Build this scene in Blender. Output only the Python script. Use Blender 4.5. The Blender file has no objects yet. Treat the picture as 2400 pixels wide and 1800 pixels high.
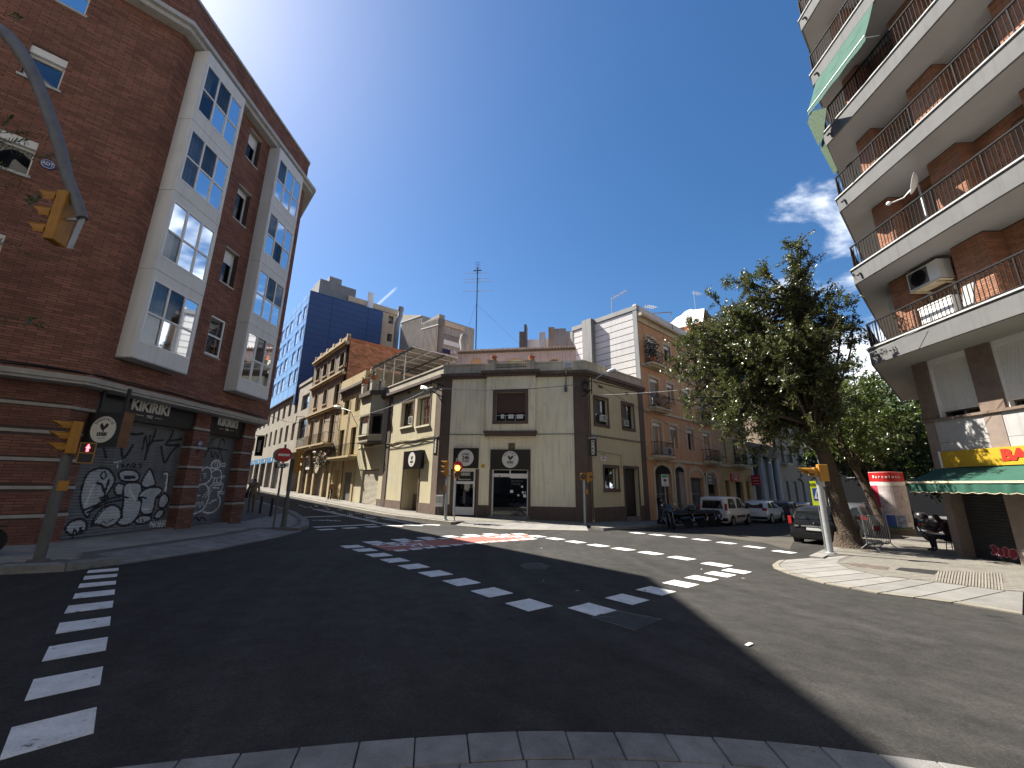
import bpy, bmesh, math, random
import numpy as np
from mathutils import Vector, Matrix
random.seed(7)
SC = bpy.context.scene
COL = SC.collection
R = math.radians
# ------------------------------------------------------------------ camera
FPX, EYE, PITCH, ROLL = 945.0, 1.6, R(13.96), R(0.8)
cd = bpy.data.cameras.new('camera'); cam = bpy.data.objects.new('camera', cd); COL.objects.link(cam)
cd.sensor_fit = 'HORIZONTAL'; cd.sensor_width = 36.0; cd.lens = 36.0 * FPX / 2400.0
cd.clip_start = 0.05; cd.clip_end = 3000
cam.matrix_world = Matrix.Translation((0, 0, EYE)) @ Matrix.Rotation(R(90) + PITCH, 4, 'X') @ Matrix.Rotation(ROLL, 4, 'Z')
SC.camera = cam
# ------------------------------------------------------------------ sky, sun, exposure
SUN_AZ, SUN_EL = R(61.3), R(48.9)          # azimuth to the left of the view axis
w = bpy.data.worlds.new('World'); SC.world = w; w.use_nodes = True
nt = w.node_tree; N = nt.nodes; L = nt.links
N.clear()
def nd(tree, typ, **kw):
 n = tree.nodes.new(typ)
 for k, v in kw.items(): setattr(n, k, v)
 return n
out = nd(nt, 'ShaderNodeOutputWorld'); bg = nd(nt, 'ShaderNodeBackground'); bg.inputs['Strength'].default_value = 0.053
sky = nd(nt, 'ShaderNodeTexSky', sky_type='NISHITA', sun_disc=False, sun_elevation=SUN_EL, sun_rotation=-SUN_AZ, altitude=50, air_density=1.0, dust_density=0.75, ozone_density=4.0)
tc = nd(nt, 'ShaderNodeTexCoord'); mp = nd(nt, 'ShaderNodeMapping'); mp.inputs['Scale'].default_value = (1.0, 1.0, 2.0); mp.inputs['Location'].default_value = (5.3, 0.7, 2.1)
L.new(tc.outputs['Generated'], mp.inputs['Vector'])
nz = nd(nt, 'ShaderNodeTexNoise'); nz.inputs['Scale'].default_value = 2.6; nz.inputs['Detail'].default_value = 9; nz.inputs['Roughness'].default_value = 0.58; nz.inputs['Distortion'].default_value = 0.3
L.new(mp.outputs['Vector'], nz.inputs['Vector'])
sep = nd(nt, 'ShaderNodeSeparateXYZ'); L.new(tc.outputs['Generated'], sep.inputs['Vector'])
def mth(op, a, b=None, tree=nt, clamp=False):
 n = tree.nodes.new('ShaderNodeMath'); n.operation = op; n.use_clamp = clamp
 for i, v in enumerate((a, b)):
  if v is None: continue
  if isinstance(v, (int, float)): n.inputs[i].default_value = v
  else: tree.links.new(v, n.inputs[i])
 return n.outputs[0]
# cumulus drifting in from one side of the sky, thinning with height
azb = mth('ADD', mth('MULTIPLY', sep.outputs['X'], 0.76), mth('MULTIPLY', sep.outputs['Y'], 0.24))
hgt = mth('MULTIPLY', sep.outputs['Z'], -1.2)
azb = mth('ADD', azb, mth('MULTIPLY', mth('MINIMUM', sep.outputs['Y'], 0.0), 1.0))
cov = mth('ADD', mth('ADD', mth('MULTIPLY', nz.outputs['Fac'], 1.9), azb), mth('ADD', hgt, -0.67))
rmp = nd(nt, 'ShaderNodeMapRange', interpolation_type='SMOOTHSTEP'); rmp.inputs['From Min'].default_value = 0.46; rmp.inputs['From Max'].default_value = 0.72
L.new(cov, rmp.inputs['Value'])
cfac = mth('MULTIPLY', rmp.outputs['Result'], 0.9)
def vdot(v): n = nd(nt, 'ShaderNodeVectorMath', operation='DOT_PRODUCT'); L.new(tc.outputs['Generated'], n.inputs[0]); n.inputs[1].default_value = v; return n.outputs['Value']
def mrange(v, a, b): n = nd(nt, 'ShaderNodeMapRange', interpolation_type='SMOOTHSTEP'); n.inputs['From Min'].default_value = a; n.inputs['From Max'].default_value = b; L.new(v, n.inputs['Value']); return n.outputs['Result']
t0_, t1_ = Vector((-.349, .864, .362)).normalized(), Vector((-.271, .856, .440)).normalized()      # short vapour trail
trail = mth('MULTIPLY', mrange(mth('ABSOLUTE', vdot(t0_.cross(t1_).normalized())), .0045, .0005), mrange(vdot((t0_ + t1_).normalized()), .9982, .9992))
cfac = mth('MAXIMUM', cfac, mth('MULTIPLY', trail, 0.28))
cm = nd(nt, 'ShaderNodeMix', data_type='RGBA'); L.new(cfac, cm.inputs['Factor'])
hsv = nd(nt, 'ShaderNodeHueSaturation'); hsv.inputs['Saturation'].default_value = 1.22; L.new(sky.outputs['Color'], hsv.inputs['Color']); L.new(hsv.outputs['Color'], cm.inputs['A']); cm.inputs['B'].default_value = (10.0, 10.4, 11.0, 1)
L.new(cm.outputs['Result'], bg.inputs['Color']); L.new(bg.outputs['Background'], out.inputs['Surface'])
sl = bpy.data.lights.new('sun', 'SUN'); sun = bpy.data.objects.new('sun', sl); COL.objects.link(sun)
sl.energy = 5.0; sl.angle = R(0.53); sl.color = (1.0, 0.94, 0.84)
SDIR = Vector((-math.sin(SUN_AZ) * math.cos(SUN_EL), math.cos(SUN_AZ) * math.cos(SUN_EL), math.sin(SUN_EL)))
sun.rotation_euler = SDIR.to_track_quat('Z', 'Y').to_euler(); sun.location = SDIR * 60
SC.view_settings.view_transform = 'Standard'; SC.view_settings.look = 'None'
SC.view_settings.exposure = 1.6; SC.view_settings.gamma = 1.0
SC.render.engine = 'CYCLES'
SC.cycles.use_denoising = True; SC.cycles.max_bounces = 6; SC.cycles.transparent_max_bounces = 12
SC.cycles.diffuse_bounces = 3; SC.cycles.glossy_bounces = 3; SC.cycles.sample_clamp_indirect = 6
# ------------------------------------------------------------------ helpers
GA, GB = -.022, -.018
DL = Vector((-.655, .756)).normalized(); DR = Vector((.745, .667)).normalized()     # the two streets beyond the crossing
GK = 24.0
def gz(x, y): return GA * x + GB * y + .017 * max(0.0, DL.x * x + DL.y * y - GK)
def ray(px, py):
 x = (px - 1200) / FPX; y = -(py - 900) / FPX
 c, s = math.cos(ROLL), math.sin(ROLL); X = x * c - y * s; Y = x * s + y * c
 cp, sp = math.cos(PITCH), math.sin(PITCH)
 return Vector((X, cp - sp * Y, sp + cp * Y))
def G(px, py, dz=0.0):
 d = ray(px, py); t = (dz - EYE) / (d.z - GA * d.x - GB * d.y)
 k = DL.x * d.x + DL.y * d.y
 if k * t > GK: t = (dz - EYE - .017 * GK) / (d.z - GA * d.x - GB * d.y - .017 * k)
 return Vector((0, 0, EYE)) + d * t
def Z(x0, y0, s): return lambda x, y: (x0 + x / s, y0 + y / s)
class Fr:
 """upright plane in the place: u along, d outward, z up"""
 def __init__(s, p0, p1=None, dr=None):
  s.o = Vector((p0[0], p0[1], 0))
  u = Vector((dr[0], dr[1], 0)) if dr else Vector((p1[0] - p0[0], p1[1] - p0[1], 0))
  s.len = u.length; s.u = u.normalized(); s.n = Vector((s.u.y, -s.u.x, 0))
 def p(s, u, d, z): return s.o + s.u * u + s.n * d + Vector((0, 0, z))
 def uv(s, px, py, d=0.0):
  r = ray(px, py); o = s.o + s.n * d
  t = o.dot(s.n) / r.dot(s.n)
  q = r * t
  return ((q - s.o).dot(s.u), q.z + EYE)
 def shift(s, d):
  f = Fr.__new__(Fr); f.o = s.o + s.n * d; f.u = s.u; f.n = s.n; f.len = s.len; return f
 def side(s, u):            # plane at right angles starting at u, running inward
  q = s.p(u, 0, 0); return Fr((q.x, q.y), dr=(-s.n.x, -s.n.y))
ORG = {}
class MB:
 def __init__(s): s.v = []; s.f = []; s.m = []; s.mi = 0; s.uvs = None
 def poly(s, pts):
  i = len(s.v); s.v += [tuple(p) for p in pts]; s.f.append(tuple(range(i, i + len(pts)))); s.m.append(s.mi)
 def hexa(s, c, skip=()):   # 8 corners: bottom 4 (ccw) then top 4
  i = len(s.v); s.v += [tuple(p) for p in c]
  for k, q in enumerate(((0, 3, 2, 1), (4, 5, 6, 7), (0, 1, 5, 4), (1, 2, 6, 5), (2, 3, 7, 6), (3, 0, 4, 7))):
   if k in skip: continue
   s.f.append(tuple(i + j for j in q)); s.m.append(s.mi)
  return s
 def box(s, F, u0, u1, d0, d1, z0, z1):
  P = F.p
  return s.hexa([P(u0, d1, z0), P(u1, d1, z0), P(u1, d0, z0), P(u0, d0, z0), P(u0, d1, z1), P(u1, d1, z1), P(u1, d0, z1), P(u0, d0, z1)])
 def abox(s, x0, x1, y0, y1, z0, z1):
  return s.hexa([(x0, y0, z0), (x1, y0, z0), (x1, y1, z0), (x0, y1, z0), (x0, y0, z1), (x1, y0, z1), (x1, y1, z1), (x0, y1, z1)])
 def prism(s, F, pts, d0, d1):
  n = len(pts); i = len(s.v)
  s.v += [tuple(F.p(u, d1, z)) for u, z in pts] + [tuple(F.p(u, d0, z)) for u, z in pts]
  s.f.append(tuple(range(i, i + n))); s.m.append(s.mi)
  s.f.append(tuple(range(i + 2 * n - 1, i + n - 1, -1))); s.m.append(s.mi)
  for k in range(n):
   j = (k + 1) % n; s.f.append((i + k, i + n + k, i + n + j, i + j)); s.m.append(s.mi)
  return s
 def slab(s, pts, z0, z1):   # horizontal polygon [(x,y)], z0/z1 numbers or functions
  a = z0 if callable(z0) else (lambda x, y: z0); b = z1 if callable(z1) else (lambda x, y: z1)
  n = len(pts); i = len(s.v)
  s.v += [(x, y, b(x, y)) for x, y in pts] + [(x, y, a(x, y)) for x, y in pts]
  s.f.append(tuple(range(i, i + n))); s.m.append(s.mi)
  s.f.append(tuple(range(i + 2 * n - 1, i + n - 1, -1))); s.m.append(s.mi)
  for k in range(n):
   j = (k + 1) % n; s.f.append((i + k, i + n + k, i + n + j, i + j)); s.m.append(s.mi)
  return s
 def tube(s, pts, r, n=6, caps=True):
  pts = [Vector(p) for p in pts]; rs = r if isinstance(r, (list, tuple)) else [r] * len(pts)
  i0 = len(s.v); prev = None
  for k, p in enumerate(pts):
   t = (pts[min(k + 1, len(pts) - 1)] - pts[max(k - 1, 0)])
   t = t.normalized() if t.length > 1e-9 else Vector((0, 0, 1))
   if prev is None:
    a = t.orthogonal().normalized()
   else:
    a = (prev - t * prev.dot(t)); a = a.normalized() if a.length > 1e-6 else t.orthogonal().normalized()
   prev = a; b = t.cross(a)
   for j in range(n):
    an = 2 * math.pi * j / n; s.v.append(tuple(p + (a * math.cos(an) + b * math.sin(an)) * rs[k]))
  for k in range(len(pts) - 1):
   for j in range(n):
    q = (j + 1) % n; s.f.append((i0 + k * n + j, i0 + k * n + q, i0 + (k + 1) * n + q, i0 + (k + 1) * n + j)); s.m.append(s.mi)
  if caps:
   s.f.append(tuple(i0 + j for j in range(n - 1, -1, -1))); s.m.append(s.mi)
   e = i0 + (len(pts) - 1) * n; s.f.append(tuple(e + j for j in range(n))); s.m.append(s.mi)
  return s
 def bar(s, p0, p1, w, h=None, up=None):   # rectangular bar
  p0 = Vector(p0); p1 = Vector(p1); h = h or w; t = (p1 - p0).normalized()
  upv = Vector(up) if up else (Vector((0, 0, 1)) if abs(t.z) < .95 else Vector((0, 1, 0)))
  a = t.cross(upv).normalized() * w / 2; b = a.cross(t).normalized() * h / 2
  return s.hexa([p0 - a - b, p0 + a - b, p1 + a - b, p1 - a - b, p0 - a + b, p0 + a + b, p1 + a + b, p1 - a + b])
 def lathe(s, prof, c=(0, 0, 0), n=16, axis='Z', M=None):
  i0 = len(s.v); c = Vector(c)
  for r, h in prof:
   for j in range(n):
    an = 2 * math.pi * j / n; x, y = r * math.cos(an), r * math.sin(an)
    v = Vector((x, y, h)) if axis == 'Z' else (Vector((x, h, y)) if axis == 'Y' else Vector((h, x, y)))
    if M: v = M @ v
    s.v.append(tuple(c + v))
  for k in range(len(prof) - 1):
   for j in range(n):
    q = (j + 1) % n; s.f.append((i0 + k * n + j, i0 + k * n + q, i0 + (k + 1) * n + q, i0 + (k + 1) * n + j)); s.m.append(s.mi)
  s.f.append(tuple(i0 + j for j in range(n - 1, -1, -1))); s.m.append(s.mi)
  e = i0 + (len(prof) - 1) * n; s.f.append(tuple(e + j for j in range(n))); s.m.append(s.mi)
  return s
 def ball(s, c, r, sc=(1, 1, 1), n=8, m=6):
  i0 = len(s.v); c = Vector(c)
  for k in range(m + 1):
   th = math.pi * k / m
   for j in range(n):
    an = 2 * math.pi * j / n
    s.v.append((c.x + r * sc[0] * math.sin(th) * math.cos(an), c.y + r * sc[1] * math.sin(th) * math.sin(an), c.z + r * sc[2] * math.cos(th)))
  for k in range(m):
   for j in range(n):
    q = (j + 1) % n; s.f.append((i0 + k * n + j, i0 + (k + 1) * n + j, i0 + (k + 1) * n + q, i0 + k * n + q)); s.m.append(s.mi)
  return s
 def ribbon(s, F, pts, w, d, closed=False):
  P = [Vector((u, z)) for u, z in pts]
  if closed: P = P + [P[0]]
  for a, b in zip(P, P[1:]):
   t = b - a
   if t.length < 1e-6: continue
   t.normalize(); q = Vector((-t.y, t.x)) * w / 2; e = t * w * .25
   s.poly([F.p(*(x.x, d, x.y)) for x in (a - e - q, b + e - q, b + e + q, a - e + q)])
  return s
 def mesh(s, name, mats, org=Vector((0, 0, 0)), smooth=False, fix=True):
  me = bpy.data.meshes.new(name)
  me.from_pydata([(x - org.x, y - org.y, z - org.z) for x, y, z in s.v], [], s.f)
  for m_ in (mats if isinstance(mats, (list, tuple)) else [mats]): me.materials.append(m_)
  if isinstance(mats, (list, tuple)) and len(mats) > 1: me.polygons.foreach_set('material_index', s.m)
  if fix and len(s.f) < 20000:
   b = bmesh.new(); b.from_mesh(me); bmesh.ops.recalc_face_normals(b, faces=b.faces); b.to_mesh(me); b.free()
  if smooth:
   me.polygons.foreach_set('use_smooth', [True] * len(me.polygons))
   try: me.set_sharp_from_angle(angle=R(38))
   except Exception: pass
  me.update(); return me
 def build(s, name, mats, parent=None, smooth=False, fix=True):
  if parent is None:
   xs = [v[0] for v in s.v]; ys = [v[1] for v in s.v]; zs = [v[2] for v in s.v]
   org = Vector(((min(xs) + max(xs)) / 2, (min(ys) + max(ys)) / 2, min(zs)))
  else: org = ORG[parent]
  o = bpy.data.objects.new(name, s.mesh(name, mats, org, smooth, fix)); COL.objects.link(o)
  if parent is None: o.location = org
  else: o.parent = parent
  ORG[o] = org
  return o
def tag(o, label, cat, group=None, kind=None):
 if label: o['label'] = label
 if cat: o['category'] = cat
 if group: o['group'] = group
 if kind: o['kind'] = kind
 return o
def thing(name, label, cat, loc=(0, 0, 0), group=None):
 o = bpy.data.objects.new(name, None); COL.objects.link(o); o.location = loc; o.empty_display_size = .2
 ORG[o] = Vector(loc); return tag(o, label, cat, group)
def struct(name, mb, m, label=None, parent=None, smooth=False):
 o = mb.build(name, m, parent, smooth)
 if parent is None: tag(o, label, None, None, 'structure')
 return o
def copy_tree(o, parent=None):
 c = o.copy(); COL.objects.link(c); ORG[c] = ORG[o]
 if parent: c.parent = parent
 for ch in list(o.children): copy_tree(ch, c)
 return c
# ---- materials
MATS = {}
def mat(name, col, rough=.8, var=.25, scale=1.5, bump=0.0, bscale=30, metal=0.0, spec=.4, col2=None, streak=0.0, streakcol=None, emit=None, est=0, rnd=0.0, coat=0.0, alpha=1.0, fine=0.0, chips=None):
 if name in MATS: return MATS[name]
 m = bpy.data.materials.new(name); m.use_nodes = True; t = m.node_tree
 b = t.nodes['Principled BSDF']; b.inputs['Roughness'].default_value = rough; b.inputs['Metallic'].default_value = metal
 b.inputs['Specular IOR Level'].default_value = spec; b.inputs['Coat Weight'].default_value = coat
 if emit: b.inputs['Emission Color'].default_value = (*emit, 1); b.inputs['Emission Strength'].default_value = est
 c2 = col2 or tuple(c * (1 - var) for c in col); c1 = tuple(min(1, c * (1 + var * .4)) for c in col) if not col2 else col
 tc_ = nd(t, 'ShaderNodeTexCoord'); n1 = nd(t, 'ShaderNodeTexNoise'); n1.inputs['Scale'].default_value = scale; n1.inputs['Detail'].default_value = 6; n1.inputs['Roughness'].default_value = .65
 t.links.new(tc_.outputs['Object'], n1.inputs['Vector'])
 mr = nd(t, 'ShaderNodeMapRange'); mr.inputs['From Min'].default_value = .3; mr.inputs['From Max'].default_value = .7
 t.links.new(n1.outputs['Fac'], mr.inputs['Value'])
 mx = nd(t, 'ShaderNodeMix', data_type='RGBA'); mx.inputs['A'].default_value = (*c1, 1); mx.inputs['B'].default_value = (*c2, 1)
 t.links.new(mr.outputs['Result'], mx.inputs['Factor']); colo = mx.outputs['Result']
 if streak:
  mp_ = nd(t, 'ShaderNodeMapping'); mp_.inputs['Scale'].default_value = (7, 7, .45); t.links.new(tc_.outputs['Object'], mp_.inputs['Vector'])
  n2 = nd(t, 'ShaderNodeTexNoise'); n2.inputs['Scale'].default_value = 1.0; n2.inputs['Detail'].default_value = 5; t.links.new(mp_.outputs['Vector'], n2.inputs['Vector'])
  r2 = nd(t, 'ShaderNodeMapRange'); r2.inputs['From Min'].default_value = .5; r2.inputs['From Max'].default_value = .75; r2.inputs['To Max'].default_value = streak
  t.links.new(n2.outputs['Fac'], r2.inputs['Value'])
  m2 = nd(t, 'ShaderNodeMix', data_type='RGBA'); m2.inputs['B'].default_value = (*(streakcol or tuple(c * .35 for c in col)), 1)
  t.links.new(r2.outputs['Result'], m2.inputs['Factor']); t.links.new(colo, m2.inputs['A']); colo = m2.outputs['Result']
 if chips:                                  # hard-edged worn or patched spots: (colour, low, high, scale)
  n5 = nd(t, 'ShaderNodeTexNoise'); n5.inputs['Scale'].default_value = chips[3]; n5.inputs['Detail'].default_value = 8; n5.inputs['Roughness'].default_value = .7; t.links.new(tc_.outputs['Object'], n5.inputs['Vector'])
  r5 = nd(t, 'ShaderNodeMapRange'); r5.inputs['From Min'].default_value = chips[1]; r5.inputs['From Max'].default_value = chips[2]; t.links.new(n5.outputs['Fac'], r5.inputs['Value'])
  m5 = nd(t, 'ShaderNodeMix', data_type='RGBA'); m5.inputs['B'].default_value = (*chips[0], 1); t.links.new(r5.outputs['Result'], m5.inputs['Factor']); t.links.new(colo, m5.inputs['A']); colo = m5.outputs['Result']
 if fine:
  n4 = nd(t, 'ShaderNodeTexNoise'); n4.inputs['Scale'].default_value = 90; n4.inputs['Detail'].default_value = 3; t.links.new(tc_.outputs['Object'], n4.inputs['Vector'])
  h4 = nd(t, 'ShaderNodeHueSaturation'); t.links.new(colo, h4.inputs['Color'])
  v4 = mth('ADD', mth('MULTIPLY', n4.outputs['Fac'], 2 * fine, t), 1 - fine, t); t.links.new(v4, h4.inputs['Value']); colo = h4.outputs['Color']
 if rnd:
  ge = nd(t, 'ShaderNodeNewGeometry'); oi = nd(t, 'ShaderNodeObjectInfo')
  fr = mth('FRACT', mth('ADD', ge.outputs['Random Per Island'], mth('MULTIPLY', oi.outputs['Random'], 1.0, t), t), None, t)
  hs = nd(t, 'ShaderNodeHueSaturation'); t.links.new(colo, hs.inputs['Color'])
  v = mth('ADD', mth('MULTIPLY', fr, 2 * rnd, t), 1 - rnd, t); t.links.new(v, hs.inputs['Value']); colo = hs.outputs['Color']
 t.links.new(colo, b.inputs['Base Color'])
 if bump:
  n3 = nd(t, 'ShaderNodeTexNoise'); n3.inputs['Scale'].default_value = bscale; n3.inputs['Detail'].default_value = 4; t.links.new(tc_.outputs['Object'], n3.inputs['Vector'])
  bp = nd(t, 'ShaderNodeBump'); bp.inputs['Strength'].default_value = bump; bp.inputs['Distance'].default_value = .02
  t.links.new(n3.outputs['Fac'], bp.inputs['Height']); t.links.new(bp.outputs['Normal'], b.inputs['Normal'])
 if alpha < 1: b.inputs['Alpha'].default_value = alpha
 MATS[name] = m; return m
def glass(name, tint=(.05, .07, .09), mixf=.5, rough=.03):
 """window glass: see-through tint plus mirror reflection"""
 if name in MATS: return MATS[name]
 m = bpy.data.materials.new(name); m.use_nodes = True; t = m.node_tree; t.nodes.clear()
 o = nd(t, 'ShaderNodeOutputMaterial'); tr = nd(t, 'ShaderNodeBsdfTransparent'); tr.inputs['Color'].default_value = (*tint, 1)
 gl = nd(t, 'ShaderNodeBsdfGlossy'); gl.inputs['Roughness'].default_value = rough; gl.inputs['Color'].default_value = (.9, .95, 1, 1)
 fr = nd(t, 'ShaderNodeFresnel'); fr.inputs['IOR'].default_value = 1.55
 f2 = mth('ADD', fr.outputs['Fac'], mixf, t, True)
 mx = nd(t, 'ShaderNodeMixShader'); t.links.new(f2, mx.inputs['Fac']); t.links.new(tr.outputs[0], mx.inputs[1]); t.links.new(gl.outputs[0], mx.inputs[2])
 t.links.new(mx.outputs[0], o.inputs['Surface']); MATS[name] = m; return m
def txt(F, s, u, z, h, d, w=1.0, m=None, parent=None, name='lettering', align='CENTER', bold=0.0, depth=.008, rot=0.0, vertical=False):
 """lettering as a mesh on plane F; u,z is the centre of the word, h the cap height"""
 c = bpy.data.curves.new('c', 'FONT'); c.body = s; c.align_x = align; c.align_y = 'CENTER'; c.size = h / .70; c.offset = bold * h; c.extrude = depth / 2; c.resolution_u = 3
 o = bpy.data.objects.new('c', c); COL.objects.link(o)
 dg = bpy.context.evaluated_depsgraph_get(); me = bpy.data.meshes.new_from_object(o.evaluated_get(dg)); me.name = name
 bpy.data.objects.remove(o); bpy.data.curves.remove(c)
 cr, sr = math.cos(rot), math.sin(rot); org = ORG[parent] if parent else Vector((0, 0, 0))
 for v in me.vertices:
  x, y = v.co.x * w, v.co.y; x, y = x * cr - y * sr, x * sr + y * cr
  v.co = F.p(u + x, d + v.co.z, z + y) - org
 me.materials.clear(); me.materials.append(m)
 ob = bpy.data.objects.new(name, me); COL.objects.link(ob)
 if parent: ob.parent = parent
 ORG[ob] = org; return ob
def holes_wall(F, u0, u1, z0, z1, holes, depth=.25, mb=None, d=0.0, thick=0.0):
 """wall face with recessed openings; holes = [(u0,u1,z0,z1[,depth])]"""
 mb = mb or MB(); hs = [h for h in holes]
 us = sorted({u0, u1, *[min(max(x, u0), u1) for h in hs for x in h[:2]]}); zs = sorted({z0, z1, *[min(max(x, z0), z1) for h in hs for x in h[2:4]]})
 for a, b in zip(us, us[1:]):
  if b - a < 1e-5: continue
  for c, e in zip(zs, zs[1:]):
   if e - c < 1e-5: continue
   mu, mz = (a + b) / 2, (c + e) / 2
   if any(h[0] < mu < h[1] and h[2] < mz < h[3] for h in hs): continue
   mb.poly([F.p(a, d, c), F.p(b, d, c), F.p(b, d, e), F.p(a, d, e)])
 for h in hs:
  a, b, c, e = h[:4]; dp = h[4] if len(h) > 4 else depth
  mb.poly([F.p(a, d, c), F.p(a, d, e), F.p(a, d - dp, e), F.p(a, d - dp, c)])
  mb.poly([F.p(b, d, e), F.p(b, d, c), F.p(b, d - dp, c), F.p(b, d - dp, e)])
  mb.poly([F.p(a, d, e), F.p(b, d, e), F.p(b, d - dp, e), F.p(a, d - dp, e)])
  mb.poly([F.p(b, d, c), F.p(a, d, c), F.p(a, d - dp, c), F.p(b, d - dp, c)])
 return mb
def window(par, F, u0, u1, z0, z1, d, fm, gm, cols=2, rows=1, fw=.06, name='window', back=True, curtain=None, rowz=None, dep=.06):
 """framed window at depth d: frame mesh + each pane a child"""
 mb = MB();
 mb.box(F, u0, u1, d - dep, d, z0, z0 + fw); mb.box(F, u0, u1, d - dep, d, z1 - fw, z1)
 cu = [u0 + (u1 - u0) * k / cols for k in range(cols + 1)]; cz = rowz and [z0] + [z0 + (z1 - z0) * r for r in rowz] + [z1] or [z0 + (z1 - z0) * k / rows for k in range(rows + 1)]
 for k, x in enumerate(cu):
  a = max(u0, x - fw / 2); b = min(u1, x + fw / 2)
  if k == 0: b = u0 + fw
  if k == cols: a = u1 - fw
  mb.box(F, a, b, d - dep + .003, d - .003, z0 + fw, z1 - fw)
 for z in cz[1:-1]: mb.box(F, u0 + fw, u1 - fw, d - dep + .006, d - .006, z - fw / 2, z + fw / 2)
 wo = mb.build(name, fm, par)
 for i in range(cols):
  for j in range(len(cz) - 1):
   q = MB(); q.poly([F.p(cu[i] + fw / 2, d - dep * .55, cz[j] + fw / 2), F.p(cu[i + 1] - fw / 2, d - dep * .55, cz[j] + fw / 2), F.p(cu[i + 1] - fw / 2, d - dep * .55, cz[j + 1] - fw / 2), F.p(cu[i] + fw / 2, d - dep * .55, cz[j + 1] - fw / 2)])
   g = gm[(i * 7 + j * 3 + int(abs(u0) * 13)) % len(gm)] if isinstance(gm, list) else gm
   q.build('pane', g, wo)
 return wo
def inside(P, poly):
 x, y = P[:, 0], P[:, 1]; r = np.zeros(len(P), bool); n = len(poly)
 for i in range(n):
  x1, y1 = poly[i]; x2, y2 = poly[(i + 1) % n]
  c = ((y1 > y) != (y2 > y)) & (x < (x2 - x1) * (y - y1) / ((y2 - y1) or 1e-9) + x1); r ^= c
 return r
def near(P, pts, wd):
 r = np.zeros(len(P), bool)
 for a, b in zip(pts, pts[1:]):
  a = np.array(a); b = np.array(b); ab = b - a; l2 = ab @ ab or 1e-9
  t = np.clip(((P - a) @ ab) / l2, 0, 1); q = a + t[:, None] * ab
  r |= ((P - q) ** 2).sum(1) < (wd / 2) ** 2
 return r
def smooth_pts(pts, closed=False, n=5):
 P = [np.array(p, float) for p in pts]; m = len(P); o = []
 for i in range(m if closed else m - 1):
  g = lambda k: P[k % m] if closed else P[min(max(k, 0), m - 1)]
  p0, p1, p2, p3 = g(i - 1), g(i), g(i + 1), g(i + 2)
  for k in range(n):
   t = k / n; o.append(tuple(.5 * (2 * p1 + (p2 - p0) * t + (2 * p0 - 5 * p1 + 4 * p2 - p3) * t * t + (3 * p1 - p0 - 3 * p2 + p3) * t ** 3)))
 if not closed: o.append(tuple(P[-1]))
 return o
def brickwork(par, F, u0, u1, z0, z1, holes, m, near_n=0, bw=.29, bh=.052, jt=.013, d=0.0, proud=.007, key=None, name='brick'):
 """every brick of a running-bond wall: the nearest ones as objects, the rest as one mesh"""
 L_ = []; row = 0; z = z0
 while z + bh < z1 + .02:
  off = (row % 2) * (bw + jt) / 2; x = u0 - off
  while x < u1:
   segs = [(max(x, u0), min(x + bw, u1))]
   for h in holes:
    if h[2] < z + bh and h[3] > z:
     ns = []
     for a, b in segs:
      if h[1] <= a or h[0] >= b: ns.append((a, b)); continue
      if h[0] > a: ns.append((a, h[0]))
      if h[1] < b: ns.append((h[1], b))
     segs = ns
   for a, b in segs:
    if b - a > .025: L_.append((a, b, z, min(z + bh, z1)))
   x += bw + jt
  z += bh + jt; row += 1
 C = Vector((0, 0, EYE))
 L_.sort(key=lambda q: (F.p((q[0] + q[1]) / 2, d, q[2]) - C).length)
 mk = lambda mb, q: [mb.hexa([F.p(q[0], d + proud, q[2]), F.p(q[1], d + proud, q[2]), F.p(q[1], d - .004, q[2]), F.p(q[0], d - .004, q[2]), F.p(q[0], d + proud, q[3]), F.p(q[1], d + proud, q[3]), F.p(q[1], d - .004, q[3]), F.p(q[0], d - .004, q[3])], skip=(4,))]
 cache = {}
 for q in L_[:near_n]:
  k = (round(q[1] - q[0], 3), round(q[3] - q[2], 3)); c = F.p(q[0], d, q[2])
  if k not in cache:
   mb = MB(); mk(mb, q); cache[k] = mb.mesh(name, m, c)
  o = bpy.data.objects.new(name, cache[k]); COL.objects.link(o); o.parent = par; o.location = c - ORG[par]; ORG[o] = ORG[par]
 mb = MB()
 for q in L_[near_n:]: mk(mb, q)
 if mb.f:
  o = mb.build('bricks', m, par, fix=False); o['kind'] = 'stuff'
 return len(L_)
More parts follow.
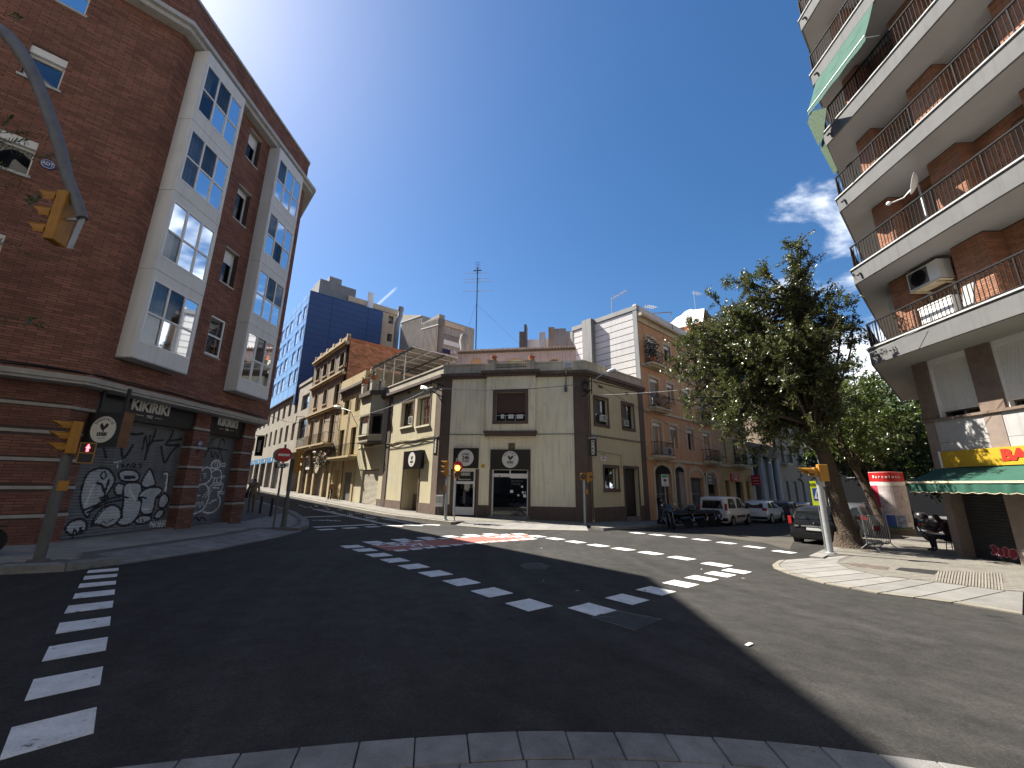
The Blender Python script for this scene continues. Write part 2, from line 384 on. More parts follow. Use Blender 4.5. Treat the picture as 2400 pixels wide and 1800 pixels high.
# ------------------------------------------------------------------ palette
def asphalt_mat():
 """dark aggregate with mottled wear, pale stone specks, oil spots, hairline cracks and faint turning-lane arcs"""
 m = bpy.data.materials.new('asphalt'); m.use_nodes = True; t = m.node_tree; b = t.nodes['Principled BSDF']; b.inputs['Roughness'].default_value = .9; b.inputs['Specular IOR Level'].default_value = .25
 co = nd(t, 'ShaderNodeTexCoord').outputs['Object']
 def noise(sc, det=5, ro=.6, vec=None): n = nd(t, 'ShaderNodeTexNoise'); n.inputs['Scale'].default_value = sc; n.inputs['Detail'].default_value = det; n.inputs['Roughness'].default_value = ro; t.links.new(vec or co, n.inputs['Vector']); return n.outputs['Fac']
 def rng_(v, a, b_, c, d): n = nd(t, 'ShaderNodeMapRange'); [setattr(n.inputs[k], 'default_value', x) for k, x in (('From Min', a), ('From Max', b_), ('To Min', c), ('To Max', d))]; t.links.new(v, n.inputs['Value']); return n.outputs['Result']
 k = rng_(noise(.35), .35, .65, .82, 1.16); k = mth('MULTIPLY', k, rng_(noise(3.2, 6, .7), .3, .7, .66, 1.34), t); k = mth('MULTIPLY', k, rng_(noise(45, 3, .7), .3, .7, .6, 1.4), t)
 vo = nd(t, 'ShaderNodeTexVoronoi'); vo.inputs['Scale'].default_value = 55; t.links.new(co, vo.inputs['Vector']); k = mth('ADD', k, rng_(vo.outputs['Distance'], .0, .22, .8, .0), t)
 mp2 = nd(t, 'ShaderNodeMapping'); mp2.inputs['Location'].default_value = ROADC; t.links.new(co, mp2.inputs['Vector']); ln = nd(t, 'ShaderNodeVectorMath', operation='LENGTH'); t.links.new(mp2.outputs['Vector'], ln.inputs[0]); cx = nd(t, 'ShaderNodeCombineXYZ'); t.links.new(ln.outputs['Value'], cx.inputs[0]); k = mth('MULTIPLY', k, rng_(noise(1.7, 5, .6, cx.outputs[0]), .35, .65, .78, 1.2), t)
 k = mth('MULTIPLY', k, rng_(noise(1.1, 3, .5), .70, .76, 1.0, .55), t)
 v2 = nd(t, 'ShaderNodeTexVoronoi', feature='DISTANCE_TO_EDGE'); v2.inputs['Scale'].default_value = .22; ds = nd(t, 'ShaderNodeVectorMath', operation='ADD'); sc_ = nd(t, 'ShaderNodeVectorMath', operation='SCALE'); n9 = nd(t, 'ShaderNodeTexNoise'); n9.inputs['Scale'].default_value = 1.4; n9.inputs['Detail'].default_value = 6; t.links.new(co, n9.inputs['Vector']); t.links.new(n9.outputs['Color'], sc_.inputs[0]); sc_.inputs['Scale'].default_value = 1.6; t.links.new(co, ds.inputs[0]); t.links.new(sc_.outputs[0], ds.inputs[1]); t.links.new(ds.outputs[0], v2.inputs['Vector'])
 cr = mth('MULTIPLY', rng_(v2.outputs['Distance'], .0, .004, 1, 0), rng_(noise(.3), .52, .56, 0, .55), t); k = mth('MULTIPLY', k, mth('SUBTRACT', 1.0, cr, t), t)
 mx = nd(t, 'ShaderNodeMix', data_type='RGBA', blend_type='MULTIPLY'); mx.inputs['Factor'].default_value = 1; mx.inputs['A'].default_value = (.031, .0295, .027, 1); cc_ = nd(t, 'ShaderNodeCombineColor'); [t.links.new(k, cc_.inputs[i]) for i in range(3)]; t.links.new(cc_.outputs[0], mx.inputs['B']); t.links.new(mx.outputs['Result'], b.inputs['Base Color'])
 bp = nd(t, 'ShaderNodeBump'); bp.inputs['Strength'].default_value = .6; bp.inputs['Distance'].default_value = .012; t.links.new(noise(120, 4, .7), bp.inputs['Height']); t.links.new(bp.outputs['Normal'], b.inputs['Normal']); return m
ROADC = (-14.0, 88.0, 0)
asphalt = asphalt_mat()
asphalt_old = mat('asphalt_worn', (.09, .082, .068), .93, .3, .9, .4, 140, spec=.2, col2=(.055, .05, .044), fine=.35)
paintw = mat('road_paint_white', (.70, .70, .68), .75, .25, 5, .35, 120, col2=(.50, .50, .485), fine=.3, chips=((.085, .083, .08), .60, .68, 9))
paintr = mat('road_paint_red', (.36, .12, .09), .85, .2, 5, .25, 120, col2=(.28, .10, .08), fine=.25, chips=((.07, .055, .05), .58, .68, 6))
granite = mat('granite_slab', (.22, .21, .195), .85, .2, 2.2, .35, 90, col2=(.15, .145, .135), rnd=.16, fine=.28, chips=((.16, .15, .14), .63, .72, 4))
granite_d = mat('granite_dark', (.24, .235, .225), .85, .2, 4, .4, 90, col2=(.13, .127, .12), rnd=.14, fine=.3, chips=((.10, .095, .09), .62, .70, 5))
kerbm = mat('kerb_stone', (.23, .21, .17), .85, .2, 3, .3, 120, col2=(.16, .145, .12), rnd=.1, fine=.2)
tilem = mat('pavement_tile', (.19, .175, .148), .88, .2, 1.2, .3, 90, col2=(.125, .118, .10), rnd=.09, fine=.2)
tiled = mat('pavement_tile_grey', (.30, .285, .26), .88, .2, 1.2, .3, 90, col2=(.21, .20, .185), rnd=.10, fine=.2)
bedm = mat('mortar_bed', (.11, .10, .09), .95, .2, 6, .3, 80)
irond = mat('cast_iron', (.055, .053, .05), .6, .3, 8, .4, 60, metal=.6)
rustcov = mat('rusty_cover', (.11, .085, .07), .8, .3, 9, .4, 60)
brickr = mat('brick_red', (.235, .108, .076), .9, .25, 1.3, .35, 70, rnd=.24, fine=.2)
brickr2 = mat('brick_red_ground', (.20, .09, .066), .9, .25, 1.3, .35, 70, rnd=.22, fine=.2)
bricko = mat('brick_orange', (.30, .14, .08), .88, .25, 1.1, .35, 70, rnd=.2, fine=.2)
mortar = mat('mortar_dark', (.075, .052, .044), .95, .3, 9, .3, 60)
concl = mat('concrete_light', (.46, .46, .45), .85, .15, 1.2, .15, 50, streak=.35, fine=.1)
concw = mat('panel_white', (.66, .66, .64), .6, .1, .9, .06, 40, streak=.3, streakcol=(.4, .4, .38))
alum = mat('aluminium_white', (.72, .72, .72), .45, .08, 2)
blackm = mat('black_paint', (.012, .012, .013), .5, .2, 3)
signblack = mat('sign_black', (.006, .006, .007), .35, .2, 2)
offw = mat('sign_white', (.62, .61, .56), .6, .1, 4)
steelg = mat('galvanised_steel', (.33, .345, .36), .5, .2, 5, .1, 60, metal=.4, streak=.3)
poleg = mat('pole_dark_grey', (.105, .105, .10), .6, .25, 6, .1, 60, streak=.35)
sigy = mat('signal_yellow', (.36, .165, .018), .6, .2, 5, .1, 40, streak=.45, streakcol=(.16, .08, .02), fine=.12)
lensd = mat('lens_dark', (.03, .015, .012), .25, .2, 4, spec=.6)
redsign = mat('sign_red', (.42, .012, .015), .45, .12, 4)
interior = mat('dark_room', (.012, .012, .012), .95, .2, 2)
shutm = mat('shutter_steel', (.16, .162, .165), .55, .25, 2, .1, 60, metal=.25, streak=.5)
gr_fill = mat('graffiti_silver', (.42, .43, .44), .5, .25, 4, streak=.25)
gr_blk = mat('graffiti_black', (.012, .012, .013), .6, .2, 4)
gr_wht = mat('graffiti_white', (.62, .62, .60), .6, .2, 4)
woodb = mat('sign_side_brown', (.17, .075, .03), .6, .25, 4)
bandm = mat('concrete_band', (.36, .34, .31), .85, .2, 5, .2, 70)
darkgl = glass('window_glass', (.4, .43, .46), .02)
skygl = glass('window_glass_sky', (.55, .6, .66), .06)
curt = mat('curtain_white', (.55, .56, .56), .9, .15, 1.5)
curt2 = mat('curtain_beige', (.50, .47, .38), .9, .2, 1.5)
# ------------------------------------------------------------------ ground
def clip_k(poly, side):                       # part of a plan polygon on one side of the gradient change
 o = []; f = lambda p: (DL.x * p[0] + DL.y * p[1] - GK) * side
 for a, b in zip(poly, poly[1:] + poly[:1]):
  fa, fb = f(a), f(b)
  if fa >= 0: o.append(a)
  if (fa >= 0) != (fb >= 0): t = fa / (fa - fb); o.append((a[0] + (b[0] - a[0]) * t, a[1] + (b[1] - a[1]) * t))
 return o
mb = MB()
for sd in (-1, 1): mb.poly([(x, y, gz(x, y)) for x, y in clip_k([(-220, -60), (220, -60), (220, 260), (-220, 260)], sd)])
road = struct('road', mb, asphalt, 'dark asphalt road surface of the street crossing')
def xy(px, py, dz=0): p = G(px, py, dz); return (p.x, p.y)
def paving(par, poly, dr, size, h, m, near_n=0, gap=.008, maxd=30, thick=.006, name='tile', skip=()):
 """square paving tiles with open joints inside a polygon [(x,y)]"""
 ux = Vector((dr[0], dr[1])).normalized(); uy = Vector((-ux.y, ux.x)); sx, sy = size
 A = np.array([[p[0] * ux.x + p[1] * ux.y, p[0] * uy.x + p[1] * uy.y] for p in poly]); lo = A.min(0); hi = A.max(0)
 I = np.arange(math.floor(lo[0] / sx), math.ceil(hi[0] / sx) + 1); J = np.arange(math.floor(lo[1] / sy), math.ceil(hi[1] / sy) + 1)
 gi, gj = np.meshgrid(I, J); C = np.stack([(gi.ravel() + .5) * sx, (gj.ravel() + .5) * sy], 1)
 ok = inside(C, A)
 for k in (-.42, .42):
  for l in (-.42, .42): ok &= inside(C + [k * sx, l * sy], A)
 C = C[ok]; W = np.stack([C[:, 0] * ux.x + C[:, 1] * uy.x, C[:, 0] * ux.y + C[:, 1] * uy.y], 1)
 W = W[(np.hypot(W[:, 0], W[:, 1]) < maxd) & (W[:, 1] > -.5)]
 for s_ in skip: W = W[~inside(W, s_)]
 W = W[np.argsort(np.hypot(W[:, 0], W[:, 1]))]
 a, b = sx / 2 - gap / 2, sy / 2 - gap / 2
 def corners(x, y, org):
  o = []
  for zz in (h - .004, h + thick):
   for p, q in ((-a, -b), (a, -b), (a, b), (-a, b)):
    X, Y = x + ux.x * p + uy.x * q, y + ux.y * p + uy.y * q; o.append((X - org[0], Y - org[1], gz(X, Y) + zz - org[2]))
  return o
 base = None
 for x, y in W[:near_n]:
  c = (x, y, gz(x, y) + h)
  if base is None: q = MB(); q.hexa(corners(x, y, c), skip=(0,)); base = q.mesh(name, m)
  o = bpy.data.objects.new(name, base); COL.objects.link(o); o.parent = par; o.location = Vector(c) - ORG[par]; ORG[o] = ORG[par]
 q = MB()
 for x, y in W[near_n:]: q.hexa(corners(x, y, (0, 0, 0)), skip=(0,))
 if q.f: o = q.build(name + 's', m, par, fix=False); o['kind'] = 'stuff'
def gslab(outline, h, h0=-.3):
 mb = MB()
 for sd in (-1, 1):
  c = clip_k([tuple(p) for p in outline], sd)
  if len(c) > 2: mb.slab(c, lambda x, y: gz(x, y) + h0, lambda x, y: gz(x, y) + h)
 return mb
def ramp_band(par, inner, outer, h_in, h_out, m, kerb_m, seg=.9, kw=.2, name='slab', gap=.012):
 """flared granite band from the pavement edge down to the road: slabs + outer kerb stones"""
 n = 0; P = []
 for (a, b), (c, e) in zip(zip(inner, inner[1:]), zip(outer, outer[1:])):
  a, b, c, e = map(Vector, (a, b, c, e)); k = max(1, round(((b - a).length + (e - c).length) / 2 / seg))
  for i in range(k): P.append((a.lerp(b, i / k), a.lerp(b, (i + 1) / k), c.lerp(e, i / k), c.lerp(e, (i + 1) / k)))
 for a, b, c, e in P:
  da = (c - a).normalized(); db = (e - b).normalized(); k0 = c - da * kw; k1 = e - db * kw
  g = (b - a).normalized() * gap / 2; g2 = (e - c).normalized() * gap / 2
  def blk(p, q, r, s_, h1, h2, mm, nm):
   z = lambda v, hh: (v.x, v.y, gz(v.x, v.y) + hh)
   o = MB().hexa([z(p, -.1), z(q, -.1), z(r, -.1), z(s_, -.1), z(p, h1), z(q, h1), z(r, h2), z(s_, h2)]); o = o.build(nm, mm, par)
  blk(a + g, b - g, k1 - g2 - db * gap, k0 + g2 - da * gap, h_in, h_out, m, name)
  blk(k0 + g2, k1 - g2, e - g2, c + g2, h_out + .002, h_out - .004, kerb_m, 'kerb_stone')
# --- pavement by the brick block
Lo = [(-11.87 + DL.x * 70, 23.3 + DL.y * 70), (-11.87, 23.3), (-8.77, 18.48), (-7.7, 16.3), (-7.40, 14.95), (-8.4, 14.35), (-8.15, 12.8), (-8.15, 10.3), (-8.3, 8.65), (-7.45, 8.3), (-7.67, 7.55), (-8.38, 7.12), (-45, -27), (-70, -10), (-75, 73)]
paveL = struct('pavement_corner', gslab(Lo, .112), bedm, 'pavement round the brick corner block')
ramp_band(paveL, [(-8.4, 14.35), (-8.15, 12.8), (-8.15, 10.3), (-8.3, 8.65)], [(-7.30, 14.95), (-7.09, 13.1), (-7.06, 10.33), (-7.42, 8.25)], .112, .03, granite_d, granite_d)
kl = [(-11.87 + DL.x * 70, 23.3 + DL.y * 70), (-11.87, 23.3), (-8.77, 18.48), (-7.7, 16.3), (-7.40, 14.95)]
def kerb_line(par, pts, h, wd=.28, m=kerbm, seg=1.0, side=1, maxd=60):
 for a, b in zip(pts, pts[1:]):
  a, b = Vector(a), Vector(b); k = max(1, round((b - a).length / seg)); t = (b - a).normalized(); n_ = Vector((-t.y, t.x)) * side
  for i in range(k):
   p = a.lerp(b, i / k) + t * .006; q = a.lerp(b, (i + 1) / k) - t * .006
   if p.length > maxd or p.y < -1: continue
   z = lambda v, hh: (v.x, v.y, gz(v.x, v.y) + hh)
   pi, qi = p + n_ * wd, q + n_ * wd; ou = -n_ * .012
   MB().hexa([z(p + ou, -.1), z(q + ou, -.1), z(qi, -.1), z(pi, -.1), z(p + ou, h), z(q + ou, h), z(qi, h), z(pi, h)]).build('kerb_stone', m, par)
kerb_line(paveL, kl, .122, m=granite_d, side=-1)
kerb_line(paveL, [(-7.45, 8.3), (-7.67, 7.55), (-8.38, 7.12), (-20, -3.6)], .122, m=granite_d, side=-1)
paving(paveL, [(-10.6, 16.8), (-12.2, 23.2), (-9.1, 18.4), (-8.1, 16.2), (-7.75, 15.1), (-8.65, 14.5), (-8.45, 12.8), (-8.45, 10.3), (-8.6, 8.8), (-7.9, 8.2), (-8.0, 7.85), (-8.6, 7.45), (-20, -3.0), (-21, -1.0), (-10.9, 9), (-10.7, 16.8)], (0.045, 1), (.2, .2), .112, tiled, 140, maxd=26, gap=.016)
# --- pavement in front of the cream corner building
zc1 = Z(820, 1000, 6.9125); zc2 = Z(1040, 1040, 6.144); zc3 = Z(1340, 1040, 7.54)
C0, C1 = (-4.46, 25.41), (4.47, 23.96); CL = (C0[0] + DL.x * 13.6, C0[1] + DL.y * 13.6); CR = (C1[0] + DR.x * 6.5, C1[1] + DR.y * 6.5)
ka = [xy(*zc1(0, 1340)), xy(*zc1(750, 1475)), xy(*zc1(1640, 1588))]
kr = [xy(*zc3(560, 1538)), xy(*zc3(1500, 1478))]
ka0 = (ka[0][0] + DL.x * 70, ka[0][1] + DL.y * 70); kr2 = (kr[1][0] + DR.x * 80, kr[1][1] + DR.y * 80)
nA = xy(*zc2(310, 1118), .1); nB = xy(*zc3(250, 1440), .1)
oA = xy(*zc2(160, 1180)); oM = xy(*zc2(820, 1238)); oB = xy(*zc3(300, 1545))
Co = [ka0, ka[0], ka[1], ka[2], nA, nB, kr[0], kr[1], kr2, (80, 130), (-20, 130), (-60, 110)]
paveC = struct('pavement_far_corner', gslab(Co, .112), bedm, 'sunlit pavement under the cream corner building')
nM = ((nA[0] + nB[0]) / 2 , (nA[1] + nB[1]) / 2)
ramp_band(paveC, [nB, nM, nA], [oB, oM, oA], .112, .025, granite, kerbm)
kerb_line(paveC, [ka0, ka[0], ka[1], ka[2]], .122, side=1)
kerb_line(paveC, [kr[0], kr[1], kr2], .122, side=1, m=granite_d)
paving(paveC, [ (C0[0] + DL.x * 45, C0[1] + DL.y * 45), C0, C1, (C1[0] + DR.x * 36, C1[1] + DR.y * 36), (kr[1][0] + DR.x * 36, kr[1][1] + DR.y * 36 + .4), (kr[0][0], kr[0][1] + .45), (nB[0], nB[1] + .1), (nA[0], nA[1] + .1), (ka[2][0] , ka[2][1] + .4), (ka[1][0] + .1, ka[1][1] + .5), (ka[0][0] + DL.x * 40, ka[0][1] + DL.y * 40 + .4)], (C1[0] - C0[0], C1[1] - C0[1]), (.4, .4), .112, tilem, 120, maxd=52)
# --- pavement on the tree corner (near right)
zr = Z(1750, 1100, 3.4031)
rk = [zr(2212, 1165), zr(1640, 1070), zr(1050, 995), zr(620, 915), zr(340, 840), zr(215, 790), zr(205, 765), zr(260, 730), zr(440, 690), zr(500, 680)]
ro = [xy(*p) for p in rk]
ri = [zr(2212, 985), zr(2070, 975), zr(1500, 905), zr(1100, 860), zr(820, 800), zr(720, 750), zr(735, 722), zr(810, 690), zr(500, 692), zr(490, 675)]
rin = [xy(*p, .1) for p in ri]
rb0 = (rin[-1][0], rin[-1][1]); street_far = (rb0[0] + .70 * 90, rb0[1] + .714 * 90)
Ro = [(rin[0][0] + 14, rin[0][1] - 9), rin[0], *rin[1:8], xy(*zr(500, 690), .12), street_far, (140, 60), (60, -10)]
paveR = struct('pavement_tree_corner', gslab(Ro, .112), bedm, 'sunlit rounded pavement corner under the street tree')
ramp_band(paveR, rin[7::-1], ro[7::-1], .112, .025, granite, kerbm, seg=.5, kw=.22, gap=.03)
ramp_band(paveR, [rin[0], (rin[0][0] + 5, rin[0][1] - 3.2)], [ro[0], (ro[0][0] + 5, ro[0][1] - 3.2)], .112, .025, granite, kerbm, seg=.5, kw=.22, gap=.03)
kerb_line(paveR, [xy(*zr(500, 690), .12), street_far], .122, side=-1, m=granite, seg=1.2, wd=.32)
pc = xy(*zr(500, 690), .12)
rib0 = [xy(*zr(x, y), .11) for x, y in ((1520, 815), (1500, 895), (2060, 970), (2035, 830))]
cov1 = [xy(*zr(x, y), .11) for x, y in ((810, 758), (830, 770), (1110, 805), (1140, 782), (860, 752))]
cov2 = [xy(*zr(x, y), .11) for x, y in ((1180, 805), (1230, 785), (1530, 810), (1500, 845))]
paving(paveR, [(rin[0][0] + 8, rin[0][1] - 4.5), *rin[0:8], (pc[0] + .35, pc[1] + .2), (pc[0] + .70 * 22 + .35, pc[1] + .714 * 22), (24, 24), (14.6, 13.6), (15, 5)], (0.04, 1), (.2, .2), .112, tilem, 300, maxd=26, skip=[rib0, cov1, cov2], gap=.018)
q = MB()                                        # tactile strip of ribs
a, b, c, e = [Vector(p) for p in rib0]
nr = 22
for i in range(nr):
 p = a.lerp(e, (i + .2) / nr); p2 = a.lerp(e, (i + .75) / nr); s0 = b.lerp(c, (i + .2) / nr); s1 = b.lerp(c, (i + .75) / nr)
 z = lambda v, hh: (v.x, v.y, gz(v.x, v.y) + hh)
 o = MB().hexa([z(s0, .1), z(s1, .1), z(p2, .1), z(p, .1), z(s0, .122), z(s1, .122), z(p2, .122), z(p, .122)]).build('rib_tile', kerbm, paveR)
for k, (cv, m_) in enumerate(((cov1, rustcov), (cov2, irond))):
 mb = MB().slab(cv, lambda x, y: gz(x, y) + .10, lambda x, y: gz(x, y) + .119)
 tag(mb.build('utility_cover', m_), ['rusty flat utility cover set in the tree corner pavement', 'dark ribbed iron grating cover in the tree corner pavement'][k], 'cover')
# --- near pavement: row of kerb stones and slabs at the camera's feet
zn = Z(600, 1450, 1.2289)
no = [xy(*p, .02) for p in ((-150, 1880), (150, 1812), zn(0, 381), zn(330, 350), zn(665, 327), zn(890, 322), zn(1220, 332), zn(1570, 362), zn(1990, 415), (2350, 1810), (2560, 1850))]
nin = []
for i, p in enumerate(no):
 p = Vector(p); a = Vector(no[max(i - 1, 0)]); b = Vector(no[min(i + 1, len(no) - 1)]); t = (b - a).normalized(); nin.append(p - Vector((-t.y, t.x)) * .30)
mb = gslab([tuple(p) for p in nin] + [(9, -6), (-9, -6)], .012); paveN = struct('pavement_near', mb, bedm, 'pavement slabs along the near kerb in shade')
sm = smooth_pts([tuple(p) for p in no], n=6); si = smooth_pts([tuple(p) for p in nin], n=6)
acc = [0]
for p, q in zip(sm, sm[1:]): acc.append(acc[-1] + math.dist(p, q))
def at_len(P, s_):
 for k in range(len(acc) - 1):
  if acc[k + 1] >= s_: t = (s_ - acc[k]) / (acc[k + 1] - acc[k]); return Vector(P[k]).lerp(Vector(P[k + 1]), t)
 return Vector(P[-1])
s_ = 0; r_ = random.Random(3)
while s_ < acc[-1] - .4:
 l = .335 + r_.uniform(-.02, .02); a, b = at_len(sm, s_ + .004), at_len(sm, s_ + l - .004); c, e = at_len(si, s_ + l - .004), at_len(si, s_ + .004)
 a, b, c, e = [v.lerp((a + b + c + e) / 4, .0) for v in (a, b, c, e)]
 j = r_.uniform(0, .006); z = lambda v, hh: (v.x, v.y, gz(v.x, v.y) + hh)
 o = MB().hexa([z(e, -.1), z(c, -.1), z(b, -.1), z(a, -.1), z(e, .02 + j), z(c, .02 + j), z(b, .016 + j), z(a, .016 + j)]).build('kerb_stone', granite_d, paveN)
 bv = o.modifiers.new('b', 'BEVEL'); bv.width = .006; bv.segments = 1
 s_ += l
s_ = .1
while s_ < acc[-1] - .6:
 l = .42; a, b = at_len(si, s_ + .006), at_len(si, s_ + l - .006); dn = Vector((0, -.6))
 c, e = b + dn + Vector((b.x * .02, 0)), a + dn + Vector((a.x * .02, 0)); a = a + Vector((0, -.012)); b = b + Vector((0, -.012))
 MB().hexa([z(e, -.1), z(c, -.1), z(b, -.1), z(a, -.1), z(e, .022), z(c, .022), z(b, .02), z(a, .02)]).build('slab', granite_d, paveN); s_ += l
# ------------------------------------------------------------------ road markings (each a child of the road)
def mark(pts, m=paintw, name='road_marking', h=.004, th=.003):
 return MB().slab(pts, lambda x, y: gz(x, y) + .001, lambda x, y: gz(x, y) + h).build(name, m, road)
def D(x, y): return xy(x * 1.08499, y * 1.08499)      # overview picture coordinates
def quadpx(zf, pts, **k): return mark([xy(*zf(*p)) for p in pts], **k)
zz = Z(0, 1280, 2.765)                                  # zebra bars
Rr = [(770, 142), (762, 180), (752, 225), (745, 282), (735, 355), (718, 457), (699, 590), (668, 782), (627, 1045)]
Ll = [(575, 158), (548, 195), (518, 245), (487, 308), (443, 388), (385, 500), (318, 652), (217, 866), (75, 1178)]
Rb = [(766, 160), (757, 198), (750, 248), (742, 314), (728, 398), (711, 515), (685, 677), (648, 900), (605, 1215)]
Lb = [(562, 176), (538, 219), (505, 272), (470, 343), (415, 438), (358, 571), (270, 750), (158, 1006), (-8, 1392)]
for a, b, c, e in zip(Ll, Rr, Rb, Lb): quadpx(zz, (e, c, b, a), name='zebra_bar')
def dash(c, d1, s1=.5, s2=.5, m=paintw, name='dash_marking'):
 c = Vector(c); u = Vector(d1).normalized() * s1 / 2; v = Vector((-u.y, u.x)).normalized() * s2 / 2
 mark([tuple(c - u - v), tuple(c + u - v), tuple(c + u + v), tuple(c - u + v)], m, name)
def dash_row(pts, s1=.5, s2=.5):
 P = [Vector(p) for p in pts]; d1 = P[-1] - P[0]
 for p in P: dash(p, d1, s1, s2)
za = Z(700, 1150, 4.0218); zb = Z(1200, 1200, 3.4031)
XA = lambda l: [xy(*za(*p)) for p in l]; XB = lambda l: [xy(*zb(*p)) for p in l]
dash_row(XA([(507, 527), (625, 560), (757, 606), (907, 656), (1085, 714), (1290, 781), (1535, 860), (1820, 957)]) + XB([(135, 740)]))
dash_row(XB([(640, 776), (918, 695), (1148, 628), (1345, 573), (1512, 531), (1660, 497), (1790, 472)]))
dash_row(XB([(200, 194), (345, 214), (507, 239), (687, 267), (886, 296), (1106, 328), (1352, 368), (1632, 420)]), .6, .5)
dash_row(XB([(1000, 168), (1157, 183), (1324, 199), (1510, 221), (1711, 247), (1932, 280), (2170, 318)]), .6, .5)
dash_row(XA([(707, 487), (967, 464), (1205, 446), (1425, 433), (1630, 420), (1810, 412), (2080, 410)]))
dash_row(XA([(745, 505), (872, 494), (1000, 482), (1125, 472), (1240, 461), (1358, 451)]), .35, .25)
dash_row(XA([(1570, 437), (1670, 430), (1770, 425), (1950, 413)]), .35, .25)
dash_row(XA([(962, 563), (1105, 550), (1240, 537), (1370, 523), (1492, 511), (1608, 499), (1722, 489), (1827, 480), (1930, 473), (2030, 467), (2125, 460), (2200, 455)]), .35, .25)
mark([xy(*za(*p)) for p in ((680, 515), (850, 568), (1560, 505), (2212, 462), (2212, 420), (1880, 412), (1600, 435), (1230, 468))], paintr, 'bike_lane_patch', h=.0025)
dash_row(XA([(262, 366), (487, 352), (697, 340)]), .6, .35)
for p in ((885, 330), (1075, 326), (1240, 322)): dash(xy(*za(*p)), (1, -.05), .9, .35)
for a, b, wd in (((145, 345), (720, 318), .3), ((0, 252), (410, 237), .28), ((780, 262), (1075, 312), .14), ((700, 295), (860, 318), .14), ((130, 172), (820, 318), .14), ((170, 172), (735, 290), .10)):
 A_, B_ = Vector(xy(*za(*a))), Vector(xy(*za(*b))); dash((A_ + B_) / 2, B_ - A_, (B_ - A_).length, wd, name='line_marking')
for p in ((390, 183), (560, 216), (700, 250), (870, 267), (110, 155), (60, 155), (20, 140), (250, 153), (330, 200), (240, 180)): dash(xy(*za(*p)), DL, .9, .10)
def bike_symbol(c, dr, s):
 """white painted bicycle: two wheels, frame, handlebar"""
 c = Vector(c); u = Vector(dr).normalized(); v = Vector((-u.y, u.x)); mb = MB()
 P = lambda a, b: (lambda q: (q.x, q.y, gz(q.x, q.y) + .0065))(c + u * a * s + v * b * s)
 def ring(a, b, r, w_):
  k = 18
  for i in range(k):
   t0, t1 = 2 * math.pi * i / k, 2 * math.pi * (i + 1) / k
   mb.poly([P(a + r * math.cos(t0), b + r * math.sin(t0)), P(a + r * math.cos(t1), b + r * math.sin(t1)), P(a + (r - w_) * math.cos(t1), b + (r - w_) * math.sin(t1)), P(a + (r - w_) * math.cos(t0), b + (r - w_) * math.sin(t0))])
 def ln(a, b, w_=.09):
  a, b = Vector(a), Vector(b); t = (b - a).normalized(); n_ = Vector((-t.y, t.x)) * w_ / 2
  mb.poly([P(*(a - n_)), P(*(b - n_)), P(*(b + n_)), P(*(a + n_))])
 ring(-.62, 0, .42, .09); ring(.62, 0, .42, .09)
 for a, b in (((-.62, 0), (-.2, .62)), ((-.2, .62), (.42, .62)), ((.42, .62), (0, 0)), ((0, 0), (-.62, 0)), ((0, 0), (-.2, .62)), ((.62, 0), (.36, .86)), ((.36, .86), (.6, .9)), ((-.34, .74), (-.06, .74))): ln(a, b)
 mb.build('bicycle_marking', paintw, road)
bike_symbol(xy(*za(1005, 520)), (1, .06), .78); bike_symbol(xy(*za(1990, 440)), (1, .06), .85); bike_symbol(xy(*za(265, 283)), (1, .02), .62); bike_symbol(xy(*za(690, 262)), DL, .5)
# patches, covers and litter on the asphalt
mark([xy(*zb(*p)) for p in ((640, 838), (810, 780), (1200, 860), (985, 945))], irond, 'telecom_cover', h=.004)
for k in range(3):
 pa = [(700, 835), (1190, 856)] if k == 0 else ([(640, 838), (985, 945)] if k == 1 else [(810, 780), (1200, 860)])
 A_, B_ = [Vector(xy(*zb(*p))) for p in pa]; dash((A_ + B_) / 2, B_ - A_, (B_ - A_).length, .02, m=granite_d, name='cover_joint')
mark([xy(*zb(*p)) for p in ((60, 430), (100, 405), (230, 402), (305, 430), (270, 455), (110, 455))], irond, 'manhole_cover', h=.0035)
mark([xy(*zb(*p)) for p in ((1480, 175), (2260, 205), (2212, 300), (2010, 245), (1700, 205))] , asphalt_old, 'asphalt_patch', h=.002)
rs = random.Random(5)
LIT = ['near the end of the red bike lane in sun', 'on shaded asphalt left of the telecom cover', 'on shaded asphalt beside the round manhole', 'by the last two sunlit road dashes', 'close to the far kerb of the cream building', 'between the road dashes and the tree corner', 'largest of all, just beyond the shadow edge', 'among the sunlit dashes before the motorbikes']
for p in ((235, 292), (520, 633), (250, 550), (1512, 459), (770, 167), (1850, 532), (1890, 1064), (745, 285)):
 c = Vector(xy(*zb(*p))); a = rs.uniform(0, 3); l = rs.uniform(.02, .045) if p[0] != 1890 else .075
 u = Vector((math.cos(a), math.sin(a))) * l; v = Vector((-u.y, u.x)) * .35
 q = MB(); z0 = gz(c.x, c.y) + .004; pts = [c - u - v, c + u - v * .6, c + u * .8 + v, c - u * .9 + v * .7]
 q.poly([(p_.x, p_.y, z0 + rs.uniform(0, .012)) for p_ in pts]);
 tag(q.build('litter_scrap', offw), 'white paper scrap lying ' + LIT.pop(0), 'litter', 'paper scraps on the road')
